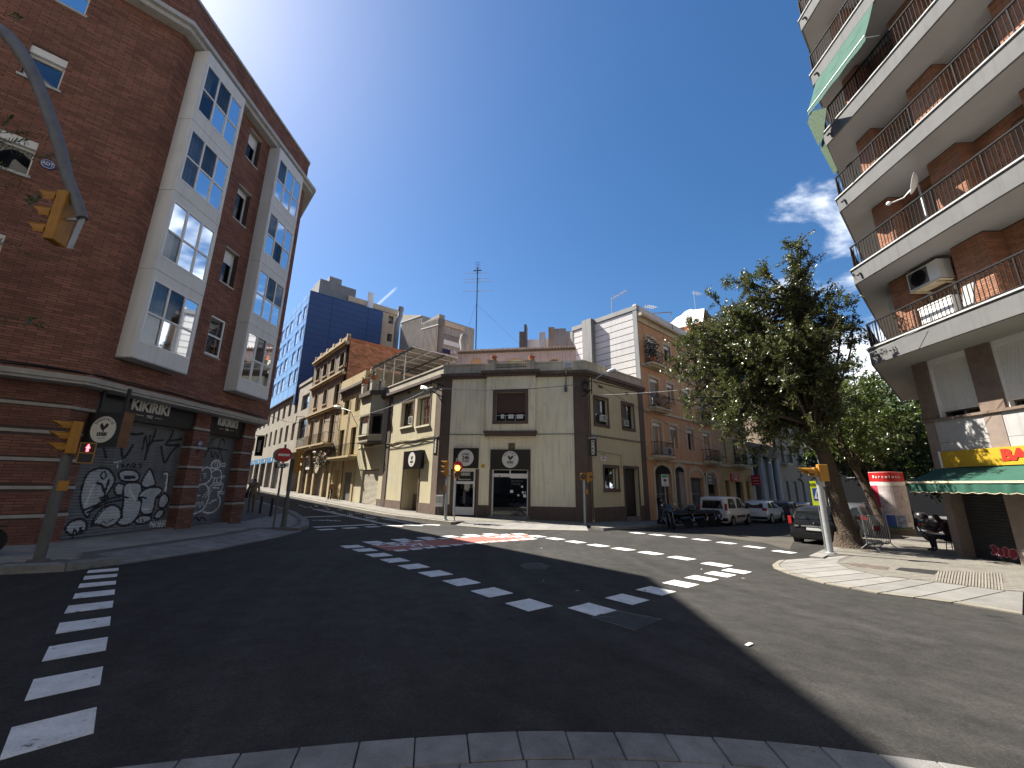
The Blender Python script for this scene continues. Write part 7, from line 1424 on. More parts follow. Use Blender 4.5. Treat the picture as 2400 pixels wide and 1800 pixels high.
class Leaves:
 def __init__(s): s.V = []; s.n = 0
 def add(s, P, A, B): s.V.append(np.stack([P - A, P + B * .9 - A * .1, P + A, P - B * .9 - A * .1], 1))
 def build(s, name, m, par):
  V = np.concatenate(s.V).reshape(-1, 3) - np.array(ORG[par]); n = len(V) // 4; me = bpy.data.meshes.new(name); me.from_pydata(V.tolist(), [], np.arange(4 * n).reshape(-1, 4).tolist()); me.materials.append(m)
  o = bpy.data.objects.new(name, me); COL.objects.link(o); o.parent = par; ORG[o] = ORG[par]; o['kind'] = 'stuff'; return o
def unit(v): return v / (np.linalg.norm(v, axis=-1, keepdims=True) + 1e-9)
def twig_leaves(LV, rng, p0, p1, n, ls, sag=.0):
 t = rng.uniform(.1, 1.05, n)[:, None]; P = p0 + (p1 - p0) * t + rng.normal(0, ls * .7, (n, 3)); P[:, 2] -= (t[:, 0] ** 2) * sag
 d = unit(p1 - p0); A = unit(d * .6 + rng.normal(0, .7, (n, 3)) + [0, 0, -.25]) * (ls * rng.uniform(.7, 1.25, n))[:, None]; B = unit(np.cross(A, rng.normal(0, 1, (n, 3)))) * (ls * .42); LV.add(P, A, B)
def grow(par, trunk, trad, targets, rng, nt, nl, ls, leafmat, tw=.7, trunk_name='trunk', brad=.09, start=.45, sag=.12, up=.25):
 """tapered trunk + a limb to every target, twigs on the limbs, leaves on the twigs"""
 mb = MB(); T = [np.array(p, float) for p in trunk]; nn = len(T)
 mb.tube(smooth_pts([tuple(p) for p in T], n=4), list(np.interp(np.linspace(0, 1, (nn - 1) * 4 + 1), np.linspace(0, 1, nn), trad)), 12); to = mb.build(trunk_name, bark, par, True)
 LV = Leaves(); lb = MB()
 S_ = np.array(smooth_pts([tuple(p) for p in T], n=6))
 for q in targets:
  q = np.array(q, float); k = int(len(S_) * (start + (1 - start) * rng.uniform(0, 1) * .98)); k = min(k, len(S_) - 1); b0 = S_[k]
  mid = (b0 + q) / 2 + rng.normal(0, .25, 3) + [0, 0, .35 * np.linalg.norm(q - b0) * .3]; L_ = np.array(smooth_pts([tuple(b0), tuple(mid), tuple(q)], n=5)); r0 = brad * rng.uniform(.6, 1.1)
  lb.tube(L_.tolist(), list(np.linspace(r0, .012, len(L_))), 6)
  for i in range(nt):
   j = rng.uniform(.35, 1.0) * (len(L_) - 1); a = L_[int(j)] + (L_[min(int(j) + 1, len(L_) - 1)] - L_[int(j)]) * (j % 1)
   d = unit(unit(q - b0) * .55 + rng.normal(0, .8, 3) + [0, 0, up]); e = a + d * tw * rng.uniform(.4, 1.2);
   if i % 3 == 0: lb.tube([a, (a + e) / 2 + rng.normal(0, .03, 3), e], [.012, .008, .004], 3)
   twig_leaves(LV, rng, a, e, nl, ls, sag)
 lb.build('limbs', bark, par, True, fix=False); LV.build('crown', leafmat, par)
z8 = Z(1550, 550, 2.183)
def in_poly(n, poly, rng):
 P = np.array(poly, float); lo, hi = P.min(0), P.max(0); o = []
 while len(o) < n:
  c = rng.uniform(lo, hi, (200, 2)); o += list(c[inside(c, P)])
 return o[:n]
tb = G(1990, 1283, .11); vd = Vector((tb.x, tb.y, 0)).normalized(); TFm = Fr((tb.x, tb.y), dr=(vd.y, -vd.x))    # upright plane through the trunk facing the crossing
rng = np.random.default_rng(11)
et = thing('street_elm', 'large leaning elm with dense small leaves at the pavement corner', 'tree', tb)
tp = [TFm.p(*((lambda a: (a[0], .0, a[1]))(TFm.uv(*z8(*p))))) for p in ((980, 1610), (945, 1500), (905, 1370), (865, 1220), (815, 1080), (770, 980), (735, 850), (715, 680), (690, 480), (670, 280))]
outl = [(90, 800), (50, 690), (60, 580), (120, 480), (190, 400), (230, 320), (330, 290), (400, 300), (430, 230), (520, 260), (600, 170), (640, 100), (690, 90), (740, 130), (760, 230), (830, 260), (880, 340), (940, 400), (950, 500), (930, 600), (960, 720), (950, 850), (900, 960), (780, 1040), (640, 1100), (560, 1120), (440, 1060), (360, 1040), (330, 960), (250, 880), (160, 860)]
tg = []
for x, y in in_poly(150, outl, rng):
 u, z = TFm.uv(*z8(x, y)); ex = 1 - min(1, abs(x - 560) / 560); tg.append(TFm.p(u, rng.uniform(-1, 1) * 2.6 * (.35 + .65 * ex), z))
for x, y in ((660, 70), (700, 60), (640, 45), (860, 300), (920, 330), (980, 420), (1000, 480), (960, 380), (60, 650), (45, 720), (330, 260), (240, 300), (540, 210), (120, 870), (340, 1050), (600, 1130), (990, 560), (760, 160), (120, 900), (170, 930), (90, 840), (230, 940), (420, 1090), (480, 1120), (700, 1090), (800, 1060), (60, 560), (130, 430)): u, z = TFm.uv(*z8(x, y)); tg.append(TFm.p(u, rng.uniform(-.6, .6), z))
grow(et, tp, [.36, .29, .27, .25, .23, .20, .16, .12, .08, .04], tg, rng, 27, 29, .066, elm, .62, brad=.07, start=.42, sag=.1)
MB().lathe([(.62, -.06), (.5, .04), (.42, .2), (.35, .5)], tb, 14).build('root_flare', bark, et, True)
pit = MB(); pq = [(tb.x + .75 * math.cos(a), tb.y + .75 * math.sin(a)) for a in np.linspace(0, 2 * math.pi, 13)[:-1]]; pit.slab(pq, lambda x, y: gz(x, y) + .1, lambda x, y: gz(x, y) + .126); pit.build('soil', mat('soil', (.10, .075, .05), .95, .4, 12, .6, 60), paveR)
def street_tree(label, base, H_, rad, seed, lm, n_t=34, nt=14, nl=16, ls=.11, lean=(0, 0), tr=.17, group='trees along the street', zlo=.42):
 rg = np.random.default_rng(seed); b = Vector(base); t = thing('street_tree', label, 'tree', b, None); top = b + Vector((lean[0], lean[1], H_ * .72)); T = [b, b.lerp(top, .33) + Vector((rg.normal(0, .08), rg.normal(0, .08), 0)), b.lerp(top, .66) + Vector((rg.normal(0, .12), rg.normal(0, .12), 0)), top]
 c = np.array(b + Vector((lean[0], lean[1], H_ * .68))); tg = []
 for i in range(n_t): v = unit(rg.normal(0, 1, 3)) * rg.uniform(.45, 1.0) ** .5; tg.append(c + v * [rad, rad, H_ * (1 - zlo) * .55])
 grow(t, T, [tr, tr * .85, tr * .6, tr * .2], tg, rg, nt, nl, ls, lm, .9, brad=.06, start=.45, sag=.1); return t
zr = Z(1750, 1100, 3.4031)
b2 = G(*zr(1130, 550), .11); b3 = G(*zr(1370, 460), .11)
b2 = Vector((15.6, 19.2, gz(15.6, 19.2) + .1)) if b2.length > 40 else b2
street_tree('slim street tree with pale bark just behind the metal barrier', b2, 9.5, 2.6, 21, locust, 40, 15, 16, .085, (-1.0, .6), .18)
street_tree('street tree leaning behind the round poster column', b3, 10, 3.4, 22, locust, 44, 15, 16, .11, (-1.6, 1.0), .2)
for k, (s_, off, hh, rr, lab, lm_) in enumerate(((20, .3, 9.5, 3.8, 'leafy street tree in the row beyond the poster column', darkleaf), (26, 1.0, 11, 4.2, 'broad dark tree further along the shaded pavement', darkleaf), (34, 1.2, 11, 4.4, 'distant yellow green tree near the end of the shaded street', locust), (44, 1.5, 12, 5, 'farthest large tree closing the tree lined street', darkleaf), (23, 6.0, 9, 3.5, 'tree standing between the tower and the distant houses', locust), (30, 4.5, 8, 3.6, 'low dense tree in the shade beyond the parked bikes', darkleaf), (38, 7.5, 8, 4.0, 'low dense tree far down the shaded pavement', darkleaf))):
 p = Vector((pc[0] + .70 * s_ + .714 * off, pc[1] + .714 * s_ - .70 * off, 0)); p.z = gz(p.x, p.y) + .1; street_tree(lab, p, hh, rr, 30 + k, lm_, 46, 15, 15, .17, zlo=.2)
# tree beyond the frame on the brick corner: only its hanging sprays show
bl_ = Vector((-11.6, 6.6, gz(-11.6, 6.6) + .12)); lt = thing('pavement_tree', 'dark sprays of paired leaves hanging beside the curved signal mast', 'tree', bl_); rg = np.random.default_rng(5); mb = MB(); mb.tube([bl_, bl_ + Vector((.1, .1, 3.5)), bl_ + Vector((.3, .4, 7.5))], [.16, .13, .07], 10); mb.build('trunk', bark, lt, True)
FT = Fr((-14, 6.6), dr=(1, 0)); LV = Leaves(); lb = MB()
for pts in ([(-120, 560), (20, 600), (130, 575), (215, 590)], [(-120, 600), (40, 650), (150, 680), (260, 690), (340, 720)], [(-100, 680), (30, 730), (100, 800), (150, 850)], [(-150, 800), (20, 780), (80, 840), (140, 870)], [(-150, 500), (0, 520), (40, 500)], [(-130, 1340), (20, 1360), (120, 1375), (200, 1400)], [(-130, 1380), (40, 1395), (130, 1390)], [(-150, 640), (0, 650), (90, 640), (170, 650)], [(-120, 20), (20, 30), (60, 60)], [(-130, 900), (0, 860), (40, 880)], [(-150, 1030), (20, 1040), (60, 1080)]):
 P = [FT.p(*((lambda a: (a[0], rg.uniform(-.25, .25), a[1]))(FT.uv(*Z1(*p))))) for p in pts]; S_ = np.array(smooth_pts([tuple(p) for p in P], n=7)); lb.tube(S_.tolist(), list(np.linspace(.008, .002, len(S_))), 4); base = np.array(bl_ + Vector((.25, .3, 5.5))); lb.tube([tuple(base), tuple((base + S_[0]) / 2 + [0, 0, .4]), tuple(S_[0])], [.02, .012, .006], 5)
 for i in range(2, len(S_)):
  d = unit(S_[i] - S_[i - 1])
  for sd in (-1, 1):
   A = unit(np.cross(d, [0, 1, 0]) * sd + d * .5 + rg.normal(0, .25, 3)) * .05; B = unit(np.cross(A, d)) * .02 + unit(np.cross(A, [0, 1, 0])) * .012; LV.add((S_[i] + A)[None], A[None], B[None])
lb.build('limbs', bark, lt, fix=False); LV.build('crown', darkleaf, lt)
# ------------------------------------------------------------------ vehicles
tyre = mat('tyre', (.012, .012, .012), .85, .2, 6); rim = mat('alloy_rim', (.35, .36, .37), .35, .2, 6, metal=.7); carglass = mat('car_glass', (.012, .014, .016), .06, .1, 2, spec=.9)
redl = mat('tail_lamp_red', (.40, .015, .012), .25, .15, 4, spec=.6); platem = mat('number_plate', (.62, .62, .60), .5, .08, 12); pblk = mat('plastic_black', (.02, .02, .021), .6, .2, 5); chrome = mat('chrome_trim', (.6, .6, .6), .2, .05, 4, metal=.9)
def paint(name, c): return mat(name, c, .28, .06, 1, spec=.4, coat=.5 if max(c) > .1 else .08)
def car(label, P, name='parked_car', cat='car', group=None):
 """lofted body; P: L,W,H, stations [(x,zbelt,zroof,wbelt,wroof)], glass spans"""
 t = thing(name, label, cat, (0, 0, 0), group); st = P['st']; zb = P.get('zb', .24); W = P['W'] / 2; sec = []
 for (x, zbl, zrf, wb, wr) in st: sec.append([(0, zb), (wb * .86, zb), (wb * .97, zb + .13), (wb, (zb + zbl) * .52), (wb * .985, zbl - .05), (wb * .965, zbl), (wr, zrf - .06), (wr * .88, zrf - .012), (wr * .45, zrf + .006), (0, zrf + .01)])
 mb = MB(); n = len(sec[0]); rows = []
 for (x, *_), s_ in zip(st, sec):
  ring = [(x, y, z) for y, z in s_] + [(x, -y, z) for y, z in s_[-2:0:-1]]; i0 = len(mb.v); mb.v += ring; rows.append((i0, len(ring)))
 for (a, m_), (b, _) in zip(rows, rows[1:]):
  for j in range(m_): k = (j + 1) % m_; mb.f.append((a + j, b + j, b + k, a + k)); mb.m.append(0)
 for (a, m_), rv in ((rows[0], 1), (rows[-1], 0)): f = tuple(range(a, a + m_)); mb.f.append(f[::-1] if rv else f); mb.m.append(0)
 body = mb.build('body', P['paint'], t, True)
 xs = [s_[0] for s_ in st]
 def sp(x, i): j = max(0, min(len(xs) - 2, int(np.searchsorted(xs, x) - 1))); k = (x - xs[j]) / (xs[j + 1] - xs[j]); a, b = sec[j][i], sec[j + 1][i]; return (a[0] + (b[0] - a[0]) * k, a[1] + (b[1] - a[1]) * k)
 def side(x, f, sd, o=.012): a, b = sp(x, 5), sp(x, 6); return (x, sd * (a[0] + (b[0] - a[0]) * f + o), a[1] + (b[1] - a[1]) * f)
 for (x0, x1, f0, f1, c0, c1) in P['side_glass']:
  for sd in (-1, 1):
   q = MB(); m_ = 6
   for i in range(m_):
    u0, u1 = x0 + (x1 - x0) * i / m_, x0 + (x1 - x0) * (i + 1) / m_; g = lambda u: f1 - (f1 - f0) * max(0, (c0 and (c0 - (u - x0)) / c0 or 0), (c1 and (c1 - (x1 - u)) / c1 or 0)) * .98
    q.poly([side(u0, f0, sd), side(u1, f0, sd), side(u1, g(u1), sd), side(u0, g(u0), sd)])
   q.build('side_window', carglass, t)
 for (xb, zb_, xt, zt, wb, wt, nm) in P['end_glass']:
  q = MB(); sx = .03 if nm == 'windscreen' else -.03; q.poly([(xb + sx, -wb, zb_), (xb + sx, wb, zb_), (xt + sx, wt, zt), (xt + sx, -wt, zt)]); q.build(nm, carglass, t)
 for wx in P['wheels']:
  for sd in (-1, 1):
   r_ = P['wr']; yc = sd * (W - .1); MB().lathe([(r_ + .05, -.12), (r_ + .05, .115)], (wx, sd * (W - .1), r_ + .02), 22, 'Y').build('wheel_arch', pblk, t, True)
   wo = MB().lathe([(r_ * .6, -.1), (r_ * .96, -.1), (r_, -.06), (r_, .09), (r_ * .96, .12), (r_ * .62, .125)], (wx, yc, r_), 22, 'Y').build('wheel', tyre, t, True) if sd > 0 else MB().lathe([(r_ * .6, .1), (r_ * .96, .1), (r_, .06), (r_, -.09), (r_ * .96, -.12), (r_ * .62, -.125)], (wx, yc, r_), 22, 'Y').build('wheel', tyre, t, True)
   q = MB()
   for k in range(7): a = k * 2 * math.pi / 7; q.bar((wx, yc + sd * .128, r_), (wx + r_ * .6 * math.cos(a), yc + sd * .128, r_ + r_ * .6 * math.sin(a)), r_ * .16, .012, up=(0, 1, 0))
   q.lathe([(r_ * .56, 0), (r_ * .64, 0), (r_ * .64, sd * .012), (r_ * .56, sd * .012)], (wx, yc + sd * .122, r_), 20, 'Y'); q.build('rim', rim, wo)
 xr = xs[0]; P.get('extra') and P['extra'](t, P)
 return t
def rear_kit(t, P, zl, zh, lw, plate_z, bump_z, lamp_y=.0, bumper=pblk):
 xr = P['st'][0][0]; W = P['W'] / 2
 for sd in (-1, 1): MB().abox(xr - .012 + lamp_y, xr + .12, sd * (W - .02) - (lw if sd > 0 else 0), sd * (W - .02) + (0 if sd > 0 else lw), zl, zh).build('tail_lamp', redl, t)
 MB().abox(xr - .02, xr + .0, -.26, .26, plate_z, plate_z + .11).build('number_plate', platem, t); txt(Fr((xr - .021, .0), dr=(0, -1)), '4821 BCN' if 0 else '', 0, plate_z + .055, .07, .0, 1, pblk, t) if 0 else None
 MB().abox(xr - .05, xr + .14, -W + .03, W - .03, bump_z, bump_z + .2).build('rear_bumper', bumper, t)
def place(t, x, y, head, dz=0): t.location = (x, y, gz(x, y) + dz); g = Matrix.Rotation(math.atan2(head[1], head[0]), 4, 'Z'); t.rotation_euler = g.to_euler()
hd = (DR.x, DR.y)
def vanx(t, P):
 rear_kit(t, P, 1.0, 1.42, .11, .62, .34); xr = P['st'][0][0]; MB().abox(xr - .03, xr, -.1, .1, .95, 1.0).build('door_handle', pblk, t); MB().abox(xr - .006, xr, -.008, .008, .45, 1.6).build('door_gap', pblk, t)
 for sd in (-1, 1): MB().abox(-.6, .9, sd * .905 - .012, sd * .905 + .012, .52, .66).build('side_moulding', pblk, t); MB().abox(.35, .5, sd * .915 - .01, sd * .915 + .01, 1.0, 1.04).build('door_handle', pblk, t); MB().abox(.9, 1.05, sd * 1.0 - .1, sd * 1.0 + .1, 1.05, 1.22).build('wing_mirror', pblk, t)
 mb = MB(); mb.ribbon(Fr((xr - .006, 0), dr=(0, -1)), [(.28, .92), (.36, .99), (.44, .92)], .03, 0); mb.ribbon(Fr((xr - .006, 0), dr=(0, -1)), [(.28, .86), (.36, .93), (.44, .86)], .03, 0); mb.build('maker_badge', chrome, t)
van = car('white passenger van with black side strip parked behind the motorbikes', dict(L=4.4, W=1.81, paint=paint('paint_white', (.70, .70, .67)), wr=.32, wheels=(-1.35, 1.38), st=[(-2.15, 1.02, 1.72, .86, .72), (-2.05, 1.04, 1.80, .90, .76), (-1.4, 1.05, 1.83, .905, .77), (0, 1.05, 1.83, .905, .77), (.75, 1.06, 1.76, .905, .74), (1.25, 1.06, 1.35, .90, .70), (1.5, 1.05, 1.12, .89, .74), (1.95, .92, .98, .85, .7), (2.15, .75, .8, .72, .55), (2.2, .6, .62, .6, .5)],
 side_glass=[(-1.75, -.55, .1, .92, .12, .12), (-.35, .55, .08, .92, .1, .1), (.62, 1.38, .06, .95, 0, .7)], end_glass=[(-2.15, 1.1, -2.15, 1.6, .66, .58, 'rear_window'), (1.42, 1.1, .82, 1.7, .7, .62, 'windscreen')], extra=vanx), 'parked_van', 'van')
sv = RS.uv(1720, 1232, 4.15)[0]; p = RS.p(sv + 1.35, 3.25, 0); place(van, p.x, p.y, hd)
def suvx(t, P):
 rear_kit(t, P, .98, 1.16, .3, .72, .34); [MB().bar((-1.5, sd * .62, 1.70), (.6, sd * .62, 1.70), .04, .05).build('roof_rail', chrome, t) for sd in (-1, 1)]; MB().abox(.75, .92, -1.06, -.9, 1.0, 1.16).build('wing_mirror', P['paint'], t); MB().abox(.75, .92, .9, 1.06, 1.0, 1.16).build('wing_mirror', P['paint'], t)
suvP = dict(L=4.6, W=1.85, paint=MATS['paint_white'], wr=.36, wheels=(-1.36, 1.33), zb=.28, st=[(-2.28, .95, 1.02, .80, .7), (-2.2, 1.06, 1.18, .89, .72), (-1.95, 1.08, 1.50, .92, .68), (-1.6, 1.08, 1.64, .925, .68), (0, 1.06, 1.68, .925, .68), (.5, 1.05, 1.6, .925, .66), (1.1, 1.05, 1.15, .92, .72), (1.3, 1.04, 1.08, .91, .75), (2.0, .94, .98, .86, .66), (2.25, .75, .8, .74, .55), (2.32, .55, .58, .62, .5)],
 side_glass=[(-1.65, -.75, .12, .9, .35, .1), (-.65, .15, .1, .92, .08, .08), (.22, 1.05, .08, .95, 0, .6)], end_glass=[(-2.22, 1.14, -1.92, 1.50, .68, .58, 'rear_window'), (1.16, 1.1, .55, 1.56, .7, .58, 'windscreen')], extra=suvx)
suv = car('white crossover car with roof rails parked ahead of the van', suvP); s1 = RS.uv(*Z(1760, 1080, 6.144)(310, 885), 4.15)[0]; p = RS.p(max(sv + 6.6, s1 + 1.3), 3.25, 0); place(suv, p.x, p.y, hd)
P2 = dict(suvP); P2['paint'] = paint('paint_navy', (.015, .02, .045)); s3 = max(sv + 12.2, s1 + 7.0)
c3 = car('dark navy hatchback parked in front of the white crossover', P2); p = RS.p(s3, 3.3, 0); place(c3, p.x, p.y, hd)
P3 = dict(suvP); P3['paint'] = paint('paint_silver', (.30, .31, .32)); c4 = car('silver car at the far end of the parked row by the garage', P3); p = RS.p(s3 + 5.6, 3.3, 0); place(c4, p.x, p.y, hd)
def wagx(t, P):
 rear_kit(t, P, .82, 1.12, .12, .60, .30, bumper=P['paint']); xr = P['st'][0][0]; MB().abox(xr - .03, xr, -.42, .42, .73, .78).build('chrome_strip', chrome, t)
 for sd in (-1, 1): MB().bar((-1.7, sd * .6, 1.53), (.4, sd * .6, 1.53), .035, .05).build('roof_rail', chrome, t); MB().abox(.72, .9, sd * .97 - .09, sd * .97 + .09, .95, 1.1).build('wing_mirror', P['paint'], t); MB().ball((xr + .02, sd * .0, .86), .03).build('maker_badge', chrome, t) if sd > 0 else None
 MB().abox(xr - .02, xr, .52, .66, .72, .78).build('maker_badge', chrome, t); MB().tube([(xr + .1, -.35, .27), (xr - .07, -.35, .26)], .035, 8).build('exhaust_pipe', pblk, t)
wag = car('black estate car parked beside the leaning elm', dict(L=4.4, W=1.76, paint=paint('paint_black', (.010, .010, .011)), wr=.315, wheels=(-1.38, 1.33), st=[(-2.2, .86, .92, .74, .66), (-2.14, .96, 1.06, .85, .7), (-1.98, .98, 1.34, .875, .62), (-1.75, .98, 1.47, .88, .62), (0, .96, 1.52, .88, .63), (.45, .96, 1.46, .88, .6), (1.15, .97, 1.04, .875, .68), (1.3, .95, .99, .86, .68), (1.95, .82, .86, .8, .6), (2.15, .66, .7, .68, .5), (2.2, .5, .52, .6, .45)],
 side_glass=[(-1.72, -.95, .12, .9, .3, .1), (-.85, .1, .1, .92, .08, .08), (.18, 1.05, .08, .95, 0, .6)], end_glass=[(-2.15, 1.02, -1.96, 1.34, .68, .56, 'rear_window'), (1.2, 1.0, .5, 1.42, .66, .54, 'windscreen')], extra=wagx))
rw = Vector((12.3, 18.2)); cc = rw + Vector((DR.x, DR.y)) * 1.38 + Vector((.667, -.745)) * .78; place(wag, cc.x, cc.y, hd)
for k, (ds, lab, pm) in enumerate(((5.6, 'dark grey car parked ahead of the black estate', paint('paint_grey', (.07, .075, .08))), (11.3, 'silver hatchback further along under the trees', MATS['paint_silver']), (17.0, 'blue car deep in the shade under the trees', MATS['paint_navy']))):
 Pk = dict(suvP); Pk['paint'] = pm; c = car(lab, Pk); q = cc + Vector((DR.x, DR.y)) * ds; place(c, q.x, q.y, hd)
# motorbikes
def motorbike(label, topcase, scooter, seed):
 t = thing('motorbike', label, 'motorbike', (0, 0, 0), None); bk = paint('bike_black', (.014, .014, .016)); r_ = .29 if not scooter else .25; wb = .72
 for x in (-wb, wb):
  w_ = MB().lathe([(r_ * .72, -.05), (r_ * .95, -.055), (r_, -.02), (r_, .02), (r_ * .95, .055), (r_ * .72, .05)], (x, 0, r_), 20, 'Y').build('wheel', tyre, t, True); q = MB()
  for k in range(5): a = k * 1.257; q.bar((x, 0, r_), (x + r_ * .75 * math.cos(a), 0, r_ + r_ * .75 * math.sin(a)), .045, .03, up=(0, 1, 0))
  q.build('rim', rim, w_)
 b = MB(); b.tube([(-.95, 0, .82), (-.55, 0, .74), (-.15, 0, .68), (.2, 0, .74), (.5, 0, .85), (.62, 0, .98)], [.06, .14, .17, .16, .12, .05], 10)
 if scooter: b.tube([(-.2, 0, .35), (.25, 0, .32), (.42, 0, .55), (.52, 0, .95)], [.15, .17, .18, .12], 8); b.tube([(-.85, 0, .55), (-.4, 0, .45)], [.12, .16], 8)
 else: b.tube([(-.3, 0, .42), (.05, 0, .38), (.3, 0, .48)], [.16, .2, .13], 8)
 b.build('fairing', bk, t, True); MB().tube([(-.88, 0, .86), (-.55, 0, .83), (-.1, 0, .80), (.05, 0, .82)], [.09, .15, .14, .06], 8).build('seat', pblk, t, True)
 for sd in (-1, 1): MB().tube([(.48, sd * .1, 1.0), (.72, sd * .1, r_)], .03, 6).build('fork', rim, t); MB().tube([(.42, sd * .02, 1.02), (.36, sd * .34, 1.06)], .018, 6).build('handlebar', pblk, t); MB().tube([(.4, sd * .26, 1.05), (.44, sd * .33, 1.22)], .009, 5).build('mirror_stem', pblk, t); MB().ball((.44, sd * .34, 1.25), .06, (.35, 1, .7)).build('mirror', chrome, t, True)
 MB().ball((.64, 0, .92), .12, (.7, .9, .8)).build('headlamp', carglass, t, True); q = MB(); q.hexa([(-1.02, -.1, .42), (-1.02, .1, .42), (-1.0, .1, .42), (-1.0, -.1, .42), (-1.07, -.1, .6), (-1.07, .1, .6), (-1.05, .1, .6), (-1.05, -.1, .6)]); q.build('number_plate', platem, t); MB().abox(-1.02, -.96, -.08, .08, .68, .74).build('tail_lamp', redl, t)
 MB().tube([(-.1, -.14, .3), (-.5, -.18, .36), (-.9, -.2, .46)], [.03, .05, .055], 8).build('exhaust_pipe', steelg, t, True); MB().tube([(.05, .12, .3), (-.05, .26, .0)], .015, 5).build('side_stand', pblk, t); MB().tube([(-.95, 0, .78), (-1.0, 0, .6), (-.9, 0, .5)], [.05, .06, .03], 6).build('rear_fender', bk, t, True); MB().abox(wb - .22, wb + .2, -.06, .06, r_ * 2 + .0, r_ * 2 + .03).build('front_fender', bk, t)
 if topcase: MB().lathe([(.16, 0), (.25, .05), (.26, .16), (.2, .28), (.1, .33)], (-.95, 0, .92), 14).build('top_case', mat('case_dark', (.025, .025, .027), .3, .15, 3), t, True)
 if not scooter: q = MB(); q.poly([(.5, -.16, 1.0), (.5, .16, 1.0), (.38, .12, 1.3), (.38, -.12, 1.3)]); q.build('windshield', carglass, t)
 return t
out_ = Vector((.667, -.745));
for k, (px_, yy, ang, lab, tc_, sc_) in enumerate(((1578, 1236, 28, 'black motorbike at the near end of the row with wheel turned out', False, False), (1598, 1238, -58, 'black scooter with rounded top case beside the parking sign', True, True), (1632, 1240, -62, 'black scooter with white plate in the middle of the row', False, True), (1652, 1240, -60, 'black motorbike with tilted white plate next to the van', False, False), (1668, 1238, -66, 'low black scooter closest to the white van', False, True))):
 m_ = motorbike(lab, tc_, sc_, k); s_ = RS.uv(px_, yy, 3.6)[0]; q = RS.p(s_, 3.2 if k else 3.5, 0); place(m_, q.x, q.y, (math.cos(math.atan2(DR.y, DR.x) - R(ang) + (math.pi if not k else R(180))), math.sin(math.atan2(DR.y, DR.x) - R(ang) + (math.pi if not k else R(180)))))
 h = (-RS.n).xy if k else Vector((-DR.x, -DR.y)); a = math.atan2(h.y, h.x) + R((12, 14, 10, 16, 8)[k]) * (1 if k else 3); m_.rotation_euler = (R(6), 0, a)
m_ = motorbike('pale seated scooter cut off at the picture edge by the brick wall', False, True, 9); place(m_, -10.05, 7.35, (.73, .68), .112); m_.children[3].data.materials[0] = offw if False else m_.children[3].data.materials[0]
for k in range(3): m_ = motorbike(['dark scooter under the awning by the poster column', 'dark motorbike in the shade behind the awning', 'dark scooter half hidden by the bar pier'][k], k == 1, k != 1, 20 + k); place(m_, 19.6 + 1.0 * k, 18.9 + .9 * k, (.6, -.8), .112)
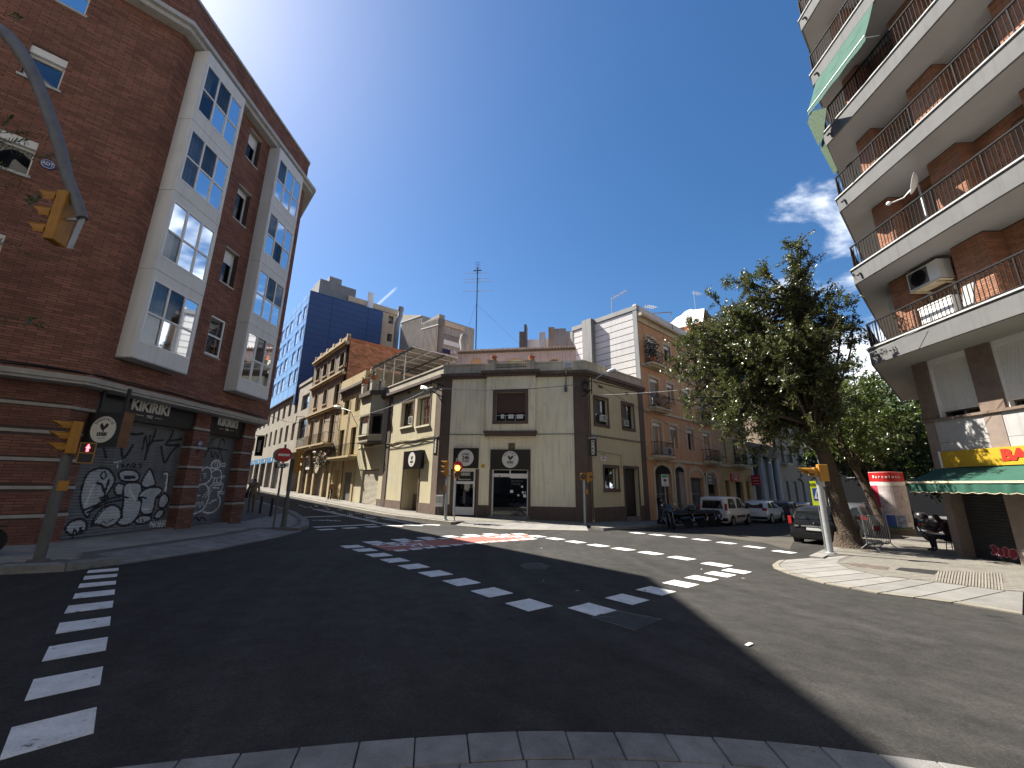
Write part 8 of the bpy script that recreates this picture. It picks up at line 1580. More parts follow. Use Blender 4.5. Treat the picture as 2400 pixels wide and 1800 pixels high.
# ------------------------------------------------------------------ people
skinm = mat('skin', (.42, .24, .17), .6, .1, 6); hairm = mat('hair_dark', (.018, .014, .012), .7, .2, 20); shoem = mat('shoe_dark', (.02, .018, .016), .6, .2, 8)
def person(label, J, cols, loc, head, scale=1.0, group=None):
 """one continuous skinned figure; J: joint -> (x,y,z) with x=right, y=forward"""
 base = dict(pelvis=(0, 0, .95), spine=(0, 0, 1.14), chest=(0, 0, 1.34), neck=(0, 0, 1.48), skull=(0, .015, 1.60), crown=(0, .0, 1.70), nose=(0, .115, 1.60),
  shR=(.18, 0, 1.40), elR=(.23, -.03, 1.12), wrR=(.24, .03, .87), haR=(.24, .05, .80), shL=(-.18, 0, 1.40), elL=(-.23, -.03, 1.12), wrL=(-.24, .03, .87), haL=(-.24, .05, .80),
  hipR=(.09, 0, .90), knR=(.10, .05, .49), anR=(.10, -.02, .09), toR=(.11, .14, .03), hipL=(-.09, 0, .90), knL=(-.10, -.02, .49), anL=(-.10, -.12, .10), toL=(-.11, .02, .03)); base.update(J)
 rad = dict(pelvis=.15, spine=.135, chest=.15, neck=.06, skull=.098, crown=.08, nose=.03, shR=.075, elR=.05, wrR=.032, haR=.034, shL=.075, elL=.05, wrL=.032, haL=.034, hipR=.10, knR=.07, anR=.045, toR=.035, hipL=.10, knL=.07, anL=.045, toL=.035)
 ed = [('pelvis', 'spine', 't'), ('spine', 'chest', 't'), ('chest', 'neck', 't'), ('neck', 'skull', 's'), ('skull', 'crown', 'h'), ('skull', 'nose', 's'), ('chest', 'shR', 't'), ('shR', 'elR', 't'), ('elR', 'wrR', 't'), ('wrR', 'haR', 's'), ('chest', 'shL', 't'), ('shL', 'elL', 't'), ('elL', 'wrL', 't'), ('wrL', 'haL', 's'), ('pelvis', 'hipR', 'l'), ('hipR', 'knR', 'l'), ('knR', 'anR', 'l'), ('anR', 'toR', 'f'), ('pelvis', 'hipL', 'l'), ('hipL', 'knL', 'l'), ('knL', 'anL', 'l'), ('anL', 'toL', 'f')]
 for S_ in 'RL':
  h = Vector(base['ha' + S_]); w_ = Vector(base['wr' + S_]); d = (h - w_).normalized(); sx = 1 if S_ == 'R' else -1
  for k in range(5): nm = 'fi%s%d' % (S_, k); off = Vector((0, .03 - .018 * k, 0)) if k else Vector((-.015 * sx, .045, .03)); base[nm] = tuple(h + off + d * (.075, .09, .095, .09, .07)[k] * (.6 if k == 0 else 1) + Vector((0, .015, 0))); rad[nm] = .009; ed.append(('ha' + S_, nm, 's'))
 names = list(base); idx = {n: i for i, n in enumerate(names)}; me = bpy.data.meshes.new('person'); me.from_pydata([base[n] for n in names], [(idx[a], idx[b]) for a, b, _ in ed], [])
 o = bpy.data.objects.new('person', me); COL.objects.link(o); sk = o.modifiers.new('s', 'SKIN'); sub = o.modifiers.new('u', 'SUBSURF'); sub.levels = 1; sub.render_levels = 1
 for i, n in enumerate(names): v = me.skin_vertices[0].data[i]; v.radius = (rad[n], rad[n]); v.use_root = (n == 'pelvis')
 dg = bpy.context.evaluated_depsgraph_get(); m2 = bpy.data.meshes.new_from_object(o.evaluated_get(dg)); m2.name = 'person'; bpy.data.objects.remove(o)
 mats_ = [cols['t'], cols['l'], skinm, cols.get('h', hairm), cols.get('f', shoem)]; m2.materials.clear(); [m2.materials.append(x) for x in mats_]; key = {'t': 0, 'l': 1, 's': 2, 'h': 3, 'f': 4}; P = [(Vector(base[a]), Vector(base[b]), key[k], (rad[a] + rad[b]) / 2) for a, b, k in ed]
 for f in m2.polygons:
  c = f.center; best = 1e9
  for a, b, k, r_ in P:
   ab = b - a; t = max(0, min(1, (c - a).dot(ab) / ab.length_squared)); d = (c - (a + ab * t)).length - r_
   if d < best: best = d; f.material_index = k
  sk_ = Vector(base['skull'])
  if f.material_index == 2 and (c - sk_).length < .17 and (c.y < sk_.y - .0) and c.z > base['neck'][2] + .05: f.material_index = 3
  f.use_smooth = True
 o = bpy.data.objects.new('person', m2); COL.objects.link(o); ORG[o] = Vector((0, 0, 0)); o.location = loc; o.scale = (scale,) * 3; o.rotation_euler = (0, 0, math.atan2(head[1], head[0]) - math.pi / 2); tag(o, label, 'person', group); return o
cl = lambda n, c: mat('cloth_' + n, c, .9, .2, 6, .3, 60)
pp = G(586, 1202, .11); me_ = person('person in tan jacket with shoulder bag walking away past the brick corner', dict(), dict(t=cl('tan', (.26, .19, .115)), l=cl('khaki', (.2, .165, .12))), pp, (DL.x, DL.y), 1.0)
q = MB(); q.abox(-.36, -.22, -.14, .12, .72, .98); bag = q.build('shoulder_bag', cl('bag', (.02, .02, .025))); bag.location = (0, 0, 0); bag.data.transform(Matrix.Translation(ORG[bag])); bag.matrix_world = me_.matrix_world.copy(); bag.location = me_.location; bag.rotation_euler = me_.rotation_euler; tag(bag, 'dark shoulder bag carried by the person in the tan jacket', 'bag')
q = MB(); q.tube([(-.29, 0, .98), (-.22, -.14, 1.15), (0, -.16, 1.35), (.13, -.06, 1.47), (.12, .08, 1.42), (-.1, .17, 1.2), (-.29, .05, .98)], .016, 5); st_ = q.build('strap', MATS['cloth_bag'], bag) if False else None
mb = MB(); mb.tube([(-.29, 0, .98), (-.22, -.15, 1.15), (0, -.17, 1.33), (.13, -.07, 1.475), (.12, .09, 1.42), (-.1, .17, 1.2), (-.29, .05, .98)], .016, 5); so = bpy.data.objects.new('bag_strap', mb.mesh('bag_strap', MATS['cloth_bag'])); COL.objects.link(so); so.parent = bag; ORG[so] = Vector((0, 0, 0))
Fq = SF.shift(1.2); u_, _ = Fq.uv(772, 1170); pf = Fq.p(u_, 0, 0); pf.z = gz(pf.x, pf.y) + .115
person('stooped person in brown jacket walking by the tan house shop fronts', dict(spine=(0, .10, 1.12), chest=(0, .28, 1.26), neck=(0, .40, 1.33), skull=(0, .50, 1.36), crown=(0, .55, 1.45), nose=(0, .60, 1.32), shR=(.18, .3, 1.30), shL=(-.18, .3, 1.30), elR=(.22, .32, 1.02), elL=(-.22, .32, 1.02), wrR=(.2, .45, .85), wrL=(-.2, .45, .85), haR=(.2, .5, .80), haL=(-.2, .5, .80)), dict(t=cl('brown', (.22, .12, .06)), l=cl('dark', (.02, .02, .025))), pf, (-DL.x, -DL.y))
Fq = SF.shift(5.5); u_, _ = Fq.uv(594, 1140); pf = Fq.p(u_, 0, 0); pf.z = gz(pf.x, pf.y) + .115; person('distant pedestrian in white shirt near the bank columns', dict(), dict(t=cl('white', (.65, .65, .62)), l=cl('grey', (.2, .2, .22))), pf, (-DL.x, -DL.y))
u_, _ = RS.uv(1546, 1190, .7); pf = RS.p(u_, .7, 0); pf.z = gz(pf.x, pf.y) + .115; me_ = person('man in black printed t-shirt standing at the first arch', dict(elR=(.25, .02, 1.14), wrR=(.12, .16, 1.05), haR=(.08, .19, 1.05), toL=(-.13, .1, .03), anL=(-.12, -.02, .09), knL=(-.11, .03, .49)), dict(t=cl('black', (.012, .012, .013)), l=cl('jeans', (.035, .045, .07))), pf, (RS.n.x, RS.n.y))
q = MB(); q.abox(-.07, .07, .152, .158, 1.27, 1.34); so = bpy.data.objects.new('shirt_print', q.mesh('shirt_print', offw)); COL.objects.link(so); so.parent = me_; ORG[so] = Vector((0, 0, 0))
ps = Vector((15.25, 14.95, gz(15.25, 14.95) + .115)); person('seated person in dark clothes at the corner of the bar', dict(pelvis=(0, -.15, .50), spine=(0, -.13, .70), chest=(0, -.02, .92), neck=(0, .05, 1.05), skull=(0, .12, 1.16), crown=(0, .12, 1.27), nose=(0, .235, 1.14), shR=(.18, 0, .97), shL=(-.18, 0, .97), elR=(.24, .12, .74), elL=(-.24, .12, .74), wrR=(.14, .32, .66), wrL=(-.14, .32, .66), haR=(.1, .36, .65), haL=(-.1, .36, .65), hipR=(.1, -.1, .48), hipL=(-.1, -.1, .48), knR=(.13, .36, .50), knL=(-.13, .36, .50), anR=(.13, .34, .09), anL=(-.13, .34, .09), toR=(.14, .5, .03), toL=(-.14, .5, .03)), dict(t=cl('wine', (.06, .02, .02)), l=MATS['cloth_dark']), ps, (-.9, .45))
t = thing('bar_stool', 'low dark stool under the seated person by the bar', 'stool', ps); rh = Vector((-.9, .45, 0)).normalized(); c_ = ps - rh * .15; MB().lathe([(.19, .36), (.2, .38), (.2, .41), (.17, .42)], c_, 14).build('seat', pblk, t, True)
for k in range(4): a = k * 1.571 + .6; MB().tube([c_ + Vector((math.cos(a) * .14, math.sin(a) * .14, .37)), c_ + Vector((math.cos(a) * .19, math.sin(a) * .19, 0))], .015, 6).build('leg', steelg, t)
# ------------------------------------------------------------------ street furniture
def face_frame(p, dirv=None):
 """upright plane through p; dirv = outward facing direction (default: towards the viewer)"""
 n = Vector(dirv).normalized() if dirv else Vector((-p.x, -p.y, 0)).normalized(); return Fr((p.x, p.y), dr=(-n.y, n.x))
redlit = mat('signal_red_lit', (.5, .02, .02), .4, .05, 3, emit=(1, .05, .06), est=5); amblit = mat('signal_amber_lit', (.6, .3, .02), .4, .05, 3, emit=(1, .5, .05), est=3)
def signal_head(par, p, facing, n=3, sz=.22, lit=None, hood=.2, two_sided=False):
 """yellow housing with n round lamps and visors; p is the bottom centre of the housing"""
 F_ = face_frame(Vector((p[0], p[1], 0)), facing); F_ = Fr((p[0], p[1]), dr=(F_.u.x, F_.u.y)); z = p[2]; h = n * (sz + .07)
 hs = MB().box(F_, -.14, .14, -.07, .08, z, z + h).build('signal_housing', sigy, par)
 bv = hs.modifiers.new('b', 'BEVEL'); bv.width = .02; bv.segments = 2
 Mx = Matrix((F_.u, Vector((0, 0, 1)), F_.n)).transposed()
 for k in range(n):
  c = F_.p(0, .08, z + (k + .5) * (sz + .07)); m_ = lensd if lit is None or lit[0] != k else lit[1]
  MB().lathe([(sz / 2, 0), (sz / 2 * .9, .02), (.001, .035)], c, 18, M=Mx).build('lens', m_, par, True)
  q = MB(); a = [math.pi * (-.12) + math.pi * 1.24 * i / 14 for i in range(15)]; r0 = sz / 2 + .025
  for i in range(14):
   f = lambda an, d: tuple(c + F_.u * (r0 * math.cos(an)) + Vector((0, 0, r0 * math.sin(an))) + F_.n * d); l0 = hood * (.45 + .55 * max(0, math.sin(a[i]))); l1 = hood * (.45 + .55 * max(0, math.sin(a[i + 1]))); q.poly([f(a[i], 0), f(a[i + 1], 0), f(a[i + 1], l1), f(a[i], l0)])
  vo = q.build('visor', sigy, par); so = vo.modifiers.new('s', 'SOLIDIFY'); so.thickness = .01
 return F_, h
def ped_head(par, F_, u, z, w_, h, d):
 MB().box(F_, u - w_ / 2, u + w_ / 2, d, d + .12, z, z + h).build('pedestrian_housing', sigy, par)
 for k in range(2): MB().box(F_, u - w_ * .42, u + w_ * .42, d + .12, d + .125, z + h * (.05 + .48 * k), z + h * (.47 + .48 * k)).build('pedestrian_screen', blackm, par)
 q = MB(); c = z + h * .53 + h * .21; k = h * .42; fig = [(-.10, -.42), (-.02, -.42), (0, -.12), (.03, -.42), (.12, -.42), (.09, .0), (.16, -.05), (.20, .02), (.10, .2), (.06, .24), (.09, .32), (.05, .42), (-.03, .42), (-.07, .32), (-.05, .24), (-.12, .18), (-.18, .0), (-.12, -.02), (-.08, .06)]
 q.prism(F_, [(u + x * k, c + y * k) for x, y in fig], d + .125, d + .128); q.build('red_walking_figure', redlit, par)
 q = MB(); q.prism(F_, [(u + x * k, c - h * .48 + y * k) for x, y in fig], d + .125, d + .127); q.build('unlit_figure', pblk, par)
def pole(par, p, h, r_, m, name='pole', base=True):
 MB().tube([p - Vector((0, 0, .05)), p + Vector((0, 0, h))], r_, 14).build(name, m, par, True)
 if base: MB().lathe([(r_ * 1.9, -.02), (r_ * 1.9, .025), (r_ * 1.2, .04)], p, 14).build('base_plate', m, par, True)
# left corner signal with lit pedestrian figure
p0 = G(90, 1315, .122); F0 = face_frame(p0); top = F0.uv(150, 1067)[1]
t = thing('traffic_signal', 'yellow traffic signal with lit red pedestrian figure by the brick corner', 'traffic light', p0); pole(t, p0, top - p0.z, .078, poleg); zi = Z(0, 850, 2.989)
hb = F0.uv(*zi(480, 640))[1]; ht = F0.uv(*zi(480, 410))[1]; uc = .12
q = p0 + F0.u * .02; signal_head(t, (q.x, q.y, hb), (-.62, -.78, 0), 3, (ht - hb) / 3 - .07, hood=.26); MB().bar(p0 + Vector((0, 0, top - p0.z)), Vector((q.x, q.y, hb + .15)), .06).build('bracket', poleg, t)
u1, z1 = F0.uv(*zi(575, 705)); z2 = F0.uv(*zi(580, 560))[1]; ww = F0.uv(*zi(640, 600))[0] - F0.uv(*zi(520, 600))[0]; ped_head(t, F0, u1 + .02, z1, ww, z2 - z1, -.02); MB().bar(p0 + Vector((0, 0, z1 - p0.z + .3)), F0.p(u1 - ww / 2, .0, z1 + .3), .05).build('bracket', poleg, t)
u3, z3 = F0.uv(*zi(440, 862)); MB().box(F0, u3 - .07, u3 + .07, -.05, .08, z3 - .09, z3 + .09).build('push_button', sigy, t)
# curved mast arm over the near left
FM = Fr((-14, 5.9), dr=(1, 0)); t = thing('mast_arm_signal', 'grey curved mast arm with hanging yellow signal seen from behind', 'traffic light', Vector((-10.9, 5.9, gz(-10.9, 5.9) + .12))); pts = [FM.uv(*Z1(*p)) for p in ((-140, 115), (-60, 112), (10, 135), (80, 210), (140, 310), (185, 420), (225, 530), (262, 650), (290, 760), (330, 860), (356, 945))]
P = [FM.p(u, 0, z) for u, z in pts]; b0 = Vector((-10.9, 5.9, gz(-10.9, 5.9) + .12)); P = [b0, Vector((-10.9, 5.9, 3.5)), Vector((-10.7, 5.9, P[0].z - .9))] + P
MB().tube(smooth_pts([tuple(p) for p in P], n=4), list(np.linspace(.14, .072, (len(P) - 1) * 4 + 1)), 14).build('mast', mat('mast_grey', (.12, .122, .126), .55, .2, 4, .1, 50, streak=.4), t, True)
tip = P[-1]; e = FM.uv(*Z1(300, 1075)); MB().bar(tip, FM.p(e[0], 0, e[1]), .07, .03).build('hanger_plate', steelg, t); hb = FM.uv(*Z1(250, 1050))[1]; ht = FM.uv(*Z1(290, 850))[1]; uu = FM.uv(*Z1(262, 950))[0]; q = FM.p(uu + .02, 0, 0); signal_head(t, (q.x, q.y, hb), (-.97, -.25, 0), 3, (ht - hb) / 3 - .06, hood=.3); MB().bar(FM.p(uu, 0, (hb + ht) / 2), FM.p(e[0], 0, (hb + ht) / 2), .04).build('bracket', steelg, t)
# signs and signal at the left street mouth
def no_entry(par, F_, u, z, r_, d=0.0, back=False):
 n = 32; c = [(u + r_ * math.cos(2 * math.pi * i / n), z + r_ * math.sin(2 * math.pi * i / n)) for i in range(n)]; MB().prism(F_, c, d - .015, d).build('sign_disc', redsign if not back else greymet, par)
 if not back: MB().box(F_, u - r_ * .72, u + r_ * .72, d, d + .004, z - r_ * .17, z + r_ * .17).build('white_bar', offw, par)
def small_plate(par, F_, u, z, w_, h, d=0.0):
 MB().box(F_, u - w_ / 2, u + w_ / 2, d - .012, d, z - h / 2, z + h / 2).build('plate', offw, par); q = MB(); s_ = h * .3
 for sx in (-1, 1): q.lathe([(s_ * .8, 0), (s_, 0), (s_, .003), (s_ * .8, .003)], F_.p(u + sx * s_ * 1.3, d, z - h * .12), 14, M=Matrix((F_.u, Vector((0, 0, 1)), F_.n)).transposed())
 q.ribbon(F_, [(u - s_ * 1.3, z - h * .12), (u - s_ * .4, z + h * .2), (u + s_ * .9, z + h * .2), (u, z - h * .12), (u - s_ * .4, z + h * .2)], s_ * .2, d + .003); q.ribbon(F_, [(u + s_ * 1.3, z - h * .12), (u + s_ * .8, z + h * .3)], s_ * .2, d + .003); q.build('cycle_symbol', pblk, par)
zs = Z(560, 1020, 5.925); p0 = G(*zs(478, 1285), .122); F0 = face_frame(p0); t = thing('no_entry_sign', 'no entry sign with bicycle plate on dark pole at the street with bollards', 'road sign', p0); zt = F0.uv(*zs(655, 130))[1]; pole(t, p0, zt - p0.z, .035, poleg); c = F0.uv(*zs(638, 275)); r_ = (F0.uv(*zs(638, 178))[1] - F0.uv(*zs(638, 375))[1]) / 2; no_entry(t, F0, 0.0, c[1], r_, .05); no_entry(t, F0, -r_ * .42, c[1], r_ * .98, -.06, True); c2 = F0.uv(*zs(620, 413)); small_plate(t, F0, .02, c2[1], r_ * 1.35, r_ * .52, .05); MB().box(F0, -r_ * .95, .1, -.08, -.06, c2[1] - r_ * .42, c2[1] + r_ * .1).build('back_plate', pblk, t)
p1 = G(*zs(615, 1270), .122); F1 = face_frame(p1); t = thing('traffic_signal', 'yellow signal facing across on a dark pole behind the no entry sign', 'traffic light', p1); hb = F1.uv(*zs(755, 525))[1]; ht = F1.uv(*zs(755, 200))[1]; pole(t, p1, hb - p1.z + .5, .06, poleg); MB().tube([p1, p1 + Vector((0, 0, 1.0))], .085, 12).build('pole_sleeve', poleg, t); q = p1 + F1.u * .16; signal_head(t, (q.x, q.y, hb), (.9, .35, 0), 3, (ht - hb) / 3 - .07)
for k, (a, b) in enumerate(((302, 1080), (450, 1125))):
 p = G(*zs(a - 14, b), .122); F_ = face_frame(p); h = F_.uv(*zs(a + 20, 845 + 30 * k))[1] - p.z; t = thing('bollard', ['black street bollard nearest the walking person', 'black street bollard nearest the no entry sign'][k], 'bollard', p); MB().lathe([(.055, -.02), (.055, h - .06), (.045, h - .04), (.055, h - .02), (.05, h), (.0, h + .01)], p, 14).build('post', pblk, t, True); MB().lathe([(.085, 0), (.085, .02), (.06, .03)], p, 14).build('base_ring', pblk, t, True)
for k, pz in enumerate(((262, 185), (472, 235), (150, 155), (625, 262))):
 p = G(*za(*pz)); o = MB(); rows = []
 sm_ = lambda a: .14 * max(0, math.sin(a)); n = 10; q = MB()
 for i in range(n):
  a0, a1 = math.pi * i / n, math.pi * (i + 1) / n
  x0, x1 = -.4 * math.cos(a0), -.4 * math.cos(a1); d = Vector((DL.x, DL.y, 0)); nrm = Vector((-d.y, d.x, 0)); q.mi = 1 if i % 3 == 1 else 0
  pr = lambda x, y, z: tuple(p + d * x + nrm * y + Vector((0, 0, z))); q.poly([pr(x0, -.1, .14 * math.sin(a0)), pr(x1, -.1, .14 * math.sin(a1)), pr(x1, .1, .14 * math.sin(a1)), pr(x0, .1, .14 * math.sin(a0))]); q.poly([pr(x0, -.1, 0), pr(x1, -.1, 0), pr(x1, -.1, .14 * math.sin(a1)), pr(x0, -.1, .14 * math.sin(a0))]); q.poly([pr(x0, .1, 0), pr(x0, .1, .14 * math.sin(a0)), pr(x1, .1, .14 * math.sin(a1)), pr(x1, .1, 0)])
 tag(q.build('lane_separator', [pblk, offw]), ['second nearest black and white hump of the bike lane separators', 'black and white lane hump just before the stop line', 'farthest black and white hump of the bike lane separators', 'nearest black and white hump of the bike lane separators'][k], 'lane hump', 'humps along the bike lane')
# signals in front of the cream building
p0 = G(*zB(22, 1100), .122); F0 = face_frame(p0); t = thing('traffic_signal', 'double yellow signal with amber lamp lit before the 24h door', 'traffic light', p0); hb = F0.uv(*zB(0, 465))[1]; ht = F0.uv(*zB(0, 245))[1]; pole(t, p0, hb - p0.z + .3, .07, steelg); q = p0 - F0.u * .05; signal_head(t, (q.x, q.y, hb), (-.95, -.3, 0), 3, (ht - hb) / 3 - .07, hood=.24)
q = p0 + F0.u * .42; zl = F0.uv(*zB(130, 490))[1]; n_ = F0.n; signal_head(t, (q.x + .05, q.y, zl), (.35, -.94, 0), 2, .26, lit=(1, amblit), hood=.18); MB().bar(p0 + Vector((0, 0, zl - p0.z + .1)), Vector((q.x, q.y, zl + .1)), .05).build('bracket', poleg, t); MB().box(F0, -.16, -.06, -.06, .08, F0.uv(*zB(15, 675))[1], F0.uv(*zB(15, 600))[1]).build('push_button', sigy, t)
p1 = G(*zB(148, 1102), .122); F1 = face_frame(p1); t = thing('no_entry_sign', 'no entry sign with small cycle plate on grey pole before the 24h door', 'road sign', p1); c = F1.uv(*zB(205, 328)); r_ = (F1.uv(*zB(205, 250))[1] - F1.uv(*zB(205, 405))[1]) / 2; pole(t, p1, c[1] + r_ + .15 - p1.z, .035, steelg); no_entry(t, F1, .06, c[1], r_, .05); small_plate(t, F1, .02, c[1] - r_ * 1.35, r_ * 1.05, r_ * .55, .05)
pk_ = CF.p(.25, .35, 0); pk_.z = gz(pk_.x, pk_.y) + .112; t = thing('utility_cabinet', 'small grey meter cabinet on a post beside the cream corner pilaster', 'cabinet', pk_); MB().box(CF, .05, .5, .2, .42, pk_.z + .5, pk_.z + 1.15).build('case', concw, t); MB().box(CF, .2, .32, .26, .36, pk_.z, pk_.z + .5).build('post', poleg, t); MB().box(CF, .1, .45, .42, .43, pk_.z + .7, pk_.z + 1.05).build('cabinet_door', concl, t)
p0 = G(*zR2(238, 1430), .122); F0 = face_frame(p0); t = thing('traffic_signal', 'low yellow signal facing the parked row at the shaded cream corner', 'traffic light', p0); hb = F0.uv(*zR2(280, 685))[1]; ht = F0.uv(*zR2(280, 505))[1]; pole(t, p0, hb - p0.z + .25, .07, steelg); q = p0 + F0.u * .22; signal_head(t, (q.x, q.y, hb), (.88, -.2, 0), 2, (ht - hb) / 2 - .07, hood=.24); q = p0 - F0.u * .06; signal_head(t, (q.x, q.y - .1, hb + .12), (-.1, -1, 0), 1, .28, hood=.12); MB().box(F0, .07, .2, -.04, .09, F0.uv(*zR2(262, 890))[1], F0.uv(*zR2(262, 800))[1]).build('push_button', sigy, t)
# signal, warning sign, barrier on the tree corner
zv = Z(1760, 1080, 6.144); p0 = G(*zv(1150, 1335), .122); F0 = face_frame(p0); t = thing('traffic_signal', 'yellow signal seen from the side on a galvanised pole beside the elm', 'traffic light', p0); zt = F0.uv(*zv(970, 230))[1]; pole(t, p0, zt - p0.z, .082, steelg); hb = F0.uv(*zv(1030, 295))[1]; ht = F0.uv(*zv(1000, 80))[1]; q = p0 + F0.u * .14; signal_head(t, (q.x, q.y, hb), (.1, 1, 0), 3, (ht - hb) / 3 - .05, hood=.1); a = F0.uv(*zv(870, 185)); q = p0 - F0.u * .10; signal_head(t, (q.x, q.y, a[1] - .08), (-1, -.1, 0), 1, .20, hood=.42)
p1 = G(*zv(1095, 1290), .122); F1 = face_frame(p1); t = thing('warning_sign', 'fluorescent yellow ATENCIO pedestrian warning sign beside the elm', 'road sign', p1); tl = F1.uv(*zv(835, 290)); br = F1.uv(*zv(1070, 640)); bl2 = F1.uv(*zv(905, 645)); pole(t, p1, tl[1] - p1.z, .05, poleg); u0 = bl2[0] - .02; u1 = br[0]; z0, z1 = (br[1] + bl2[1]) / 2, tl[1]; yfl = mat('sign_fluorescent', (.62, .72, .02), .5, .06, 3); MB().box(F1, u0, u1, .05, .065, z0, z1).build('board', yfl, t); um = (u0 + u1) / 2; hh = z1 - z0
txt(F1, 'ATENCIÓ', um, z1 - hh * .16, hh * .1, .068, .72, pblk, t, bold=.04, depth=.004); bs = mat('sign_blue', (.02, .05, .28), .45, .08, 3); w_ = (u1 - u0) * .36; MB().box(F1, um - w_, um + w_, .065, .069, z0 + hh * .2, z0 + hh * .7).build('blue_panel', bs, t); MB().prism(F1, [(um - w_ * .8, z0 + hh * .27), (um + w_ * .8, z0 + hh * .27), (um, z0 + hh * .68)], .069, .072).build('white_triangle', offw, t); MB().prism(F1, [(um - w_ * .12, z0 + hh * .3), (um + w_ * .02, z0 + hh * .42), (um + w_ * .2, z0 + hh * .3), (um + w_ * .1, z0 + hh * .45), (um, z0 + hh * .58), (um - w_ * .14, z0 + hh * .46)], .072, .074).build('walker_symbol', pblk, t)
pa = G(*zv(1690, 1290), .115); pb = G(*zv(1950, 1180), .115); pb = Vector((pa.x + 1.25, pa.y + .5, gz(pa.x + 1.25, pa.y + .5) + .115)); FB = Fr((pa.x, pa.y), (pb.x, pb.y)); t = thing('crowd_barrier', 'galvanised steel crowd barrier with dark plate behind the elm trunk', 'barrier', (pa + pb) / 2); l_ = FB.len; zb = pa.z; h0, h1 = .22, 1.1
mb = MB(); mb.tube(smooth_pts([tuple(FB.p(u, 0, zb + z)) for u, z in ((.0, h0), (.0, h1 - .1), (.08, h1), (l_ - .08, h1), (l_, h1 - .1), (l_, h0), (l_ * .5, h0), (.0, h0))], n=3), .021, 8); mb.build('frame', steelg, t, True)
for k in range(13): u = l_ * (k + 1) / 14; MB().tube([FB.p(u, 0, zb + h0), FB.p(u, 0, zb + h1)], .008, 5).build('bar', steelg, t)
MB().box(FB, l_ * .38, l_ * .64, .01, .02, zb + .6, zb + .78).build('owner_plate', mat('plate_maroon', (.12, .02, .02), .5, .1, 3), t)
for u in (.15, l_ - .15): MB().tube([FB.p(u, -.3, zb), FB.p(u, -.02, zb + h0 + .02), FB.p(u, .02, zb + h0 + .02), FB.p(u, .3, zb)], .016, 6).build('foot', steelg, t)
# round poster column
pcx = G(*zv(2110, 1055), .115); F0 = face_frame(pcx); zt = F0.uv(*zv(2000, 165))[1]; H_ = zt - pcx.z; rc = .74; t = thing('poster_column', 'round advertising column with red band and torn posters behind the barrier', 'advertising column', pcx)
colb = mat('column_base', (.16, .13, .10), .8, .2, 4); MB().lathe([(rc * 1.05, 0), (rc * 1.05, H_ * .09), (rc, H_ * .1)], pcx, 30).build('base', colb, t, True); MB().lathe([(rc, H_ * .1), (rc, H_)], pcx, 30).build('drum', offw, t, True); MB().lathe([(rc + .006, H_ * .84), (rc + .006, H_ - .02), (rc * .6, H_ + .02)], pcx, 30).build('top_band', redsign, t, True)
an0 = math.atan2(-pcx.y, -pcx.x)
def wrap(a0, a1, z0, z1, m, nm, o=.006):
 q = MB(); n = 10
 for i in range(n): b0, b1 = an0 + R(a0 + (a1 - a0) * i / n), an0 + R(a0 + (a1 - a0) * (i + 1) / n); f = lambda b, z: (pcx.x + (rc + o) * math.cos(b), pcx.y + (rc + o) * math.sin(b), pcx.z + z * H_); q.poly([f(b0, z0), f(b1, z0), f(b1, z1), f(b0, z1)])
 q.build(nm, m, t)
pst = [(-85, -35, .42, .78, mat('poster_red', (.40, .03, .06), .6, .3, 3)), (-80, -40, .3, .42, yels), (-35, 45, .32, .78, mat('poster_photo', (.60, .54, .53), .6, .5, 2.2, col2=(.22, .17, .16))), (-90, 5, .12, .31, mat('poster_blue', (.05, .10, .30), .6, .25, 3)), (8, 40, .12, .31, mat('poster_mix', (.35, .38, .45), .6, .6, 5, col2=(.05, .08, .2))), (45, 100, .2, .78, mat('poster_pale', (.5, .47, .42), .6, .4, 2)), (-90, 60, .1, .13, mat('poster_green', (.05, .16, .06), .6, .3, 4))]
for k, (a, b, z0, z1, m_) in enumerate(pst): wrap(a, b, z0, z1, m_, 'poster', .006 + .002 * k)
word = 'Barcelona'
for i, ch in enumerate(word):
 a = an0 + R(-44 + 88 * i / (len(word) - 1)); q = Vector((pcx.x + (rc + .02) * math.cos(a), pcx.y + (rc + .02) * math.sin(a), 0)); Fl = face_frame(q, (math.cos(a), math.sin(a), 0)); txt(Fl, ch, 0, pcx.z + H_ * .92, H_ * .045, 0, 1.0, offw, t, bold=.03, depth=.004)
# waste containers, parking signs
cont = mat('container_grey', (.075, .08, .085), .6, .15, 3)
for k, sft in enumerate((0, 2.1)):
 q = Vector((16.9 + DR.x * sft, 20.9 + DR.y * sft, 0)); q.z = gz(q.x, q.y); F_ = Fr((q.x, q.y), dr=(DR.x, DR.y)); t = thing('waste_container', ['dark grey waste container nearest the barrier', 'dark grey waste container behind the first one'][k], 'container', q); mb = MB(); P_ = F_.p
 mb.hexa([P_(.1, -.5, q.z + .15), P_(1.7, -.5, q.z + .15), P_(1.7, -1.4, q.z + .15), P_(.1, -1.4, q.z + .15), P_(0, -.35, q.z + 1.25), P_(1.8, -.35, q.z + 1.25), P_(1.8, -1.5, q.z + 1.25), P_(0, -1.5, q.z + 1.25)]); mb.build('bin_body', cont, t); mb = MB(); mb.hexa([P_(-.02, -.32, q.z + 1.25), P_(1.82, -.32, q.z + 1.25), P_(1.82, -1.5, q.z + 1.25), P_(-.02, -1.5, q.z + 1.25), P_(.1, -.6, q.z + 1.5), P_(1.7, -.6, q.z + 1.5), P_(1.7, -1.4, q.z + 1.6), P_(.1, -1.4, q.z + 1.6)]); mb.build('lid', cont, t); MB().box(F_, .8, 1.0, -.42, -.34, q.z + .4, q.z + .8).build('label_plate', offw, t)
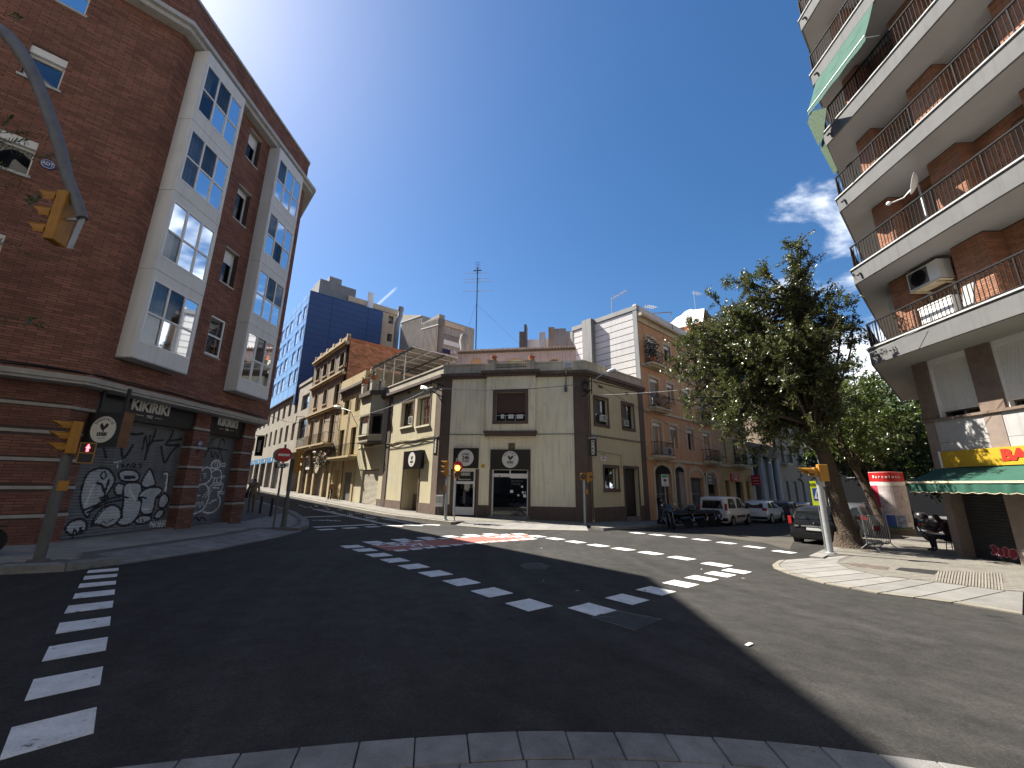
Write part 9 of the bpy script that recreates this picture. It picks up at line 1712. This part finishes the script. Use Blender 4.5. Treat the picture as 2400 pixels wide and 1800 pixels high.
q = RS.p(RS.uv(*zPp(460, 600), 1.9)[0], 1.9, 0); q.z = gz(q.x, q.y) + .115; F0 = face_frame(q); t = thing('parking_sign', 'white parking regulation sign with green header before the orange house', 'road sign', q); a = F0.uv(*zPp(388, 410)); b = F0.uv(*zPp(538, 632)); pole(t, q, a[1] - q.z, .03, steelg); MB().box(F0, a[0], b[0], .035, .05, b[1], a[1]).build('board', offw, t); um = (a[0] + b[0]) / 2; hh = a[1] - b[1]; MB().box(F0, a[0] + .05, b[0] - .05, .05, .053, a[1] - hh * .26, a[1] - hh * .06).build('green_header', mat('sign_green', (.05, .30, .12), .5, .1, 3), t); r_ = hh * .14; MB().prism(F0, [(um + r_ * math.cos(i * .4), b[1] + hh * .5 + r_ * math.sin(i * .4)) for i in range(16)], .05, .054).build('no_parking_disc', redsign, t); MB().prism(F0, [(um + r_ * .72 * math.cos(i * .4), b[1] + hh * .5 + r_ * .72 * math.sin(i * .4)) for i in range(16)], .054, .057).build('disc_centre', bs, t); [MB().box(F0, a[0] + .1, b[0] - .1, .05, .053, b[1] + hh * (.06 + .08 * k), b[1] + hh * (.09 + .08 * k)).build('text_line', greyp, t) for k in range(3)]
q = Vector((pc[0] + .70 * 40 + .2, pc[1] + .714 * 40 - .2, 0)); q.z = gz(q.x, q.y) + .12; F0 = face_frame(q); t = thing('parking_sign', 'small blue P sign on a slim pole under the trees', 'road sign', q); zc = F0.uv(*zv(1472, 400))[1]; pole(t, q, zc + .3 - q.z, .03, steelg); MB().box(F0, -.24, .24, .03, .045, zc - .3, zc + .3).build('board', bs, t); txt(F0, 'P', 0, zc, .34, .048, 1, offw, t, bold=.03, depth=.004)
p0 = G(1968, 1240, .115); p0 = Vector((13.9, 18.4, gz(13.9, 18.4) + .115)); F0 = face_frame(p0); t = thing('street_lamp', 'slim grey lamp post between the trees', 'street lamp', p0); MB().tube([p0, p0 + Vector((0, 0, 4)), p0 + Vector((-.1, .1, 8))], [.08, .06, .045], 10).build('pole', poleg, t, True); MB().box(F0, -.12, .1, .06, .1, p0.z + 2.2, p0.z + 2.8).build('notice_plate', greymet, t); MB().bar(p0 + Vector((-.1, .1, 8)), p0 + Vector((-1.3, 1.2, 8.3)), .05).build('arm', poleg, t); MB().ball(p0 + Vector((-1.4, 1.3, 8.3)), .2, (1.6, 1, .5)).build('lamp_head', concl, t, True)
# ------------------------------------------------------------------ lamps, brackets and wires on the cream building
lampw = mat('lamp_shell', (.6, .62, .62), .4, .1, 3); lampg = mat('lamp_lens', (.4, .42, .42), .15, .1, 3)
F_ = CF.shift(.25); a = F_.uv(*zA(1757, 590)); b = F_.uv(*zA(1770, 290)); t = thing('wall_floodlight', 'square floodlight on a short arm before the chamfer parapet', 'lamp', F_.p(a[0], 0, a[1])); MB().tube([F_.p(a[0], -.2, a[1] + .1), F_.p(a[0], 0, a[1] + .3), F_.p(b[0], .1, b[1])], .035, 8).build('arm', poleg, t); c = F_.uv(*zA(1792, 245)); MB().box(F_, a[0] - .09, a[0] + .09, -.22, .02, a[1], a[1] + .28).build('junction_box', poleg, t); q = MB(); q.box(F_, c[0] - .26, c[0] + .26, .1, .55, c[1] - .2, c[1] + .2); q.build('lamp_head', lampw, t); MB().box(F_, c[0] - .2, c[0] + .2, .55, .56, c[1] - .17, c[1] + .08).build('lens', lampg, t)
def bracket_lamp(label, root, tipp, headv, par_pts):
 t = thing('bracket_lamp', label, 'lamp', root); mb = MB(); mb.tube([root, (root + tipp) / 2 + Vector((0, 0, .06)), tipp], .028, 8); mb.build('arm', steelg, t, True); h = Vector(headv).normalized(); s_ = h.cross(Vector((0, 0, 1))).normalized(); q = MB(); w_ = .2
 A_ = [(0, .09, .07), (.15, .17, .12), (.55, .2, .14), (.85, .12, .08)]
 rings = []
 for d, ww, hh_ in A_:
  c = tipp + h * (d - .05); i0 = len(q.v); q.v += [tuple(c + s_ * (ww * math.cos(an)) + Vector((0, 0, hh_ * math.sin(an)))) for an in np.linspace(0, 2 * math.pi, 11)[:-1]]; rings.append(i0)
 for i0, i1 in zip(rings, rings[1:]):
  for j in range(10): k = (j + 1) % 10; q.f.append((i0 + j, i0 + k, i1 + k, i1 + j)); q.m.append(0)
 q.f.append(tuple(range(rings[0], rings[0] + 10))); q.m.append(0); q.f.append(tuple(range(rings[-1], rings[-1] + 10))); q.m.append(0); q.build('lamp_shell', lampw, t, True); MB().ball(tipp + h * .45 - Vector((0, 0, .07)), .17, (1.7, 1, .5)).build('lens', lampg, t, True)
 mb = MB()
 for P_ in par_pts: mb.bar(P_[0], P_[1], .05)
 mb.build('iron_bracket', ironb, t, fix=False); return t
F_ = CLf.shift(.9); fx = lambda x, y, d=.9: (lambda a: CLf.p(a[0], d, a[1]))(CLf.uv(*zL1(x, y), d))
v0, v1 = fx(1765, 640), fx(1745, 1000); w1, w2 = fx(2020, 780, .05), fx(2015, 1030, .05); bracket_lamp('street lamp on an iron bracket at the lit corner of the cream building', fx(1790, 810), fx(1680, 850), fx(1500, 765) - fx(1680, 850), [(v0, v1), (fx(1780, 700), w1), (fx(1780, 810), fx(2015, 900, .05)), (fx(1770, 890), w2), (fx(1895, 960, .4), fx(2010, 1160, .03))])
gx = lambda x, y, d=.6: (lambda a: CRf.p(a[0], d, a[1]))(CRf.uv(*zR1(x, y), d))
bracket_lamp('street lamp on an arm above the shaded side windows', gx(380, 545), gx(640, 385), gx(850, 320) - gx(640, 385), [(gx(350, 480), gx(352, 780)), (gx(190, 830, .05), gx(350, 700)), (gx(180, 600, .05), gx(350, 545))])
mb = MB(); rr = random.Random(4)
for k in range(9): c = gx(240, 640, .4); r_ = .22 + .05 * k * .5; mb.tube([c + CRf.u * (r_ * math.cos(a) * .9) + Vector((0, 0, r_ * .9 * math.sin(a))) + CRf.n * rr.uniform(-.05, .05) for a in np.linspace(0, 5.5, 14)], .012, 4)
tag(mb.build('cable_coil', blackm), 'tangled black cable coil on the corner bracket of the cream building', 'cable')
def wire(label, a, b, sag, r_=.018, m=blackm):
 a, b = Vector(a), Vector(b); mb = MB(); mb.tube([a.lerp(b, k / 16) - Vector((0, 0, sag * 4 * (k / 16) * (1 - k / 16))) for k in range(17)], r_, 5); tag(mb.build('overhead_wire', m), label, 'wire')
lampA, lampB = fx(1770, 820), gx(160, 600, .5)
wire('black wire strung across the chamfer between the two corner brackets', lampA, lampB, .25);
wfar = (lambda a: SF.p(a[0], .9, a[1]))(SF.uv(*zL1(-60, 1460), .9)); wire('twisted wire running from the corner bracket along the far street', lampA, wfar, .35, .022)
t_e = gx(380, 560, .6); farw = RS.p(30, 3.5, 8.6); wire('thick black wire from the cream corner over the parked cars', t_e, farw, .3, .03); wire('pale wire from the cream corner across to the elm', gx(360, 800, .6), Vector((11.6, 15.2, 5.9)), .15, .009, concl); wire('thin wire slanting down past the side windows', gx(400, 570, .6), RS.p(19, .4, 4.9), .3, .014)
wire('wire from the elm branches to the lowest tower balcony', Vector((11.6, 15.2, 5.9)), RB.p(2.2, 1.5, 6.55), .12, .008, concl);
br2 = (lambda a: SF.p(a[0], 1.0, a[1]))(SF.uv(*zE(660, 1150), 1.0)); wire('thin wire between the brick block corner and the tan house bracket', LB.p(LBE, .1, 4.1), br2, .2, .012); wire('thin wire between brackets of the tan house front', br2, (lambda a: SF.p(a[0], 1.0, a[1]))(SF.uv(*zE(1130, 1090), 1.0)), .1, .012)
for k, (x, y0, y1, s_) in enumerate(((660, 1070, 1200, 30.9), (1130, 1010, 1190, 21.6))):
 a = SF.uv(*zE(x, y0), 1.0); b = SF.uv(*zE(x, y1), 1.0); t = thing('wall_bracket', ['iron wall bracket carrying wires by the stone office edge', 'iron wall bracket carrying wires on the tan house balcony floor'][k], 'bracket', SF.p(a[0], 1.0, b[1])); mb = MB(); mb.bar(SF.p(a[0], 1, a[1]), SF.p(a[0], 1, b[1]), .06); mb.bar(SF.p(a[0], 1, a[1] - .1), SF.p(a[0] + .8, .0, a[1] - .1), .05); mb.bar(SF.p(a[0], 1, b[1] + .2), SF.p(a[0] + .8, .0, b[1] + .2), .05); mb.build('iron_frame', ironb, t)
F_ = SF.shift(1.4); a = F_.uv(*zE(1330, 925)); t = thing('bracket_lamp', 'street lamp head over the tan house balcony', 'lamp', F_.p(a[0], 0, a[1])); MB().ball(F_.p(a[0], 0, a[1]), .28, (1.6, 1.2, .45)).build('lamp_head', lampw, t, True); MB().tube([F_.p(a[0], 0, a[1]), F_.p(a[0] + 1.6, -.6, a[1] - .5), F_.p(a[0] + 1.9, -1.38, a[1] - 2)], .03, 6).build('arm', steelg, t)
# roof aerials
def aerial(label, F_, u, z0, z1, arm, d=0.0):
 t = thing('roof_aerial', label, 'antenna', F_.p(u, d, z0)); MB().tube([F_.p(u, d, z0), F_.p(u, d, z1)], .03, 6).build('mast', steelg, t); mb = MB(); mb.tube([F_.p(u, d, z1 - .2), F_.p(u + arm, d, z1 + .1)], .02, 5)
 for k in range(7): x = u + arm * (k + .5) / 7; zz_ = z1 - .2 + .3 * (k + .5) / 7; mb.tube([F_.p(x, d - .3, zz_), F_.p(x, d + .3, zz_)], .012, 4); mb.tube([F_.p(x, d, zz_ - .18), F_.p(x, d, zz_ + .18)], .01, 4)
 mb.build('aerial', steelg, t)
Fw = WP.shift(-2); a = Fw.uv(*zO(585, 480)); b = Fw.uv(*zO(580, 220)); aerial('slim roof aerial above the white panelled wall', Fw, a[0], ztr - .3, b[1], 1.5); Fw = RS.shift(-2); a = Fw.uv(*zO(1070, 320)); aerial('forked roof aerial on the orange house roof', Fw, a[0], OT, a[1], 1.6); Fw = RS.shift(-3); a = Fw.uv(*zO(1755, 130)); aerial('tall leaning roof aerial on the tarp covered roof', Fw, max(a[0], 19.5), 17.4, a[1], 1.8)
t = thing('roof_frame', 'thin rusty pipe frame rising from the orange house parapet', 'frame', RS.p(15, -.2, OT)); a = RS.uv(*zO(1440, 730)); b = RS.uv(*zO(1425, 450)); c = RS.uv(*zO(1200, 500)); rustp = mat('rusty_pipe', (.22, .10, .06), .8, .3, 6); MB().tube([RS.p(a[0], 0.1, a[1]), RS.p(a[0], 0.1, b[1]), RS.p(a[0] - 2.2, -3, b[1])], .04, 6).build('pipe', rustp, t); MB().tube([RS.p(a[0] - .9, -1.2, OT), RS.p(a[0] - .9, -1.2, b[1])], .035, 6).build('pipe', rustp, t)
